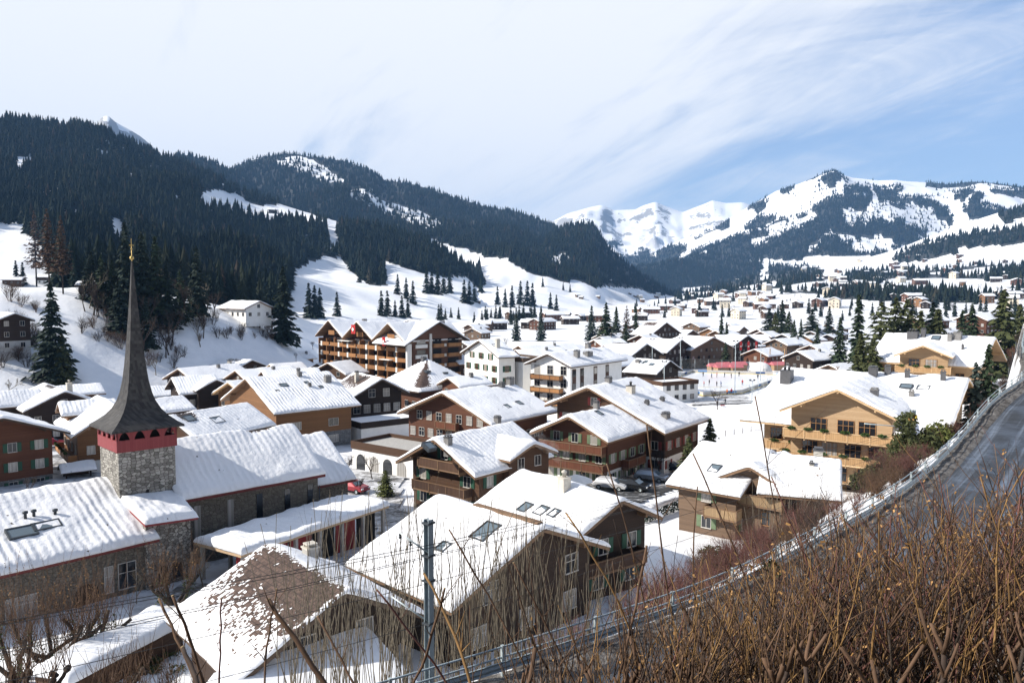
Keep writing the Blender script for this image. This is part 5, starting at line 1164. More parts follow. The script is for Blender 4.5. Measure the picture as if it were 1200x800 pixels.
# ---------------------------------------------------------------- road with its railing and snow bank
def strip(name, s0, s1, dz0, dz1, mat, n=260, k=6, bulge=0., seed=0, rough=0., t0=0., t1=1.):
    d = np.concatenate([[0], np.cumsum(np.linalg.norm(np.diff(RAIL[:, :2], axis=0), axis=1))]); T = np.linspace(d[-1] * t0, d[-1] * t1, n)
    C = np.stack([np.interp(T, d, RAIL[:, i]) for i in range(3)], -1)
    ker = np.ones(9) / 9
    for i in range(3): C[:, i] = np.convolve(np.pad(C[:, i], 4, 'edge'), ker, 'valid')
    tg = np.gradient(C[:, :2], axis=0); tg /= np.linalg.norm(tg, axis=1)[:, None]; nr = np.stack([tg[:, 1], -tg[:, 0]], -1)
    q = np.linspace(0, 1, k); s_ = s0 + (s1 - s0) * q
    P = C[:, None, :2] + nr[:, None, :] * s_[None, :, None]; z = C[:, None, 2] + (dz0 + (dz1 - dz0) * q)[None, :]
    nz = fbm(P[..., 0] * 1.1 + seed, P[..., 1] * 1.1, 4, seed)
    z = z + bulge * (1 - (2 * q - 1) ** 2)[None] * (.35 + 1.3 * nz) + rough * (nz - .5)
    idx = np.arange(n * k).reshape(n, k); f = np.stack([idx[:-1, :-1], idx[:-1, 1:], idx[1:, 1:], idx[1:, :-1]], -1).reshape(-1, 4)
    return np_mesh(name, np.concatenate([P, z[..., None]], -1).reshape(-1, 3), f[:, ::-1], mat, True, {'lane': np.broadcast_to(q[None], (n, k)).ravel(), 'run': np.repeat(T, k)}), C, nr
t = NT('road'); co = t.coord(); n = t.noise(co, .25, 6, .65, .6); n2 = t.noise(co, 3, 5)
cb = t.n.new('ShaderNodeCombineXYZ'); t.link(t.math('MULTIPLY', t.attr('lane')[2], 9.0), cb.inputs[0]); t.link(t.math('MULTIPLY', t.attr('run')[2], .03), cb.inputs[1])
st = t.noise(cb.outputs[0], 1.0, 6, .65, .35); st2 = t.noise(cb.outputs[0], 4.5, 4, .6)
ice_ = t.rmap(t.math('ADD', t.math('MULTIPLY', st, .75), t.math('MULTIPLY', st2, .25)), .50, .66)
t.color(t.mix(t.math('MULTIPLY', ice_, .8), t.mix(n2, (.014, .016, .019), (.034, .037, .042)), t.mix(n2, (.09, .11, .145), (.21, .25, .31))))
t.link(t.rmap(n, .42, .58, .28, .6), t.b.inputs['Roughness']); t.bump(t.math('ADD', n2, ice_), .02); t.set(spec=.4)
t = NT('dirty_snow'); co = t.coord(); n = t.noise(co, 1.2, 6, .7); n2 = t.noise(co, 6, 4)
t.color(t.mix(t.rmap(t.math('ADD', n, t.math('MULTIPLY', n2, .4)), .58, 1.05), (.045, .038, .032), (.30, .29, .28))); t.bump(t.math('ADD', n, t.math('MULTIPLY', n2, .5)), .25); t.set(rough=.8)
me, RC, RN = strip('road', .5, 8.6, .03, .05, 'road', 260, 10); structure('road', me)
me, _, _ = strip('dirty_snow_bank', -.6, 1.35, -.16, .03, 'dirty_snow', 420, 12, .26, 3); tag(obj('dirty_snow_bank', me), 'strip of dirty ploughed snow along the road railing', 'snow bank', kind='stuff')
me, _, _ = strip('road_inner_bank', 8.0, 9.6, 0, .75, 'dirty_snow', 260, 6, .25, 9); tag(obj('inner_snow_bank', me), 'dirty snow heaped on the uphill edge of the road', 'snow bank', kind='stuff')
b = MB()
def railing():
    d = np.concatenate([[0], np.cumsum(np.linalg.norm(np.diff(RC[:, :2], axis=0), axis=1))]); t_ = thing('road_railing', 'grey blue steel railing with two tubes and a guard beam along the curving road', 'railing', tuple(RC[40]))
    O = RC[40]
    def at(s, off=0., dz=0.):
        p = np.array([np.interp(s, d, RC[:, i]) for i in range(3)]); n_ = np.array([np.interp(s, d, RN[:, i]) for i in range(2)]); p[:2] += n_ * off; p[2] += dz; return p - O
    S = np.arange(2, d[-1] - 2, .8)
    for h in (1.08, .72):
        q = MB(); q.tube([at(s, 0, h) for s in S], .035, 6, 'steel_blue'); obj('rail_tube', q, t_)
    g = MB(); prof = [(.16, .30), (.12, .36), (.16, .44), (.16, .47), (.12, .55), (.16, .62), (.10, .62), (.10, .30)]; V = []
    for s in S: V += [tuple(at(s, o_, h)) for o_, h in prof]
    k = len(prof); g.add(V, [(i * k + j, i * k + (j + 1) % k, (i + 1) * k + (j + 1) % k, (i + 1) * k + j) for i in range(len(S) - 1) for j in range(k)], 'steel_blue'); obj('guard_beam', g, t_)
    pm = None
    for i, s in enumerate(np.arange(3, d[-1] - 3, 4.2)):
        p = at(s); 
        if pm is None:
            q = MB(); q.box(-.06, .06, -.05, .05, -.8, 1.14, 'steel_pale'); pm = q.mesh('post')
        o = obj('post', pm, t_); o.location = p; n_ = RN[np.argmin(abs(d - s))]; o.rotation_euler = (0, 0, math.atan2(n_[1], n_[0]))
railing()

# parking, lanes and the square between the houses: worn, partly cleared ground
t = NT('cleared_ground'); co = t.coord(); n = t.noise(co, .22, 6, .7, .5); n2 = t.noise(co, 2.5, 5)
t.color(t.mix(t.rmap(t.math('ADD', n, t.math('MULTIPLY', n2, .15)), .48, .62), t.mix(n2, (.05, .049, .05), (.13, .125, .12)), t.mix(n2, (.45, .46, .48), (.72, .73, .75)))); t.bump(n2, .03); t.set(rough=.7)
t = NT('wet_asphalt'); co = t.coord(); n = t.noise(co, .3, 6, .7, .5); n2 = t.noise(co, 2.5, 5)
t.color(t.mix(t.rmap(t.math('ADD', n, t.math('MULTIPLY', n2, .15)), .58, .74), t.mix(n2, (.03, .031, .034), (.075, .075, .076)), t.mix(n2, (.40, .41, .43), (.70, .71, .73)))); t.bump(n2, .03); t.set(rough=.45)
def patch(name, pts, mat='cleared_ground', dz=.2, step=1.0):
    P = np.array(pts, float); x0, y0 = P.min(0); x1, y1 = P.max(0); nx = int((x1 - x0) / step) + 2; ny = int((y1 - y0) / step) + 2
    X, Y = np.meshgrid(np.linspace(x0, x1, nx), np.linspace(y0, y1, ny), indexing='ij'); Z = height(X, Y) + dz; idx = np.arange(nx * ny).reshape(nx, ny)
    f = np.stack([idx[:-1, :-1], idx[1:, :-1], idx[1:, 1:], idx[:-1, 1:]], -1).reshape(-1, 4); c = np.stack([X, Y], -1).reshape(-1, 2)[f].mean(1)
    f = f[inpoly(c[:, 0], c[:, 1], [tuple(p) for p in P])]
    structure(name, np_mesh(name, np.stack([X, Y, Z], -1).reshape(-1, 3), f, mat))
def U(z, *pp): return [unp(X, Y, z) for X, Y in pp]
patch('car_park', U(4, (655, 585), (705, 560), (760, 545), (800, 540), (815, 560), (775, 585), (735, 600), (690, 605)), 'wet_asphalt', step=.7)
patch('lane', U(4.5, (392, 590), (392, 545), (420, 525), (520, 520), (525, 545), (470, 560), (470, 600), (520, 640), (470, 650)), step=.8)
patch('square', U(3.2, (50, 585), (55, 520), (75, 508), (75, 540), (110, 560), (116, 590)), step=.8)
patch('churchyard_path', U(5.5, (200, 700), (215, 690), (250, 690), (300, 640), (310, 660), (262, 700), (215, 712)), step=.6)
t = NT('ice'); co = t.coord(); n = t.noise(co, .4, 5, .6); t.color(t.mix(n, (.70, .74, .79), (.85, .87, .90))); t.set(rough=.25, spec=.4)
patch('ice_rink', [(50.5, 259), (65.5, 288), (92, 279.5), (94.5, 272), (66.5, 229), (54, 223.5), (50, 241)], 'ice', .26, 1.5)
patch('wet_ice', [(46, 202), (64, 206), (66, 226), (54, 222), (49, 214)], 'cleared_ground', .24, 1.2)
# ---------------------------------------------------------------- placing on the ground that is seen
_T = np.geomspace(4, 9000, 5000)
def ground_at(X, Y):
    a, dy, dz = ray(X, Y); x = a * _T; y = dy * _T; z = CZ + dz * _T; h = height(x, y); k = np.argmax(z < h)
    if not (z < h).any(): k = len(_T) - 1
    return float(x[k]), float(y[k]), float(h[k])
# ---------------------------------------------------------------- more distant houses
def simple_house(name, label, cat, x, y, g, rz, L, W, hw, pitch=.42, wall='brown_timber', base='white_plaster', group=None, lod=1, gaps=2.6, chim=0):
    f = [x, y, rz, L, W / 2, g + hw + W / 2 * pitch, g + hw, g]
    return house(f, label, g=g, name=name, cat=cat, group=group, lod=lod, wall=wall, base=base, fascia='fascia_brown' if wall != 'dark_timber' else 'fascia_dark', gap=gaps, ov=.9, chims=[(L * .1, -W * .12, .8, .7, 1.0, 'chimney_grey')] if chim else ())
for X, Y, rz, L, W, hw, wall, base, lab in [
    (60, 333, 8, 16.5, 10, 4.6, 'brown_timber', 'white_plaster', 'brown chalet with a wide snowy roof on top of the left bank'),
    (12, 411, -40, 9, 9, 7.6, 'dark_timber', 'grey_plaster', 'dark three storey chalet at the far left edge below the bank'),
    (288, 373, 142, 17, 12, 3.4, 'white_plaster', None, 'white house with brown side wall beside the lone big spruce'),
    (16, 334, 15, 13, 9, 3.2, 'brown_timber', 'brown_timber', 'low snowy shed roof left of the chalet on the bank'),
    (108, 343, 10, 8, 5, 2.2, 'dark_timber', None, 'low dark shed right of the chalet on the bank')]:
    x, y, g = ground_at(X, Y); simple_house('chalet', lab, 'chalet', x, y, g, R(rz), L, W, hw, wall=wall, base=base)
for X, y, rz, L, W, hw, wall, lab in [
    (640, 300, 35, 26, 15, 6.4, 'warm_timber', 'long roofed chalet with a warm lit gable behind the white apartments'),
    (664, 262, 135, 15, 11, 7.2, 'dark_timber', 'dark gable just above the roof of the white apartments'),
    (684, 272, 50, 14, 12, 7.4, 'warm_timber', 'warm brown gable with a balcony behind the apartment chimneys'),
    (716, 255, 55, 20, 13, 6.2, 'brown_timber', 'snow covered roof with a brown bare ridge right of the apartment chimneys'),
    (757, 360, 52, 13, 12, 7.4, 'red_timber', 'reddish chalet with white windows beside the brown topped conifers'),
    (632, 258, 30, 18, 12, 8.4, 'brown_timber', 'roof with several skylights between the white houses'),
    (575, 262, 128, 12, 9, 6.0, 'dark_timber', 'small dark gable between the hotel and the field'),
    (590, 320, 35, 10, 8, 5.0, 'warm_timber', 'tiny warm gable at the near edge of the snowy field'),
    (812, 345, 40, 24, 16, 6.0, 'brown_timber', 'wide roofed chalet with a small dark gable behind the big brown chalet'),
    (868, 385, 5, 26, 12, 5.8, 'warm_timber', 'long low warm coloured building with a white roof behind the flags'),
    (922, 392, 48, 13, 11, 6.2, 'dark_timber', 'dark chalet with a chimney among the conifers right of the long building'),
    (954, 420, 50, 13, 10, 6.4, 'brown_timber', 'upper brown chalet of the pair right of the garden conifers'),
    (972, 400, 55, 12, 9, 6.0, 'dark_timber', 'dark eaved chalet just left of the slim conifer'),
    (848, 430, 35, 14, 11, 6.0, 'brown_timber', 'brown chalet half hidden behind the two slim conifers'),
    (800, 440, 130, 14, 12, 5.6, 'brown_timber', 'low brown chalet in the gap behind the reddish one'),
    (1105, 330, 40, 20, 13, 11, 'red_timber', 'reddish brown gabled house among conifers above the golden chalets'),
    (1152, 350, 30, 22, 15, 17, 'red_timber', 'tall red brown house with several small snowy roofs on the right'),
    (1192, 300, 40, 13, 11, 12, 'cream_plaster', 'cream villa at the right edge behind the olive spruce'),
    (1085, 420, 20, 22, 12, 14, 'red_timber', 'long pinkish brown house farther back on the right'),
    (255, 192, 40, 12, 9, 5, 'brown_timber', 'small snowy roof between the spire chalets and the bank'),
    (205, 188, 40, 13, 9, 4.5, 'brown_timber', 'low snowy roof directly right of the spire, below the bank'),
    (392, 250, 50, 13, 10, 5.2, 'brown_timber', 'snowy roof hugging the foot of the hotel balconies'),
    (548, 232, 38, 12, 9, 9, 'brown_timber', 'brown chalet with balconies squeezed between hotel and white house'),
    (545, 168, 40, 9, 8, 8.3, 'red_timber', 'little reddish dormered house behind the red chalet ridge'),
    (708, 300, 48, 14, 11, 6, 'brown_timber', 'snow roofed chalet in the gap left of the dark pair')]:
    g = hz(xat(X, y), y); simple_house('chalet', lab, 'chalet', xat(X, y, g), y, g, R(rz), L, W, hw, wall=wall, base=None if 'plaster' in wall else 'white_plaster', chim=1)

_taken = [(o.location.x, o.location.y) for o in bpy.data.objects if o.parent is None and o.type == 'EMPTY' and o.get('category') in ('chalet', 'house', 'building', 'hotel', 'tent', 'stall')]
rr0 = random.Random(21); n = 0; tries = 0
while n < 44 and tries < 4000:
    tries += 1; y = rr0.uniform(225, 520); X = rr0.uniform(555, 985) if n < 38 else rr0.uniform(240, 420); x = xat(X, y, 6)
    if n >= 38: y = rr0.uniform(188, 232); x = xat(X, y, 6)
    if inpoly(np.array([x]), np.array([y]), [(36, 195), (70, 205), (104, 270), (100, 306), (60, 300), (44, 262)])[0]: continue
    if 560 < X < 705 and y > 330: continue
    if min(math.hypot(x - a, y - c) for a, c in _taken) < 16.5 + (y > 300) * 2: continue
    if -62 < x < -5 and 205 < y < 265: continue
    _taken.append((x, y)); w_ = rr0.choice(['brown_timber', 'dark_timber', 'brown_timber', 'red_timber', 'warm_timber', 'grey_timber'])
    simple_house('chalet', 'ordinary snow roofed chalet standing among others in the middle of the village', 'chalet', x, y, hz(x, y), R(rr0.choice([52, 52, 140, 35]) + rr0.uniform(-9, 9)), rr0.uniform(12, 19), rr0.uniform(10, 15), rr0.uniform(4.6, 6.6), wall=w_, base=rr0.choice(['white_plaster', None, None]), group='ordinary chalets of the middle village', lod=1, chim=rr0.random() < .6); n += 1
# small houses far off: built once, copied
def far_kind(L, W, hw, wall, windows=True):
    f = [0.0, 300.0, .7, L, W / 2, hw + W / 2 * .42, hw, 0.0]
    return house(f, 'x', g=0.0, name='farmhouse', cat='house', lod=2, wall=wall, base=None, fascia='fascia_brown', gap=3.0, ov=.9, t0=.45)
PROTO = [far_kind(13, 11, 5.5, 'brown_timber'), far_kind(16, 10, 5, 'dark_timber'), far_kind(11, 10, 6.5, 'warm_timber'), far_kind(22, 12, 6, 'red_timber'), far_kind(9, 7, 3, 'grey_timber'), far_kind(13, 12, 8, 'cream_plaster')]
USED = [False] * len(PROTO)
def put_far(k, x, y, z, rz, label, group, cat='house', sc=1.0):
    o = PROTO[k]
    if USED[k]: o = dup(o)
    USED[k] = True; o.location = (x, y, z); o.rotation_euler = (0, 0, rz); o.scale = (sc,) * 3; o['label'] = label; o['group'] = group; o['category'] = cat
    return o
rr = random.Random(5)
for X, Y in [(582, 384), (600, 372), (612, 370), (622, 383), (636, 384), (648, 374), (660, 372), (668, 378), (681, 374), (700, 375), (567, 386)]:
    x, y, z = ground_at(X, Y + 2); put_far(rr.choice([0, 1, 1, 3]), x, y, z, R(rr.uniform(-20, 60)), 'snow roofed house in the row along the far side of the snowy field', 'houses along the far side of the field')
for X, Y in [(677, 348), (681, 350), (701, 349), (685, 326), (666, 323), (716, 330), (738, 345), (744, 348), (560, 355)]:
    x, y, z = ground_at(X, Y); put_far(4, x, y, z, R(rr.uniform(-30, 60)), 'small wooden hay barn on the open snowy slope below the middle hill', 'hay barns on the snowy slope', 'barn')
x, y, z = ground_at(320, 250); put_far(1, x, y, z, R(20), 'lone chalet on the bright clearing high in the spruce forest', 'chalet on the forest clearing', 'chalet', 1.2)
pts = []
for i in range(44):
    X = rr.uniform(742, 905); Y = rr.uniform(345, 376); pts.append((X, Y))
for X, Y in pts:
    x, y, z = ground_at(X, Y)
    if y > 430: put_far(rr.choice([0, 1, 2, 3, 0, 5]), x, y, z, R(rr.uniform(-40, 70)), 'small snow roofed house scattered over the flat valley floor beyond the village', 'houses on the valley floor')
n = 0
while n < 80:
    X = rr.uniform(830, 1200); Y = rr.uniform(300, 362)
    c = vnoise(np.array([X * .03]), np.array([Y * .07]), 77)[0]
    if c < .42 and rr.random() > .12: continue
    x, y, z = ground_at(X, Y)
    if not 480 < y < 3300: continue
    put_far(rr.choice([0, 1, 2, 3, 5, 0]), x, y, z, R(rr.uniform(-40, 70)), 'tiny house on the sunny far side of the valley', 'houses on the far valley side', sc=rr.uniform(1.0, 1.35)); n += 1

# ---------------------------------------------------------------- conifers one can tell apart
def spruce_mesh(seed, R_=.23, levels=26, per=8, leaves=11, gap0=.05, thin=1.0, mat='conifer_green', droop=.30, power=.9, lf=1.0):
    r_ = np.random.default_rng(seed); Q = []
    for i in range(levels):
        f = i / (levels - 1); z = gap0 + (1 - gap0) * f ** .95 + r_.normal(0, .006); rad = R_ * (1 - f) ** power * r_.uniform(.82, 1.15) + .012
        for b_ in range(per):
            a = 2 * math.pi * (b_ + .37 * i) / per + r_.uniform(-.3, .3); rl = rad * r_.uniform(.62, 1.15); d = np.array([math.cos(a), math.sin(a), 0]); sd = np.array([-d[1], d[0], 0])
            n = max(3, int(leaves * thin * (.35 + .75 * (1 - f))))
            s = r_.random(n) ** .75; lat = r_.normal(0, .17, n) * rl * (1 - .5 * s)
            p = d[None] * (s * rl)[:, None] + sd[None] * lat[:, None]; zz = z + r_.normal(0, .010) - droop * rl * s ** 1.4 + .05 * rl * (s > .85) + r_.normal(0, .004, n)
            c = np.concatenate([p[:, :2], zz[:, None]], 1)
            l = lf * (.022 + .018 * (1 - f)) * r_.uniform(.7, 1.35, n); ax = d[None] + sd[None] * r_.normal(0, .6, n)[:, None]; ax[:, 2] -= r_.uniform(.15, .9, n); ax /= np.linalg.norm(ax, axis=1)[:, None]
            up = np.cross(ax, sd[None] + r_.normal(0, .45, (n, 3))); up /= np.linalg.norm(up, axis=1)[:, None]; w = np.cross(ax, up)
            L = l[:, None]; Wd = L * .55
            Q.append(np.stack([c - ax * L - w * Wd * .4, c - ax * L * .2 - w * Wd, c + ax * L * 1.2, c - ax * L * .2 + w * Wd], 1))
    Q = np.concatenate(Q); V = Q.reshape(-1, 3); return np_mesh('crown', V, np.arange(len(V)).reshape(-1, 4), mat, False)
def trunk_mesh(h0=0., mat='bark', r_=.011):
    b = MB(); b.tube([(0, 0, -.04), (0, 0, .3), (0, 0, .97)], [r_, r_ * .8, r_ * .15], 7, mat); return b.mesh('trunk')
TR = trunk_mesh()
CR = {'green': [spruce_mesh(s) for s in (1, 2)], 'dark': [spruce_mesh(s, .235, mat='conifer_dark', leaves=14) for s in (3, 4)], 'olive': [spruce_mesh(s, .25, mat='conifer_olive', per=10, droop=.2, leaves=14) for s in (5, 6)],
      'slim': [spruce_mesh(7, .13, mat='conifer_green', per=7)], 'blue': [spruce_mesh(8, .2, mat='conifer_blue')], 'larch': [spruce_mesh(9, .14, levels=30, per=6, leaves=9, gap0=.28, mat='larch_brown', droop=.1, lf=.5)],
      'far': [spruce_mesh(s, .19, 15, 7, 7, mat='conifer_dark', lf=1.9) for s in (10, 11)], 'broad': [spruce_mesh(12, .30, 22, 11, 12, mat='conifer_olive', droop=.12, power=.6)]}
def conifer(kind, x, y, z, h, label, group=None, w=1.0, name='spruce_tree', cat='conifer'):
    t_ = thing(name, label, cat, (x, y, z), random.uniform(0, 6.28), group); t_.scale = (h * w, h * w, h)
    obj('trunk', TR, t_); obj('crown', random.choice(CR[kind]), t_); return t_
def conifer_px(kind, X, Yb, Yt, label, group=None, w=1.0, y=None, name='spruce_tree'):
    if y is None: x, y, z = ground_at(X, Yb)
    else: x = xat(X, y); z = hz(x, y)
    h = zat(X, Yt, y) - z; return conifer(kind, x, y, z, h, label, group, w, name)
for a in [('dark', 63, 447, 334, 'tallest dark spruce on the left, rising behind the chalet with the pale chimney', 1.0), ('olive', 74, 452, 390, 'shorter olive green spruce in front of the tallest dark one on the left', .95),
          ('dark', 333, 404, 314, 'big lone dark spruce standing left of the hotel', 1.0), ('dark', 149, 372, 263, 'tall spruce directly behind the spire tip', .8), ('dark', 168, 376, 274, 'spruce just right of the spire tip with open branches', .9),
          ('green', 184, 380, 280, 'thin topped spruce second to the right of the spire', .9), ('dark', 232, 372, 290, 'narrow spruce standing alone halfway between the spire and the lone big spruce', .85), ('green', 120, 360, 300, 'mixed green spruce left of the spire', 1.0),
          ('green', 133, 364, 306, 'short dense spruce close to the left side of the spire', 1.1), ('dark', 172, 410, 352, 'dark spruce low on the bank behind the spire shaft', 1.1), ('larch', 43, 336, 248, 'leftmost bare reddish larch above the bank'), ('larch', 58, 340, 246, 'middle bare reddish larch above the bank, the tallest of the three'), ('larch', 74, 344, 254, 'rightmost bare reddish larch above the bank'),
          ('dark', 108, 352, 296, 'dark spruce in the thicket farther left of the spire', 1.2), ('dark', 196, 384, 312, 'low dark spruce right of the spire above the brush', 1.2), ('green', 212, 376, 318, 'green spruce at the right end of the thicket behind the spire', 1.2), ('dark', 140, 392, 330, 'dark spruce low in the thicket left of the spire', 1.3), ('far', 19, 333, 306, 'small fir at the edge of the left snowfield, nearer the frame edge'), ('far', 27, 333, 308, 'small fir at the edge of the left snowfield, nearer the larches')]:
    conifer_px(a[0], a[1], a[2], a[3], a[4], w=a[5] if len(a) > 5 else 1.0, name='larch_tree' if a[0] == 'larch' else 'spruce_tree')
for kind, X, y, Yt, w, lab in [
    ('slim', 1004, 255, 347, 1.1, 'tall columnar conifer with a reddish base left of the olive clump'), ('broad', 1030, 215, 357, 1.0, 'left tree of the broad olive clump behind the golden chalets'), ('broad', 1047, 220, 352, 1.05, 'middle and highest tree of the broad olive clump'), ('broad', 1060, 218, 354, 1.0, 'right tree of the broad olive clump'),
    ('olive', 1076, 205, 366, 1.2, 'bright olive young spruce right of the broad clump'), ('dark', 1090, 225, 357, 1.2, 'dark spruce behind the chimneys of the upper golden chalet'), ('olive', 1096, 205, 364, 1.2, 'olive spruce overlapping the dark one behind the upper golden chimneys'),
    ('olive', 1172, 215, 342, 1.15, 'large olive brown spruce behind the right end of the upper golden chalet'), ('green', 1125, 240, 366, 1.0, 'slender green spruce between the red gabled house and the red tall house'), ('green', 1136, 245, 360, 1.2, 'dark green spruce before the tall red house'), ('olive', 1192, 240, 358, 1.1, 'spruce cut by the right edge of the picture'),
    ('green', 983, 270, 374, 1.0, 'slim conifer left of the white tepee'), ('olive', 1006, 165, 392, 1.1, 'olive spruce nearest the big golden roof'), ('olive', 1020, 160, 398, 1.2, 'olive spruce touching the left end of the upper golden chalet'),
    ('dark', 916, 430, 353, 1.0, 'tall dark conifer above the long low warm building'), ('green', 924, 425, 366, 1.3, 'green conifer just right of the tall dark one above the long building'), ('dark', 901, 440, 362, 1.5, 'broad dark conifer left of the tall dark one above the long building'), ('olive', 908, 400, 366, 1.0, 'olive conifer in front of the tall dark one'),
    ('dark', 951, 420, 363, 1.7, 'wide dark conifer above the upper brown chalet pair'), ('dark', 971, 440, 360, 1.0, 'dark conifer right of the wide one'), ('green', 930, 372, 376, 1.0, 'small green conifer in front of the dark eaved chalet'), ('green', 938, 376, 375, .8, 'thin green conifer beside the small one by the dark eaved chalet'),
    ('green', 957, 330, 381, .9, 'slender conifer between the warm brown chalet and the dark eaved one'), ('slim', 845, 395, 372, 1.3, 'left of the two slim dark conifers in the village'), ('slim', 851, 392, 378, 1.2, 'right of the two slim dark conifers in the village'),
    ('green', 710, 395, 356, 1.2, 'large green conifer at the corner of the snowy field'), ('larch', 734, 390, 359, 1.3, 'brown topped conifer right of the large green one'), ('green', 733, 370, 380, 1.3, 'dense green conifer under the brown topped one'), ('green', 722, 420, 361, 1.0, 'greyer conifer behind the large green one'), ('slim', 745, 480, 359, 1.0, 'slim conifer beyond the reddish chalet'),
    ('blue', 605, 470, 361, .8, 'lone grey green conifer on the left of the field houses'), ('blue', 634, 470, 362, .9, 'lone grey green conifer in the middle of the field houses'), ('blue', 693, 470, 359, 1.1, 'lone grey green conifer on the right of the field houses'),
    ('green', 1152, 112, 408, .9, 'rust tinted spruce beside the road fence above the bend'), ('blue', 1138, 112, 428, 1.1, 'bluish low spruce at the right gable of the big golden chalet'),
    ('olive', 831, 120, 491, 1.3, 'bushy pine at the corner behind the big brown gabled chalet'), ('olive', 806, 102, 512, 1.3, 'dark pine leaning over the parked cars'),
    ('green', 850, 303, 402, 1.2, 'small fir behind the rink fence, in front of the big brown chalet')]:
    conifer_px(kind, X, 0, Yt, lab, w=w, y=y)
FIRS = [(395, 370, 343), (362, 372, 333), (369, 372, 335), (375, 372, 338), (421, 331, 315), (447, 370, 341), (454, 370, 341), (463, 371, 352), (471, 372, 347), (478, 372, 349), (434, 328, 312), (441, 329, 315), (500, 343, 315), (506, 344, 318), (513, 345, 316), (520, 344, 320), (527, 343, 318), (544, 355, 328), (550, 356, 330), (556, 354, 332), (583, 357, 336), (592, 360, 339), (600, 360, 335), (610, 357, 330), (618, 358, 330), (624, 358, 332), (636, 336, 325), (660, 340, 331), (668, 342, 333), (476, 350, 326), (484, 356, 330), (466, 345, 322), (645, 362, 343), (652, 364, 346)]
for X, Yb, Yt in FIRS: conifer_px('far', X, Yb, Yt, 'dark fir standing out on the snowy slope below the hillside forest', 'firs on the snowy slope', name='fir_tree')
rr2 = random.Random(9)
for i in range(26):
    X = rr2.uniform(500, 640); Y = rr2.uniform(372, 381); x, y, z = ground_at(X, Y); conifer('far', x, y, z, rr2.uniform(9, 17), 'dark conifer in the row at the foot of the snowy slope behind the hotel', 'conifers at the foot of the slope', name='fir_tree')
for i in range(60):
    X = rr2.uniform(740, 1200); Y = rr2.uniform(352, 378) if i % 2 else rr2.uniform(356, 372); x, y, z = ground_at(X, Y)
    if y > 400: conifer('far', x, y, z, rr2.uniform(9, 19), 'distant dark conifer among the houses of the valley floor', 'conifers on the valley floor', name='fir_tree')

# ---------------------------------------------------------------- leafless trees and shrubs
def branchy(seed, h=6., trunk=.12, n0=1, spread=.5, depth=4, kids=(3, 4), mat='twig_brown', sides=4, stem=.35, up=.35, taper=.62, twmat=None, wob=.12):
    r_ = np.random.default_rng(seed); b = MB()
    def grow(p, d, l, rad, lev):
        n = 4; P = [p]; dd = d.copy(); q = p.copy()
        for i in range(n):
            dd = dd + r_.normal(0, wob, 3) + np.array([0, 0, up * .10]); dd /= np.linalg.norm(dd); q = q + dd * l / n; P.append(q.copy())
        rads = np.linspace(rad, rad * .6, n + 1); b.tube(P, rads, sides if lev < 2 else 3, mat if lev < 2 or twmat is None else twmat, cap=False)
        if lev >= depth: return
        for k in range(int(r_.integers(kids[0], kids[1] + 1))):
            f = r_.uniform(.4, 1.0); i = min(n - 1, int(f * n)); p2 = P[i] + (P[i + 1] - P[i]) * (f * n - i)
            a = r_.normal(0, 1, 3); a -= a @ dd * dd; a /= np.linalg.norm(a); nd = dd * math.cos(spread) + a * math.sin(spread * r_.uniform(.6, 1.3)); nd[2] += up * .5; nd /= np.linalg.norm(nd)
            grow(p2, nd, l * taper * r_.uniform(.75, 1.2), rad * .55, lev + 1)
    for i in range(n0):
        a = r_.uniform(0, 6.28); t = r_.uniform(0, .5) if n0 > 1 else .04; grow(np.array([math.cos(a) * .1 * (n0 > 1), math.sin(a) * .1 * (n0 > 1), -.3]), np.array([math.cos(a) * t, math.sin(a) * t, 1.]), h * stem * r_.uniform(.8, 1.2), trunk * r_.uniform(.7, 1.1), 0)
    return b
BARE = {'grey': [branchy(s, 8, .14, 1, .55, 5, (3, 4), 'twig_grey').mesh('branches') for s in (1, 2)], 'brown': [branchy(s, 8, .14, 1, .5, 5, (3, 4), 'twig_dark').mesh('branches') for s in (3, 4)],
        'bush': [branchy(s, 3, .035, 9, .55, 3, (3, 4), 'twig_dark', stem=.5).mesh('branches') for s in (5, 6)], 'redbush': [branchy(s, 3, .03, 11, .5, 3, (3, 5), 'twig_red', stem=.5).mesh('branches') for s in (7, 8)], 'brownbush': [branchy(s, 3, .03, 11, .5, 3, (3, 5), 'twig_brown', stem=.5).mesh('branches') for s in (9, 10)],
        'dryleaf': [branchy(11, 3, .04, 6, .6, 3, (3, 4), 'twig_ochre', stem=.5).mesh('branches')]}
def bare(kind, x, y, sc, label, group=None, name='bare_tree', cat='tree', z=None, sz=None):
    o = obj(name, random.choice(BARE[kind])); o.location = (x, y, hz(x, y) if z is None else z); o.rotation_euler = (0, 0, random.uniform(0, 6.28)); o.scale = (sc, sc, sz or sc); return tag(o, label, cat, group)
for X, Y, sc, kind, lab in [(402, 566, .62, 'brown', 'bare dark tree at the near corner of the choir'), (437, 563, .6, 'brown', 'spreading bare tree beside the yellow green bush'), (421, 580, .5, 'brown', 'slender bare tree between the two dark ones by the lane'),
                            (160, 707, .5, 'grey', 'young bare tree with a straight stem in front of the parish hall door'), (239, 690, .62, 'grey', 'bare street tree at the left end of the covered walk'), (772, 560, .9, 'brown', 'tall thin bare tree against the brown side of the five chimney chalet'), (34, 585, .5, 'brown', 'bare tree in front of the grey stone base at the left edge'),
                            (755, 452, .75, 'brown', 'brown bare tree before the dark pair behind the rink'), (1196, 378, 1.2, 'grey', 'tall bare tree at the right edge beyond the upper road')]:
    x, y, z = ground_at(X, Y); bare(kind, x, y, sc, lab)
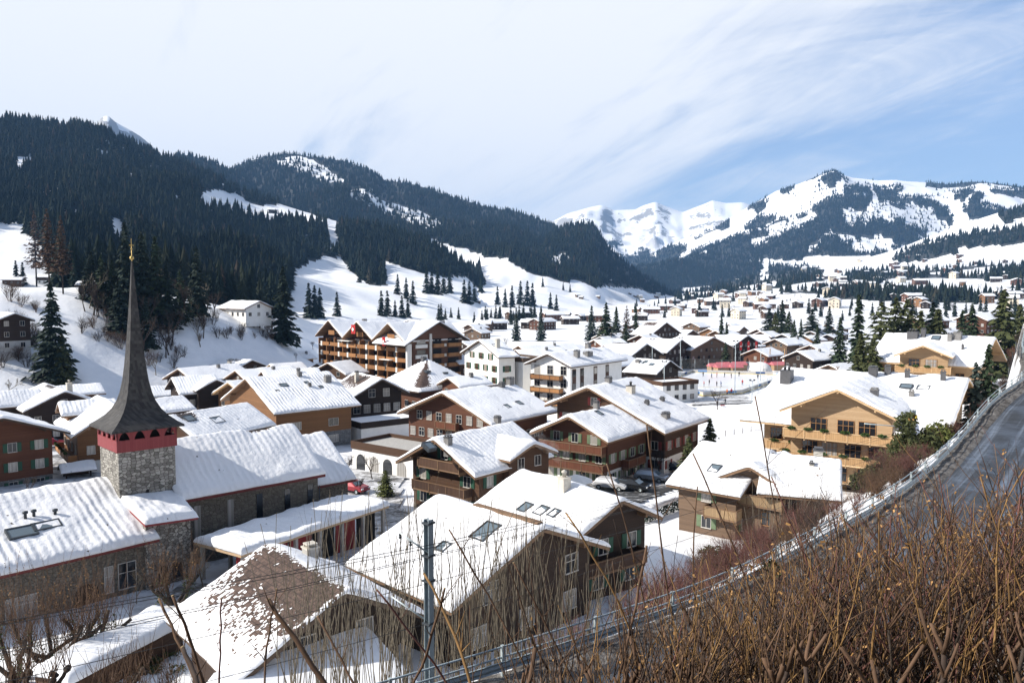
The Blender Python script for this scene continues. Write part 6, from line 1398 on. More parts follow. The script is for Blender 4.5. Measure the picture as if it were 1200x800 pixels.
# brushwood on the bank behind the spire and on the lower slope of the left hill
rr3 = random.Random(3)
for i in range(95):
    X = rr3.choice([rr3.uniform(95, 225), rr3.uniform(185, 275), rr3.uniform(0, 45), rr3.uniform(280, 335)]); Y = rr3.uniform(352, 432) if X < 230 else rr3.uniform(362, 400)
    x, y, z = ground_at(X, Y); bare(rr3.choice(['bush', 'brownbush', 'bush']), x, y, rr3.uniform(1.0, 2.2), 'tangle of leafless brush on the shaded bank behind the spire', 'brush on the left bank', 'bare_shrub', 'shrub', z)
for i in range(44):
    X = rr3.uniform(95, 250); Y = rr3.uniform(345, 380) if X < 160 or rr3.random() < .6 else rr3.uniform(380, 425); x, y, z = ground_at(X, Y); bare(rr3.choice(['grey', 'brown', 'brown']), x, y, rr3.uniform(1.2, 2.0), 'leafless tree in the thicket on the bank behind the spire', 'leafless trees on the left bank', z=z)
for X, Y, s_ in [(5, 470, 1.2), (20, 478, 1.0), (208, 448, 1.0), (228, 446, .9), (183, 440, 1.2), (167, 452, 1.2)]:
    x, y, z = ground_at(X, Y); bare('grey', x, y, s_, 'grey leafless tree at the foot of the left bank', 'grey trees at the foot of the bank', z=z)
# slope below the road and the gardens on the right
for i in range(230):
    s = rr3.uniform(.26, .80); j = s * (len(RC) - 1); p = RC[int(j)]; n_ = RN[int(j)]; o_ = 1.0 + 15 * rr3.random() ** 1.4 ; x, y = p[0] - n_[0] * o_, p[1] - n_[1] * o_
    if abs(x - 52) < 14 and y > 96: continue
    px, py = project(x, y, hz(x, y))
    k = 'redbush' if px < 860 and rr3.random() < .75 else rr3.choice(['bush', 'brownbush', 'redbush', 'bush'])
    lab, gr = (('pinkish leafless bush on the snowy slope below the road', 'pinkish bushes below the road') if k == 'redbush' else ('brown leafless bush on the slope outside the road railing', 'brown bushes below the road'))
    bare(k, x, y, rr3.uniform(.75, 1.2) * min(1, .55 + o_ * .09), lab, gr, 'bare_shrub', 'shrub')
def leafy(name, label, x, y, z, size, mat, n, leaf, seed, cat='shrub', group=None, kind=None):
    r_ = np.random.default_rng(seed); t_ = thing(name, label, cat, (x, y, z), 0, group)
    Q = np.concatenate([leaf_blob(r_, n // 6, np.array(size) * r_.uniform(.45, .75), leaf) + (r_.normal(0, .20, 3) * np.array(size) + np.array([0, 0, size[2] * .5])) for _ in range(6)]); V = Q.reshape(-1, 3)
    obj('foliage', np_mesh('foliage', V, np.arange(len(V)).reshape(-1, 4), mat, False), t_)
    b = MB(); b.tube([(0, 0, -.6), (0, .05, size[2] * .5)], [.07, .03], 6, 'bark'); obj('stem', b, t_); return t_
for X, y, s_, lab in [(1046, 70, 2.5, 'spreading green pine nearest the twin steel masts'), (1066, 68, 2.8, 'largest green pine bush below the road railing'), (1090, 70, 2.2, 'green pine bush at the dark gable of the big golden chalet'), (1020, 66, 1.8, 'lower green pine bush left of the twin masts'), (1104, 74, 1.9, 'green pine bush close under the railing')]:
    x = xat(X, y, 10); z = hz(x, y); leafy('pine_bush', lab, x, y, z - .3, (s_ * 1.5, s_ * 1.4, s_ * 1.5), 'conifer_olive' if X != 1090 else 'hedge_green', 2600, .13, int(X))
x, y, z = ground_at(452, 583); conifer('broad', x, y, z, 3.4, 'yellow green rounded bush beside the lane', w=1.0, name='garden_bush', cat='shrub').children[1].data = spruce_mesh(31, .42, 18, 12, 10, mat='hedge_green', droop=.0, power=.45)
x, y, z = ground_at(840, 668); leafy('garden_bush', 'dark green snow dusted bush below the dormered chalet', x, y, z, (4.0, 2.6, 2.0), 'conifer_olive', 1500, .12, 77)
x, y, z = ground_at(905, 690); leafy('garden_bush', 'small green bush among twigs next to the railing', x, y, z, (1.6, 1.3, 1.3), 'conifer_olive', 700, .08, 78)
# snow topped hedge by the car park
def hedge():
    a = Vector((*unp(752, 606, 5.6), 4.9)); c = Vector((*unp(826, 573, 5.6), 4.9)); d = c - a; t_ = thing('hedge', 'clipped dark hedge under thick snow beside the car park', 'hedge', a, math.atan2(d.y, d.x)); L = d.length; r_ = np.random.default_rng(4)
    n = 2600; p = np.stack([r_.uniform(0, L, n), r_.uniform(-.45, .45, n), r_.uniform(-.3, 1.25, n)], -1); Q = leaf_blob(r_, n, (.01, .01, .01), .1) + p[:, None]; V = Q.reshape(-1, 3); obj('foliage', np_mesh('foliage', V, np.arange(len(V)).reshape(-1, 4), 'conifer_dark', False), t_)
    s_ = snow_mesh(L, .55, .55, 1.35, .02, .4, (), 61, mat='snow_plain'); obj('snow', s_, t_, Matrix.Translation((L / 2, 0, 0)))
hedge()
for k, u in enumerate(USED):
    if not u:
        for ch_ in list(PROTO[k].children_recursive): bpy.data.objects.remove(ch_)
        bpy.data.objects.remove(PROTO[k])
# ---------------------------------------------------------------- cars
def car(label, x, y, z, rz, paint, wagon=True, cat='car', name='parked_car'):
    t_ = thing(name, label, cat, (x, y, z), rz); Lh = 2.25; prof = [(-2.2, .38), (-2.25, .62), (-2.18, .92), (-1.95, 1.0), (-1.75, 1.40) if wagon else (-1.3, 1.40), (-1.2, 1.50) if wagon else (-.7, 1.45), (.1, 1.50), (.55, 1.42), (1.25, 1.0), (2.0, .84), (2.22, .66), (2.22, .38)]
    def body(prof, w0, w1, mat, b, z1=1.0):
        n = len(prof); V = []
        for sgn in (-1, 1):
            for px, pz in prof: V.append((px, sgn * (w0 if pz < z1 + .01 else w1), pz))
        fs = [tuple(range(n))[::-1], tuple(range(n, 2 * n))] + [(i, (i + 1) % n, n + (i + 1) % n, n + i) for i in range(n)]; b.add(V, fs, mat)
    b = MB(); body(prof, .88, .70, paint, b); o = obj('body', b, t_); bv = o.modifiers.new('bevel', 'BEVEL'); bv.width = .07; bv.segments = 2; bv.limit_method = 'ANGLE'
    g = MB(); yo = .80
    for sgn in (-1, 1):
        V = [(-1.62 if wagon else -1.15, sgn * .835, 1.03), (1.0, sgn * .835, 1.03), (.5, sgn * .725, 1.37), (-1.5 if wagon else -.8, sgn * .725, 1.38)]; V += [(a_, b_ - sgn * .12, c_) for a_, b_, c_ in V]
        g.add(V, [(0, 1, 2, 3), (7, 6, 5, 4), (0, 4, 5, 1), (1, 5, 6, 2), (2, 6, 7, 3), (3, 7, 4, 0)], 'glass_blue')
    def pane(xa, za, xb, zb, off):
        V = [(xa + off, -.72, za), (xa + off, .72, za), (xb + off, .62, zb), (xb + off, -.62, zb)]; V += [(a_ - off * 2, b_, c_) for a_, b_, c_ in V]; g.add(V, [(0, 1, 2, 3), (7, 6, 5, 4), (0, 4, 5, 1), (1, 5, 6, 2), (2, 6, 7, 3), (3, 7, 4, 0)], 'glass_blue')
    pane(1.2, 1.05, .62, 1.39, .03); pane(-1.93 if wagon else -1.75, 1.06, -1.78 if wagon else -1.32, 1.37, -.03)
    obj('windows', g, t_)
    wb = MB(); V = []
    k = 18
    for yy in (-.11, .11):
        for r_ in (.33, .2): 
            for j in range(k): V.append((r_ * math.cos(j * 2 * math.pi / k), yy, r_ * math.sin(j * 2 * math.pi / k)))
    I = lambda s_, r_, j: s_ * 2 * k + r_ * k + j % k
    wb.add(V, [(I(0, 0, j), I(0, 0, j + 1), I(1, 0, j + 1), I(1, 0, j)) for j in range(k)] + [(I(s_, 0, j), I(s_, 1, j), I(s_, 1, j + 1), I(s_, 0, j + 1)) for s_ in (0, 1) for j in range(k)], 'rubber'); wm = wb.mesh('wheel')
    rb = MB(); V = [(0, s_ * .1, 0) for s_ in (-1, 1)]
    rb.lathe([(.2, -.09), (.16, -.095), (.05, -.10), (.05, .10), (.16, .095), (.2, .09)], 14, 'steel_pale'); rm = rb.mesh('rim')
    for sx in (-1.38, 1.38):
        for sy in (-.8, .8):
            w_ = obj('wheel', wm, t_, Matrix.Translation((sx, sy, .33))); obj('rim', rm, w_, Matrix.Rotation(R(90), 4, 'X'))
    for sy in (-.66, .66):
        l = MB(); l.box(2.16, 2.26, sy - .2, sy + .2, .64, .80, 'lamp_clear'); obj('headlight', l, t_); l = MB(); l.box(-2.27, -2.17, sy - .18, sy + .18, .72, .96, 'lamp_red'); obj('tail_light', l, t_)
    return t_
for X, Y, rz, paint, lab in [(716, 575, -28, 'car_white', 'white parked car, the one closest to the white umbrella'), (741, 576, -30, 'car_black', 'black parked car between the white one and the silver estate'), (763, 565, -28, 'car_silver', 'silver estate car with red tail lights in the car park'), (784, 554, -25, 'car_black', 'dark car parked against the brown house by the pine'),
                             (416, 516, -55, 'car_blue', 'dark blue car in the shade before the white garage wing'), (413, 578, -30, 'car_red', 'red car half hidden by bare twigs beside the choir'), (59, 525, 30, 'car_red', 'dark red car parked on the square behind the left chalet')]:
    x, y, z = ground_at(X, Y); car(lab, x, y, z + .22, R(rz), paint)
x, y, z = ground_at(701, 571)
t_ = thing('umbrella', 'closed cream garden umbrella canopy on the chalet terrace', 'umbrella', (xat(676, 95, 6), 95.5, hz(xat(676, 95, 6), 95.5)))
b = MB(); b.lathe([(2.1, 2.35), (2.05, 2.42), (1.2, 2.8), (.1, 3.15), (.05, 3.1), (1.1, 2.7), (2.0, 2.33)], 8, 'canvas_white', smooth=False); obj('canopy', b, t_); b = MB(); b.tube([(0, 0, -.2), (0, 0, 3.1)], .04, 8, 'fascia_dark'); obj('pole', b, t_)
t_['label'] = 'open cream garden umbrella on the terrace of the balcony chalet'

rr7 = random.Random(17); n = 0; tries = 0
_tk = [(o.location.x, o.location.y) for o in bpy.data.objects if o.parent is None and o.type == 'EMPTY' and o.get('category') in ('chalet', 'house', 'building', 'hotel')]
proto_cars = [o for o in bpy.data.objects if o.name.startswith('parked_car') and o.parent is None]
while n < 24 and tries < 3000:
    tries += 1; X = rr7.uniform(420, 960); y = rr7.uniform(110, 330); x = xat(X, y, 2)
    if min(math.hypot(x - a, y - c) for a, c in _tk) < 13 or inpoly(np.array([x]), np.array([y]), [(36, 195), (70, 205), (104, 270), (100, 306), (60, 300), (44, 262)])[0] or (x > 12 and y < 195): continue
    dup(rr7.choice(proto_cars[:5]), (x, y, hz(x, y) + .05), rr7.uniform(0, 6.28), label='small parked car in the lanes between the village chalets', group='cars in the village lanes'); n += 1
n = 0; tries = 0
while n < 90 and tries < 4000:
    tries += 1; X = rr7.uniform(330, 1000); y = rr7.uniform(105, 430); x = xat(X, y, 2)
    if min(math.hypot(x - a, y - c) for a, c in _tk) < 10.5 or inpoly(np.array([x]), np.array([y]), [(36, 195), (70, 205), (104, 270), (100, 306), (60, 300), (44, 262)])[0] or (x > 30 and y < 190): continue
    bare(rr7.choice(['grey', 'brown', 'brown', 'bush']), x, y, rr7.uniform(.5, 1.0), 'leafless garden tree between the village chalets', 'leafless garden trees in the village', z=hz(x, y)); n += 1
for i in range(80):
    X = rr7.uniform(735, 1200); Y = rr7.uniform(338, 374); x, y, z = ground_at(X, Y)
    if 430 < y < 1600: bare(rr7.choice(["grey", "brown"]), x, y, rr7.uniform(1.0, 2.0), 'distant leafless tree on the valley floor beyond the village', 'leafless trees on the valley floor', z=z)
# ---------------------------------------------------------------- people on and around the ice
def person_mesh(pose):
    me = bpy.data.meshes.new('skel'); st = pose
    J = {'pel': (0, 0, .95), 'ch': (.05 * st, 0, 1.28), 'nk': (.09 * st, 0, 1.50), 'hd': (.11 * st, 0, 1.63), 'tp': (.11 * st, 0, 1.76),
         'hl': (0, .10, .90), 'kl': (.16 * st, .12, .50), 'al': (.02 + .10 * st, .13, .08), 'tl': (.16 + .10 * st, .14, .04), 'hr': (0, -.10, .90), 'kr': (-.05 * st, -.12, .50), 'ar': (-.28 * st, -.13, .12), 'tr': (-.14 - .22 * st, -.14, .05),
         'sl': (.06 * st, .19, 1.42), 'el': (.02 + .2 * st, .27, 1.15), 'wl': (.12 + .25 * st, .22, .92), 'fl': (.16 + .26 * st, .20, .84), 'sr': (.06 * st, -.19, 1.42), 'er': (-.12 * st, -.28, 1.16), 'wr': (.0, -.27, .92), 'fr': (.04, -.26, .84)}
    E_ = [('pel', 'ch'), ('ch', 'nk'), ('nk', 'hd'), ('hd', 'tp'), ('pel', 'hl'), ('hl', 'kl'), ('kl', 'al'), ('al', 'tl'), ('pel', 'hr'), ('hr', 'kr'), ('kr', 'ar'), ('ar', 'tr'), ('ch', 'sl'), ('sl', 'el'), ('el', 'wl'), ('wl', 'fl'), ('ch', 'sr'), ('sr', 'er'), ('er', 'wr'), ('wr', 'fr')]
    rad = {'pel': .15, 'ch': .17, 'nk': .065, 'hd': .105, 'tp': .07, 'hl': .10, 'hr': .10, 'kl': .075, 'kr': .075, 'al': .055, 'ar': .055, 'tl': .05, 'tr': .05, 'sl': .085, 'sr': .085, 'el': .06, 'er': .06, 'wl': .045, 'wr': .045, 'fl': .04, 'fr': .04}
    ks = list(J); me.from_pydata([J[k] for k in ks], [(ks.index(a), ks.index(c)) for a, c in E_], [])
    o = bpy.data.objects.new('skel', me); COL.objects.link(o); m = o.modifiers.new('skin', 'SKIN'); sv = me.skin_vertices
    sv = me.attributes if False else None
    bpy.context.view_layer.objects.active = o
    if not me.skin_vertices: bpy.ops.object.mode_set(mode='OBJECT')
    lay = me.skin_vertices[0] if me.skin_vertices else None
    if lay is None: return None, o
    for i, k in enumerate(ks): lay.data[i].radius = (rad[k], rad[k]); lay.data[i].use_root = (k == 'pel')
    ss = o.modifiers.new('sub', 'SUBSURF'); ss.levels = 1; ss.render_levels = 1
    dg = bpy.context.evaluated_depsgraph_get(); r_ = bpy.data.meshes.new_from_object(o.evaluated_get(dg)); bpy.data.objects.remove(o)
    r_.name = 'person'; r_.materials.clear()
    for m_ in ('cloth_black', 'cloth_black', 'canvas_white'): r_.materials.append(MATS[m_])
    for p in r_.polygons: z = p.center[2]; p.material_index = 0 if z < .93 else (1 if z < 1.55 else 2); p.use_smooth = True
    return r_, None
mat_plain('skin', (.55, .36, .27), .6)
mat_plain('dark_hair', (.03, .022, .018), .7)
PM = []
for ps in (.35, 1.0): 
    m_, o_ = person_mesh(ps)
    if m_ is None: bpy.data.objects.remove(o_)
    else: PM.append(m_)
def person(x, y, z, label, coat, legs='cloth_black', pose=0, rz=None, group=None, sc=1.0):
    o = bpy.data.objects.new('person', PM[pose % len(PM)]); COL.objects.link(o); o.location = (x, y, z); o.rotation_euler = (0, 0, random.uniform(0, 6.28) if rz is None else rz); o.scale = (sc,) * 3
    for i, mm in enumerate((legs, coat, 'skin')): o.material_slots[i].link = 'OBJECT'; o.material_slots[i].material = MATS[mm]
    h = MB(); h.lathe([(.10, 0), (.118, .05), (.10, .11), (.03, .15)], 10, coat if coat != 'cloth_pale' else 'cloth_black'); hd = PM[pose % len(PM)]
    obj('hat', h, o, Matrix.Translation(((.04 if pose % 2 == 0 else .11), 0, 1.66))); return tag(o, label, 'person', group)
if PM:
    coats = {'cloth_black': 'black', 'cloth_red': 'red', 'cloth_blue': 'blue', 'cloth_orange': 'orange', 'cloth_pale': 'pale'}
    for X, Y, c, pose, lab in [(824, 442, 'cloth_black', 0, 'skater in black at the far left of the ice'), (834, 444, 'cloth_blue', 1, 'skater in blue near the far boards'), (840, 443, 'cloth_red', 0, 'skater in red near the far boards'), (849, 443, 'cloth_black', 1, 'skater in black close to a small goal frame'), (857, 444, 'cloth_black', 1, 'skater in black bending by the far boards'), (866, 442, 'cloth_black', 0, 'skater in black farthest right along the far boards'),
                               (888, 445, 'cloth_black', 0, 'dark clad person by the right corner of the ice'), (815, 453, 'cloth_red', 1, 'skater in red and black left of the yellow line'), (825, 454, 'cloth_red', 0, 'skater in red right beside another near the yellow line'), (831, 452, 'cloth_black', 1, 'skater in dark clothes on the yellow line'), (840, 454, 'cloth_black', 0, 'left of two dark skaters in front of the yellow line'), (845, 454, 'cloth_blue', 1, 'right of two dark skaters in front of the yellow line'),
                               (870, 452, 'cloth_red', 0, 'person in red by the right fence of the ice'), (838, 464, 'cloth_pale', 1, 'skater in pale clothes at the near end of the ice'), (852, 464, 'cloth_orange', 0, 'skater in orange at the near end of the ice'), (857, 463, 'cloth_red', 1, 'red skater at the near end of the ice by the fence'), (841, 477, 'cloth_black', 0, 'dark clad person standing outside the near rink fence'), (850, 475, 'cloth_black', 1, 'person in black with a sledge outside the rink'), (948, 433, 'cloth_red', 0, 'person in red on the snow play area'), (951, 434, 'cloth_black', 0, 'person in black on the snow play area'), (54, 530, 'cloth_blue', 1, 'person in blue jacket walking on the square'), (955, 432, 'cloth_blue', 0, 'person in blue on the snow play area')]:
        x, y, z = ground_at(X, Y); person(x, y, z + (.26 if 800 < X < 870 and Y < 470 else .2), lab, c, 'cloth_red' if X == 54 else 'cloth_black', pose)
# sledge
x, y, z = ground_at(847, 477); t_ = thing('sledge', 'small red sledge pulled outside the rink', 'sledge', (x, y, z + .22), .4); b = MB(); b.box(-.6, .6, -.25, .25, .22, .28, 'cloth_red'); obj('seat', b, t_)
for sy in (-.2, .2): b = MB(); b.tube([(-.6, sy, .02), (.5, sy, .02), (.7, sy, .2)], .025, 5, 'steel_dark'); b.box(-.4, -.35, sy - .02, sy + .02, .02, .22, 'steel_dark'); b.box(.35, .4, sy - .02, sy + .02, .02, .22, 'steel_dark'); obj('runner', b, t_)

# ---------------------------------------------------------------- rink boards, fences, light masts, tents
RK = [(50.5, 259), (65.5, 288), (92, 279.5), (94.5, 272), (66.5, 229), (54, 223.5), (50, 241)]
def boards():
    t_ = thing('rink_boards', 'low white boards with coloured adverts around the ice rink', 'boards', (*RK[0], .2))
    for (a, c) in zip(RK, RK[1:] + RK[:1]):
        d = Vector((c[0] - a[0], c[1] - a[1], 0)); L = d.length; M = Matrix.Translation((a[0] - RK[0][0], a[1] - RK[0][1], 0)) @ Matrix.Rotation(math.atan2(d.y, d.x), 4, 'Z')
        b = MB(); b.box(.03, L - .03, -.04, .04, 0, 1.1, 'frame_white'); b.box(.03, L - .03, -.05, .05, 0, .18, 'yellow_paint'); o = obj('board', b, t_, M)
        q = MB(); n = int(L / 5)
        for i in range(n):
            if i % 2 == 0:
                for s_ in (-1, 1): q.box(2 + i * 5, 5.2 + i * 5, s_ * .055 - .01, s_ * .055 + .01, .3, .95, ['banner_blue', 'cloth_blue', 'frame_white'][i % 3])
        if n: obj('advert', q, o)
boards()
b = MB(); b.box(0, 38.5, -.15, .15, 0, .008, 'yellow_paint')
yl = obj('yellow_rink_line', b); yl.location = (53.0, 245, .275); yl.rotation_euler = (0, 0, R(-6)); yl['kind'] = 'structure'
def mesh_fence(name, label, pts, h, step, mat='steel_pale', zb=.2, group=None):
    t_ = thing(name, label, 'fence', (*pts[0], 0)); pm = None
    for a, c in zip(pts[:-1], pts[1:]):
        d = Vector((c[0] - a[0], c[1] - a[1], 0)); L = d.length; n = max(1, round(L / step))
        for i in range(n + 1):
            if pm is None: q = MB(); q.tube([(0, 0, -.5), (0, 0, h)], .06, 5, mat); pm = q.mesh('post')
            p = Vector((*a, 0)) + d * i / n; o = obj('post', pm, t_); o.location = (p.x - pts[0][0], p.y - pts[0][1], hz(p.x, p.y))
        w = MB()
        for z in np.linspace(.25, h - .05, max(4, int(h / .45))): w.tube([(a[0] - pts[0][0], a[1] - pts[0][1], hz(*a) + z), (c[0] - pts[0][0], c[1] - pts[0][1], hz(*c) + z)], .014, 3, mat)
        obj('wires', w, t_)
    return t_
mesh_fence('mesh_fence', 'tall wire mesh fence along the far end of the rink', [(62, 290), (94, 281), (100, 276)], 5.0, 5)
mesh_fence('mesh_fence', 'wire mesh fence with pale posts along the near right side of the rink', [(97, 273), (68, 227), (54, 221.5)], 3.0, 5)
mesh_fence('mesh_fence', 'pale slatted screen fence at the left corner of the rink', [(49, 258), (62, 289)], 2.4, 3, 'fascia_pale')
mesh_fence('mesh_fence', 'dark wire fence down the edge of the snowy field above the bend', [(57.5, 89), (62, 96), (67.5, 107), (74, 121)], 1.5, 3, 'steel_dark')
mesh_fence('mesh_fence', 'low dark fence along the lane below the golden chalet', [unp(850, 514, 2), unp(880, 508, 2), unp(905, 505, 2)], 1.1, 2.5, 'fascia_dark')
for X, y, Yt, lab in [(861, 224, 400, 'tallest light mast on the near side of the rink'), (891, 262, 402, 'light mast at the right end of the rink'), (881, 205, 446, 'short light mast with a dark lamp head near the rink path'), (778, 212, 424, 'slim light mast in front of the rink chalet'), (797, 262, 396, 'light mast before the left dark chalet of the pair'), (764, 262, 398, 'light mast left of the dark pair of chalets')]:
    x = xat(X, y); g = hz(x, y); h = zat(X, Yt, y) - g; t_ = thing('light_mast', lab, 'light mast', (x, y, g)); b = MB(); b.tube([(0, 0, -.5), (0, 0, h)], [.11, .07], 8, 'steel_pale'); obj('pole', b, t_)
    b = MB(); b.box(-.7, .7, -.05, .05, h - .05, h + .05, 'steel_dark'); b.box(-.75, -.3, -.25, .2, h + .05, h + .35, 'steel_dark'); b.box(.3, .75, -.25, .2, h + .05, h + .35, 'steel_dark'); obj('lamp_head', b, t_)
for X, lab in [(868, 'left of three hanging red flags before the dark glazed chalet'), (877, 'middle one of three hanging red flags before the dark glazed chalet'), (886, 'right of three hanging red flags before the dark glazed chalet')]:
    y = 318; x = xat(X, y, 5); t_ = thing('flagpole', lab, 'flag', (x, y, 0)); b = MB(); b.tube([(0, 0, -.3), (0, 0, 10)], .07, 6, 'steel_pale'); obj('pole', b, t_)
    b = MB(); b.box(-.45, .45, -.12, -.08, 6.0, 9.6, 'cloth_red'); b.box(-.3, .3, -.14, -.121, 7.3, 7.9, 'frame_white'); obj('cloth', b, t_)
# red and white awning stalls behind the rink, white dome, tepee
for i, (X, y, w) in enumerate([(838, 292, 5), (847, 296, 5), (857, 294, 5.5), (866, 298, 5), (845, 288, 4.5), (862, 288, 4.5), (903, 300, 5), (911, 298, 5)]):
    x = xat(X, y); t_ = thing('stall', 'wooden stall with a faded red roof behind the rink', 'stall', (x, y, 0), R(18), 'stalls behind the rink'); b = MB(); b.box(-w / 2, w / 2, -1.5, 1.5, 0, 2.2, 'golden_timber'); obj('cabin', b, t_)
    b = MB(); b.prism([(-1.8, 2.1), (0, 3.3), (1.8, 2.1)], 'x', -w / 2 - .25, w / 2 + .25, 'awning_pink'); obj('roof', b, t_)
x, y = xat(891, 290), 290; t_ = thing('dome_tent', 'white inflated dome tent right of the red roofed stalls', 'tent', (x, y, 0)); b = MB(); b.lathe([(4.2, -.2)] + [(4.2 * math.cos(q), 3.9 * math.sin(q)) for q in np.linspace(.05, 1.5, 9)], 20, 'canvas_white'); obj('shell', b, t_); b = MB(); b.box(-.7, .7, -4.35, -3.6, 0, 1.9, 'canvas_white'); obj('entrance', b, t_)
x, y = xat(981, 205, 4), 205; g = hz(x, y); t_ = thing('tepee', 'large white tepee tent with a smoke opening behind the big golden roof', 'tent', (x, y, g)); b = MB(); b.lathe([(4.6, 0), (2.8, 3.6), (1.2, 7.0), (.7, 8.0), (.6, 8.05)], 16, 'tepee_canvas', smooth=False); obj('canvas', b, t_)
b = MB()
for q in np.linspace(0, 6.28, 9)[:-1]: b.tube([(.75 * math.cos(q), .75 * math.sin(q), 7.8), (-.5 * math.cos(q), -.5 * math.sin(q), 9.4)], .05, 5, 'fascia_brown')
obj('poles', b, t_)
x, y = xat(981, 222, 4), 222; t_ = thing('banner', 'pale blue banner with a red patch strung behind the tepee', 'banner', (x, y, hz(x, y))); b = MB(); b.box(-6, 6, -.03, .03, 6.0, 7.5, 'banner_blue'); obj('cloth', b, t_); b = MB(); b.box(-1.2, 1.6, -.05, -.031, 6.1, 7.6, 'cloth_red'); obj('red_patch', b, t_)
b = MB(); b.tube([(-6, 0, -1), (-6, 0, 7.8)], .08, 6, 'steel_pale'); b.tube([(6, 0, -1), (6, 0, 7.8)], .08, 6, 'steel_pale'); obj('poles', b, t_)
for X, lab in [(902, 'left yellow timber goal post of the play area'), (919, 'right yellow timber goal post of the play area')]:
    y = 300; x = xat(X, y); t_ = tag(thing('timber_post', lab, 'post', (x, y, 0))); b = MB(); b.tube([(0, 0, -.4), (0, 0, 8)], .16, 7, 'golden_boards'); b.box(-.3, .3, -.3, .3, -.2, .5, 'golden_boards'); obj('pole', b, t_)

# ---------------------------------------------------------------- railway masts and wires
def hbeam(b, h, w=.24, mat='steel_blue', z0=-6):
    b.box(-w / 2, w / 2, -w / 2, -w / 2 + .02, z0, h, mat); b.box(-w / 2, w / 2, w / 2 - .02, w / 2, z0, h, mat); b.box(-.012, .012, -w / 2 + .02, w / 2 - .02, z0, h, mat)
mx, my = xat(502, 26.0, 22.5), 26.0; mz = hz(mx, my); top = zat(502, 608, my) - mz
mast = thing('railway_mast', 'pale blue steel railway mast standing among saplings in front of the broad dark chalet', 'mast', (mx, my, mz), R(52)); b = MB(); hbeam(b, top, .235); obj('beam', b, mast)
for z in (top - .15, top - 1.25, top - 2.1, top - 3.55): b = MB(); b.box(-.17, .17, -.16, .16, z, z + .06, 'steel_dark'); obj('clamp', b, mast)
b = MB(); P0 = Vector((0, 0, top - 1.15)); dirn = Matrix.Rotation(-R(52), 3, 'Z') @ Vector((-1, .25, 0)); b.tube([P0, P0 + dirn * 1.0 + Vector((0, 0, .62))], .035, 6, 'steel_pale'); b.tube([Vector((0, 0, top - 3.5)), Vector((0, 0, top - 3.5)) + dirn * 1.3 + Vector((0, 0, .75))], .03, 6, 'steel_pale'); arm = obj('bracket', b, mast)
b = MB()
for s_ in (.62, .98): 
    p = P0 + dirn * s_ + Vector((0, 0, .62 * s_)); b.lathe([(.01, 0), (.05, -.03), (.05, -.07), (.025, -.1), (.055, -.13), (.055, -.17), (.01, -.2), (.01, -.34)], 8, 'steel_dark', tuple(p))
obj('insulator', b, arm)
for X, lab, sgn in [(1067, 'left one of the twin steel masts before the big golden chalet', -1), (1071, 'right one of the twin steel masts, with a small yellow box', 1)]:
    y = 71; x = xat(X, y, 17); g = hz(x, y); h = zat(X, 480, y) - g; t_ = thing('railway_mast', lab, 'mast', (x, y, g), R(40)); b = MB(); hbeam(b, h, .2, z0=-1); obj('beam', b, t_)
    if sgn < 0: b = MB(); b.tube([(0, 0, h - 1.6), Matrix.Rotation(-R(40), 3, 'Z') @ Vector((-4.2, 0, .35)) + Vector((0, 0, h - 1.6))], .05, 6, 'steel_pale'); obj('bracket', b, t_)
    else: b = MB(); b.box(-.16, .16, -.2, .2, h - .9, h - .45, 'yellow_paint'); obj('yellow_box', b, t_)
gx, gy, gz_ = ground_at(256, 432); 
t_ = thing('railway_gantry', 'blue steel gantry with a row of insulators at the foot of the left bank', 'gantry', (xat(264, 258, 6), 258, hz(xat(264, 258, 6), 258))); b = MB(); zt_ = zat(264, 419, 258) - t_.location.z
for sx in (-2.4, 2.4): b.tube([(sx, 0, -1), (sx, 0, zt_ + .8)], .13, 6, 'steel_blue')
b.box(-2.4, 2.4, -.1, .1, zt_ - .1, zt_ + .15, 'steel_blue'); obj('frame', b, t_); b = MB()
for i in range(8): b.lathe([(.1, 0), (.16, .1), (.1, .2), (.16, .3), (.08, .42)], 7, 'steel_dark', (-2.0 + i * .57, 0, zt_ + .15))
obj('insulator', b, t_)
x = xat(292, 262, 8); t_ = thing('railway_mast', 'thin railway mast right of the gantry at the foot of the bank', 'mast', (x, 262, hz(x, 262))); b = MB(); h = zat(292, 412, 262) - t_.location.z; b.tube([(0, 0, -1), (0, 0, h)], .13, 6, 'steel_blue'); obj('pole', b, t_); b = MB(); b.box(-.9, .9, -.06, .06, h - 1.6, h - 1.45, 'steel_blue'); obj('bracket', b, t_)
def wire(label, a, c, sag, r_=.011, n=24, grp=None):
    a, c = Vector(a), Vector(c); P = [a.lerp(c, i / (n - 1)) - Vector((0, 0, sag * 4 * (i / (n - 1)) * (1 - i / (n - 1)))) for i in range(n)]; b = MB(); b.tube([p - a for p in P], r_, 4, 'wire'); o = obj('overhead_wire', b); o.location = a; return tag(o, label, 'wire', grp)
A1 = Vector((mx, my, mz)); far = Vector((xat(1069, 71, 16), 71, 0)); lft = Vector((-26, 13.5, 0))
for k, (za, zf, zl, off) in enumerate([(top - .75, 17.8, 21.4, .5), (top - .83, 17.6, 21.3, .6), (top - 1.45, 16.8, 20.6, -.75), (top - 1.53, 16.7, 20.5, -.85), (top - 2.2, 16.0, 19.6, -.1), (top - 3.6, 14.8, 18.3, -.2)]):
    p = A1 + Vector((off * .8, off * -.3, za)); wire('thin dark railway wire running from the near steel mast to the twin masts', p, (far.x + off * .6, far.y, zf), .25, grp='wires right of the near mast'); wire('thin dark railway wire running left from the near steel mast over the low chalet', p, (lft.x, lft.y + off, zl), .2, grp='wires left of the near mast')

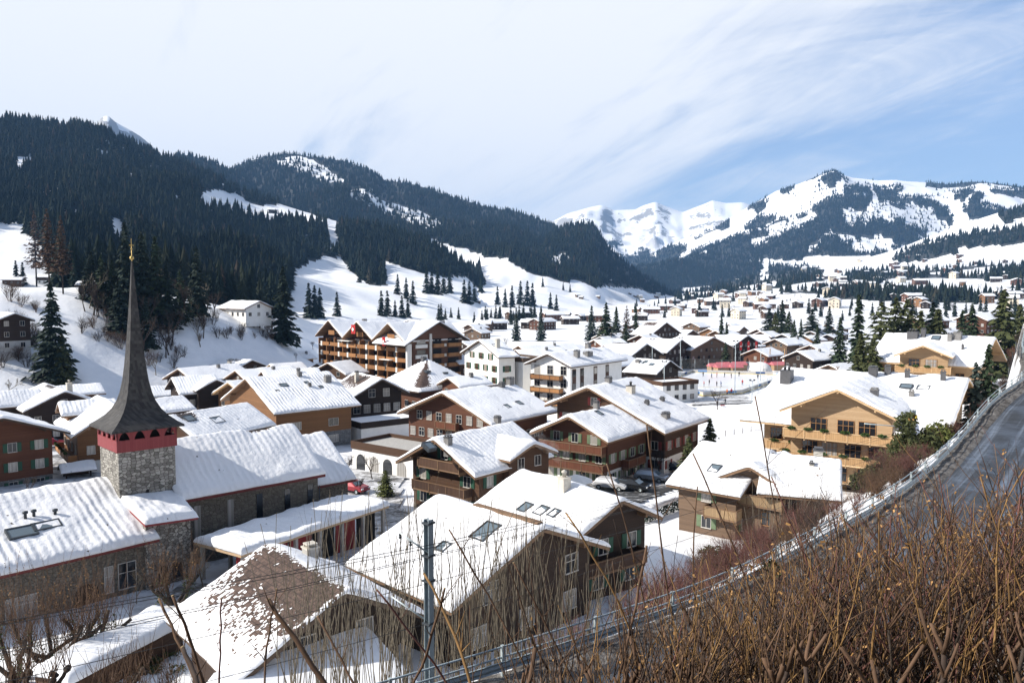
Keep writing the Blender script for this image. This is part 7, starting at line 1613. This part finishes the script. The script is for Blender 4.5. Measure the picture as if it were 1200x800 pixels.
# ---------------------------------------------------------------- chimney smoke
def smoke(label, x, y, z, h, w, lean):
    t_ = MATS.get('smoke')
    if not t_:
        t = NT('smoke'); t.n.remove(t.b); v = t.n.new('ShaderNodeVolumePrincipled'); co = t.coord(); n = t.noise(co, 1.6, 4, .6, .6); d = t.math('MULTIPLY', t.rmap(n, .46, .78), .38, True); v.inputs['Color'].default_value = (.95, .96, 1, 1); t.link(d, v.inputs['Density']); t.l.new(v.outputs[0], t.out.inputs['Volume'])
    b = MB(); b.tube([(0, 0, -.1), (lean * .1, 0, h * .25), (lean * .35, .05, h * .5), (lean * .7, .1, h * .75), (lean * 1.3, .1, h), (lean * 1.9, .2, h * 1.15)], [w * .15, w * .32, w * .5, w * .62, w * .6, w * .3], 12, 'smoke'); o = obj('chimney_smoke', b); o.location = (x, y, z); return tag(o, label, 'smoke', kind='stuff')
# ---------------------------------------------------------------- foreground growth
def whip(r_, p, d, L, rad, b, mat, sides=5, bend=.06, n=7, nodes=True, cut=False):
    P = [np.array(p, float)]; dd = np.array(d, float); dd /= np.linalg.norm(dd)
    for i in range(n): dd = dd + r_.normal(0, bend, 3) + np.array([0, 0, .035]); dd /= np.linalg.norm(dd); P.append(P[-1] + dd * L / n)
    rads = np.linspace(rad, rad * (.8 if cut else .35), n + 1)
    if nodes: rads = rads * r_.uniform(.9, 1.18, n + 1)
    b.tube(P, rads, sides, mat, cap=True); return P, rads
def stem_clump(name, label, x, y, z, n, hmin, hmax, rad, spread, mat, seed, cat='shrub', side=.35, lean=(0, 0), twigs=3, sides=5, mat2=None, group=None):
    r_ = np.random.default_rng(seed); b = MB()
    for i in range(n):
        h = r_.uniform(hmin, hmax); a = r_.uniform(0, 6.28); q = spread * math.sqrt(r_.random()); p = (q * math.cos(a), q * math.sin(a) * .6, -.5)
        P, rd = whip(r_, p, (lean[0] + r_.normal(0, .07), lean[1] + r_.normal(0, .07), 1), h + .5, rad * r_.uniform(.6, 1.2), b, mat, sides, .045, 9)
        for k in range(int(r_.integers(0, twigs + 1))):
            j = int(r_.integers(4, 9)); aa = r_.uniform(0, 6.28); whip(r_, P[j], (math.cos(aa) * side, math.sin(aa) * side, 1), h * r_.uniform(.1, .3), rd[j] * .5, b, mat2 or mat, 3, .08, 4)
    o = obj(name, b); o.location = (x, y, z); return tag(o, label, cat, group)
# tall saplings on the railway bank, in clumps
SAP = [(346, 600), (378, 592), (410, 588), (438, 585), (468, 580), (498, 585), (528, 582), (556, 585), (584, 588), (612, 590), (640, 600), (664, 618)]
for i, (X, Yt) in enumerate(SAP):
    y = 28.5 + (i % 3) * 1.8; x = xat(X, y, 18); z = hz(x, y); h = zat(X, Yt, y) - z
    stem_clump('sapling_clump', 'clump of tall thin bare saplings on the railway bank in front of the near chalets', x, y, z, 20 if i < 10 else 12, h * .66, h * 1.05, .026, 1.0, 'twig_grey', 100 + i, 'saplings', .3, twigs=4, group='sapling clumps on the railway bank')
for i, (X, Yt, y) in enumerate([(560, 655, 31), (600, 650, 32), (635, 648, 33), (670, 640, 34), (520, 665, 30), (470, 672, 30), (420, 680, 30), (380, 690, 29), (720, 655, 35), (700, 640, 33), (735, 650, 36), (770, 655, 39), (690, 660, 30), (905, 530, 55), (935, 540, 57), (965, 545, 58), (890, 545, 52)]):
    x = xat(X, y, 17); z = hz(x, y); h = max(2.0, zat(X, Yt, y) - z); stem_clump('sapling_clump', 'thin leafless stems rising from the slope below the road railing', x, y, z, 8, h * .6, h, .022, .9, 'twig_grey', 140 + i, 'saplings', .35, group='stem clumps below the railing')
# pollarded trees lower left, with knobbly heads
def pollard(label, X, y, h, seed, mat='bark'):
    x = xat(X, y, 15); z = hz(x, y); r_ = np.random.default_rng(seed); t_ = thing('pollarded_tree', label, 'tree', (x, y, z)); b = MB(); tw = MB()
    def limb(p, d, L, rad, lev):
        n = 5; P = [np.array(p)]; dd = np.array(d, float)
        for i in range(n): dd = dd + r_.normal(0, .28, 3) + np.array([0, 0, .12]); dd /= np.linalg.norm(dd); P.append(P[-1] + dd * L / n)
        b.tube(P, np.linspace(rad, rad * .75, n + 1), 7, mat); e = P[-1]
        if lev < 2:
            for k in range(3 if lev == 0 else 2): a = r_.uniform(0, 6.28); limb(e, (math.cos(a) * .8, math.sin(a) * .8, .7), L * .62, rad * .68, lev + 1)
        else:
            for q in range(3): kc = e + r_.normal(0, rad * .5, 3); b.lathe([(rad * .3, -rad * 1.2), (rad * 1.25, -rad * .5), (rad * 1.4, rad * .3), (rad * .6, rad * 1.2)], 7, mat, tuple(kc))
            for k in range(9): whip(r_, e + r_.normal(0, rad * .8, 3), (r_.normal(0, .32), r_.normal(0, .32), 1), r_.uniform(.5, 1.9), rad * .16, tw, 'twig_brown', 3, .07, 5)
    for k in range(3): a = 2.1 * k + r_.uniform(0, .6); limb((0, 0, -.3), (math.cos(a) * .45, math.sin(a) * .45, 1), h * .55, .17, 0)
    obj('trunk', b, t_); obj('twig_crown', tw, t_); return t_
pollard('knobbly pollarded tree at the lower left corner', 30, 24.0, 5.4, 1); pollard('knobbly pollarded tree second from the lower left corner', 98, 24.5, 5.0, 2); pollard('knobbly pollarded tree left of the low chalet roof', 175, 25.5, 4.3, 3)
# pollards with upright seed bearing twigs before the parish hall
for i, (X, y, Yt, lab) in enumerate([(22, 47, 640, 'shaggy brown pollarded tree before the left windows of the hall'), (58, 48, 622, 'tallest shaggy brown pollarded tree before the hall'), (98, 49, 632, 'shaggy brown pollarded tree left of the hall door'), (205, 60, 608, 'ivy grown pollarded tree between the hall and the porch wall')]):
    x = xat(X, y, 9); z = hz(x, y); h = zat(X, Yt, y) - z; r_ = np.random.default_rng(70 + i); t_ = thing('pollarded_tree', lab, 'tree', (x, y, z)); b = MB(); tw = MB(); iv = MB()
    for k in range(5):
        a = 1.26 * k + r_.uniform(0, .5); P, rd = whip(r_, (0, 0, -.3), (math.cos(a) * .75, math.sin(a) * .75, .8), h * .5, .14, b, 'bark', 6, .16, 6, cut=True)
        for j in range(28):
            q = P[int(r_.integers(3, 7))]; e, _ = whip(r_, q + r_.normal(0, .12, 3), (r_.normal(0, .30), r_.normal(0, .30), 1), h * r_.uniform(.25, .58), .017, tw, 'twig_brown', 3, .07, 5)
            Q = leaf_blob(r_, 4, (.25, .25, .7), .035) + e[-2]; tw.add(Q.reshape(-1, 3), [(4 * m, 4 * m + 1, 4 * m + 2, 4 * m + 3) for m in range(4)], 'dry_leaf' if r_.random() < .35 else 'twig_brown')
        if i in (0, 2, 3): Q = leaf_blob(r_, 90, (.7, .7, h * .35), .06) + np.array(P[4]); iv.add(Q.reshape(-1, 3), [(4 * m, 4 * m + 1, 4 * m + 2, 4 * m + 3) for m in range(90)], 'ivy')
    obj('trunk', b, t_); obj('twig_crown', tw, t_)
    if iv.n: obj('ivy', iv, t_)
for i in range(7):
    X, y = 150 + i * 9 + (i % 2) * 4, 48 + (i % 3); x, y = xat(X, y, 6.5), y; z = hz(x, y); leafy('low_shrub', 'low dark evergreen shrub in the snow before the hall', x, y, z - .2, (1.3, 1.0, .8), 'conifer_olive', 260, .06, 300 + i, group='low shrubs before the hall')
# snowy wall top at the lower left
def wall_top():
    x0, y0 = unp(60, 790, 8.2); x1, y1 = unp(196, 722, 8.2); d = Vector((x1 - x0, y1 - y0, 0)); L = d.length; g = hz((x0 + x1) / 2, (y0 + y1) / 2)
    t_ = thing('snowy_shed', 'low brown shed under a deep smooth snow cap at the lower left', 'shed', (x0, y0, g), math.atan2(d.y, d.x)); b = MB(); b.box(0, L, -1.3, 1.3, -2, 8.0 - g, 'brown_timber'); obj('wall', b, t_)
    rf = MB(); rf.box(-.2, L + .2, -1.5, 1.5, 8.0 - g + .003, 8.15 - g, 'fascia_dark'); ro = obj('roof', rf, t_); obj('snow', snow_mesh(L + .4, 1.5, 1.5, 8.17 - g, .12, .6, (), 71, mat='snow_plain'), ro, Matrix.Translation((L / 2, 0, 0)))
wall_top()

# the hedge at the foot of the picture: dense on the right, cut stems in the middle, few long whips on the left
def hedge_plant(name, label, stems, seed, mats, leafy_=.0, cat='hedge'):
    r_ = np.random.default_rng(seed); b = MB(); lf = MB(); o0 = np.array([stems[0][0], stems[0][1], CZ - 4])
    for (x, y, ztop, rad, kind) in stems:
        L = r_.uniform(.9, 2.0); lean = r_.normal(0, .55 if kind == 'cut' else .36, 2); mat = mats[int(r_.integers(0, len(mats)))]
        base = np.array([x - lean[0] * L * .8, y - lean[1] * L * .5 - .1, ztop - L]) - o0
        if kind == 'cut':                      # thick pruned stem with a forked stub head and young shoots
            P, rd = whip(r_, base, (lean[0], lean[1], 1), L * .72, rad, b, 'twig_dark' if r_.random() < .5 else 'bark', 7, .10, 6, cut=True)
            for k in range(int(r_.integers(2, 4))):
                a = r_.uniform(0, 6.28); Q, rq = whip(r_, P[-1], (math.cos(a) * .6, math.sin(a) * .6, 1), L * r_.uniform(.10, .24), rad * .75, b, 'twig_brown', 6, .08, 3, cut=True)
                if r_.random() < .16: d_ = Q[-1] - Q[-2]; d_ /= np.linalg.norm(d_); b.tube([Q[-1] + d_ * .001, Q[-1] + d_ * .006], rq[-1] * 1.02, 6, 'cut_wood')
                for m in range(int(r_.integers(1, 3))): whip(r_, Q[-1], (r_.normal(0, .28), r_.normal(0, .28), 1), L * r_.uniform(.15, .45), rad * .26, b, mat, 4, .06, 6)
        else:
            P, rd = whip(r_, base, (lean[0], lean[1], 1), L, rad, b, mat, 5, .12, 9)
            for k in range(int(r_.integers(3, 8))):
                j = int(r_.integers(2, 9)); a = r_.uniform(0, 6.28); Q, rq = whip(r_, P[j], (math.cos(a) * .8, math.sin(a) * .8, 1), L * r_.uniform(.10, .36), rd[j] * .6, b, mats[int(r_.integers(0, len(mats)))], 4, .09, 5)
                if leafy_ and r_.random() < leafy_:
                    W = leaf_blob(r_, 5, (.07, .07, .16), .011) + Q[-1]; lf.add(W.reshape(-1, 3), [(4 * m, 4 * m + 1, 4 * m + 2, 4 * m + 3) for m in range(5)], 'dry_leaf')
    o = obj(name, b); o.location = tuple(o0); tag(o, label, cat)
    if lf.n: obj('dry_leaves', lf, o)
    return o
def stems_px(rng_, n, X0, X1, ytop, y0, y1, rad, kind, jit=26):
    out = []
    for i in range(n):
        X = rng_.uniform(X0, X1); y = rng_.uniform(y0, y1); Yt = np.interp(X, [p[0] for p in ytop], [p[1] for p in ytop]) + abs(rng_.normal(0, jit)) * rng_.choice([1, 1, 1, -.35]) + rng_.choice([0, 0, 0, 40, 90])
        z = zat(X, Yt, y); out.append((xat(X, y, z), y, z, rad * rng_.uniform(.55, 1.35), kind))
    return out
hr = np.random.default_rng(12)
ENV = [(820, 700), (860, 660), (900, 628), (960, 602), (1010, 580), (1060, 566), (1110, 558), (1160, 545), (1210, 535), (1260, 532)]
hedge_plant('twig_hedge', 'dense ochre brown twig hedge with dry leaves filling the lower right corner', stems_px(hr, 760, 850, 1250, ENV, 4.6, 7.8, .0075, 'whip', 34), 1, ['twig_ochre', 'twig_brown', 'twig_brown', 'twig_dark', 'twig_red', 'twig_dark'], .09)
hedge_plant('twig_hedge', 'tangle of thicker dark grey branches inside the lower right hedge', stems_px(hr, 130, 840, 1250, [(840, 730), (1000, 670), (1240, 630)], 3.7, 6.2, .014, 'cut', 34), 2, ['twig_brown', 'twig_dark', 'twig_ochre'])
hedge_plant('pruned_shrub', 'pruned shrub with forked cut stems at the bottom centre', stems_px(hr, 34, 590, 760, [(590, 715), (650, 700), (760, 725)], 3.6, 5.2, .016, 'cut', 22), 3, ['twig_brown', 'twig_dark'], cat='shrub')
hedge_plant('pruned_shrub', 'pruned shrub with cut stems right of centre, in front of the road railing', stems_px(hr, 48, 745, 905, [(740, 720), (820, 690), (905, 690)], 3.8, 5.6, .015, 'cut', 26), 4, ['twig_brown', 'twig_ochre', 'twig_dark'], .05, cat='shrub')
hedge_plant('twig_hedge', 'thin brown shoots of the hedge in front of the lower road', stems_px(hr, 270, 640, 930, [(600, 765), (700, 722), (800, 682), (930, 640)], 4.4, 7.0, .0075, 'whip', 40), 5, ['twig_brown', 'twig_brown', 'twig_dark', 'twig_ochre'], .06)
def long_whip(label, X0, Y0, X1, Y1, y, rad, seed, mat='twig_brown', cut=True):
    r_ = np.random.default_rng(seed); a = np.array([xat(X0, y, zat(X0, Y0, y)), y, zat(X0, Y0, y)]); y2 = y + r_.uniform(-.3, .5); c = np.array([xat(X1, y2, zat(X1, Y1, y2)), y2, zat(X1, Y1, y2)]); n = 9; d = c - a; L = np.linalg.norm(d); s_ = np.cross(d / L, [0, 1, 0]); bow = r_.normal(0, .025) * L
    P = [a + d * t_ + s_ * bow * math.sin(math.pi * t_) + r_.normal(0, .004, 3) for t_ in np.linspace(0, 1, n)]; b = MB(); rads = np.linspace(rad, rad * (.8 if cut else .4), n) * r_.uniform(.92, 1.15, n); b.tube([p - a for p in P], rads, 7, mat)
    if cut: e = (P[-1] - P[-2]); e /= np.linalg.norm(e); b.tube([P[-1] - a + e * .0005, P[-1] - a + e * .008], rads[-1] * 1.03, 7, 'cut_wood')
    for k in range(int(r_.integers(1, 5))):
        j = int(r_.integers(3, 8)); aa = r_.uniform(0, 6.28); whip(r_, P[j] - a, (math.cos(aa) * .7, math.sin(aa) * .4, .9), L * r_.uniform(.1, .3), rads[j] * .45, b, mat, 4, .08, 5)
    o = obj('shrub_stem', b); o.location = tuple(a); return tag(o, label, 'stem')
for i, (X0, Y0, X1, Y1, y, rad, m_, lab) in enumerate([(400, 830, 313, 703, 4.6, .016, 'twig_brown', 'thickest cut stem, slanting left across the low chalet roof'), (240, 830, 187, 702, 5.5, .012, 'twig_brown', 'left one of two pale cut stems at the lower left'), (246, 830, 203, 698, 5.6, .012, 'twig_brown', 'right one of two pale cut stems at the lower left'), (246, 835, 214, 758, 4.4, .014, 'twig_dark', 'short dark cut stem beside the two pale ones'), (258, 830, 259, 702, 6.2, .008, 'twig_red', 'upright reddish stem at the lower left'),
        (310, 830, 325, 690, 6.0, .009, 'twig_brown', 'thin stem crossing the bare roof patch'), (430, 830, 372, 722, 5.8, .010, 'twig_brown', 'cut stem with a hooked twig left of the steel mast'), (470, 830, 520, 690, 5.4, .010, 'twig_brown', 'stem rising just right of the foot of the steel mast'), (560, 830, 498, 672, 5.4, .011, 'twig_ochre', 'stem leaning left with its tip against the steel mast'), (545, 830, 442, 690, 6.0, .009, 'twig_red', 'long thin stem leaning left before the dark gable'), (640, 830, 527, 620, 6.6, .009, 'twig_brown', 'long whip leaning left over the big snowy roof'), (690, 830, 602, 660, 6.2, .008, 'twig_brown', 'thin whip leaning left over the chalet window'),
        (770, 820, 664, 600, 6.4, .010, 'twig_ochre', 'tall ochre whip leaning left in front of the smoking chalet'), (770, 790, 711, 545, 7.0, .008, 'twig_brown', 'tall whip crossing the parked cars, nearer the umbrella'), (800, 800, 758, 498, 7.2, .009, 'twig_brown', 'tallest straight whip crossing the balcony chalet'), (905, 760, 813, 532, 7.0, .009, 'twig_brown', 'long whip leaning left over the dormered chalet roof'), (830, 800, 818, 570, 7.4, .008, 'twig_brown', 'upright whip at the left corner of the dormered chalet'), (930, 790, 885, 465, 7.6, .008, 'twig_brown', 'very tall thin whip before the big golden roof'), (715, 830, 757, 640, 5.6, .011, 'twig_brown', 'stout brown whip with knotty joints near the middle bottom'), (985, 780, 905, 560, 7.0, .008, 'twig_red', 'reddish whip curving over the dormered chalet')]):
    long_whip(lab, X0, Y0, X1, Y1, y, rad, 200 + i, m_)
fx = bpy.data.objects
u_, v_ = on_roof('h5', 'B', 661, 578); hh = H['h5']; c_, s_ = math.cos(hh[2]), math.sin(hh[2]); smoke('white smoke drifting from the pale chimney of the shuttered dark chalet', hh[0] + u_ * c_ - v_ * s_, hh[1] + u_ * s_ + v_ * c_, hh[5] - abs(v_) * (hh[5] - hh[6]) / hh[4] + 1.9, 2.6, 1.1, -1.6)
u_, v_ = on_roof('h3', 'A', 364, 659); hh = H['h3']; c_, s_ = math.cos(hh[2]), math.sin(hh[2]); smoke('thin white smoke rising from the chimney of the bare patched roof', hh[0] + u_ * c_ - v_ * s_, hh[1] + u_ * s_ + v_ * c_, hh[5] - abs(v_) * (hh[5] - hh[6]) / hh[4] + 1.1, 1.8, .5, -.5)
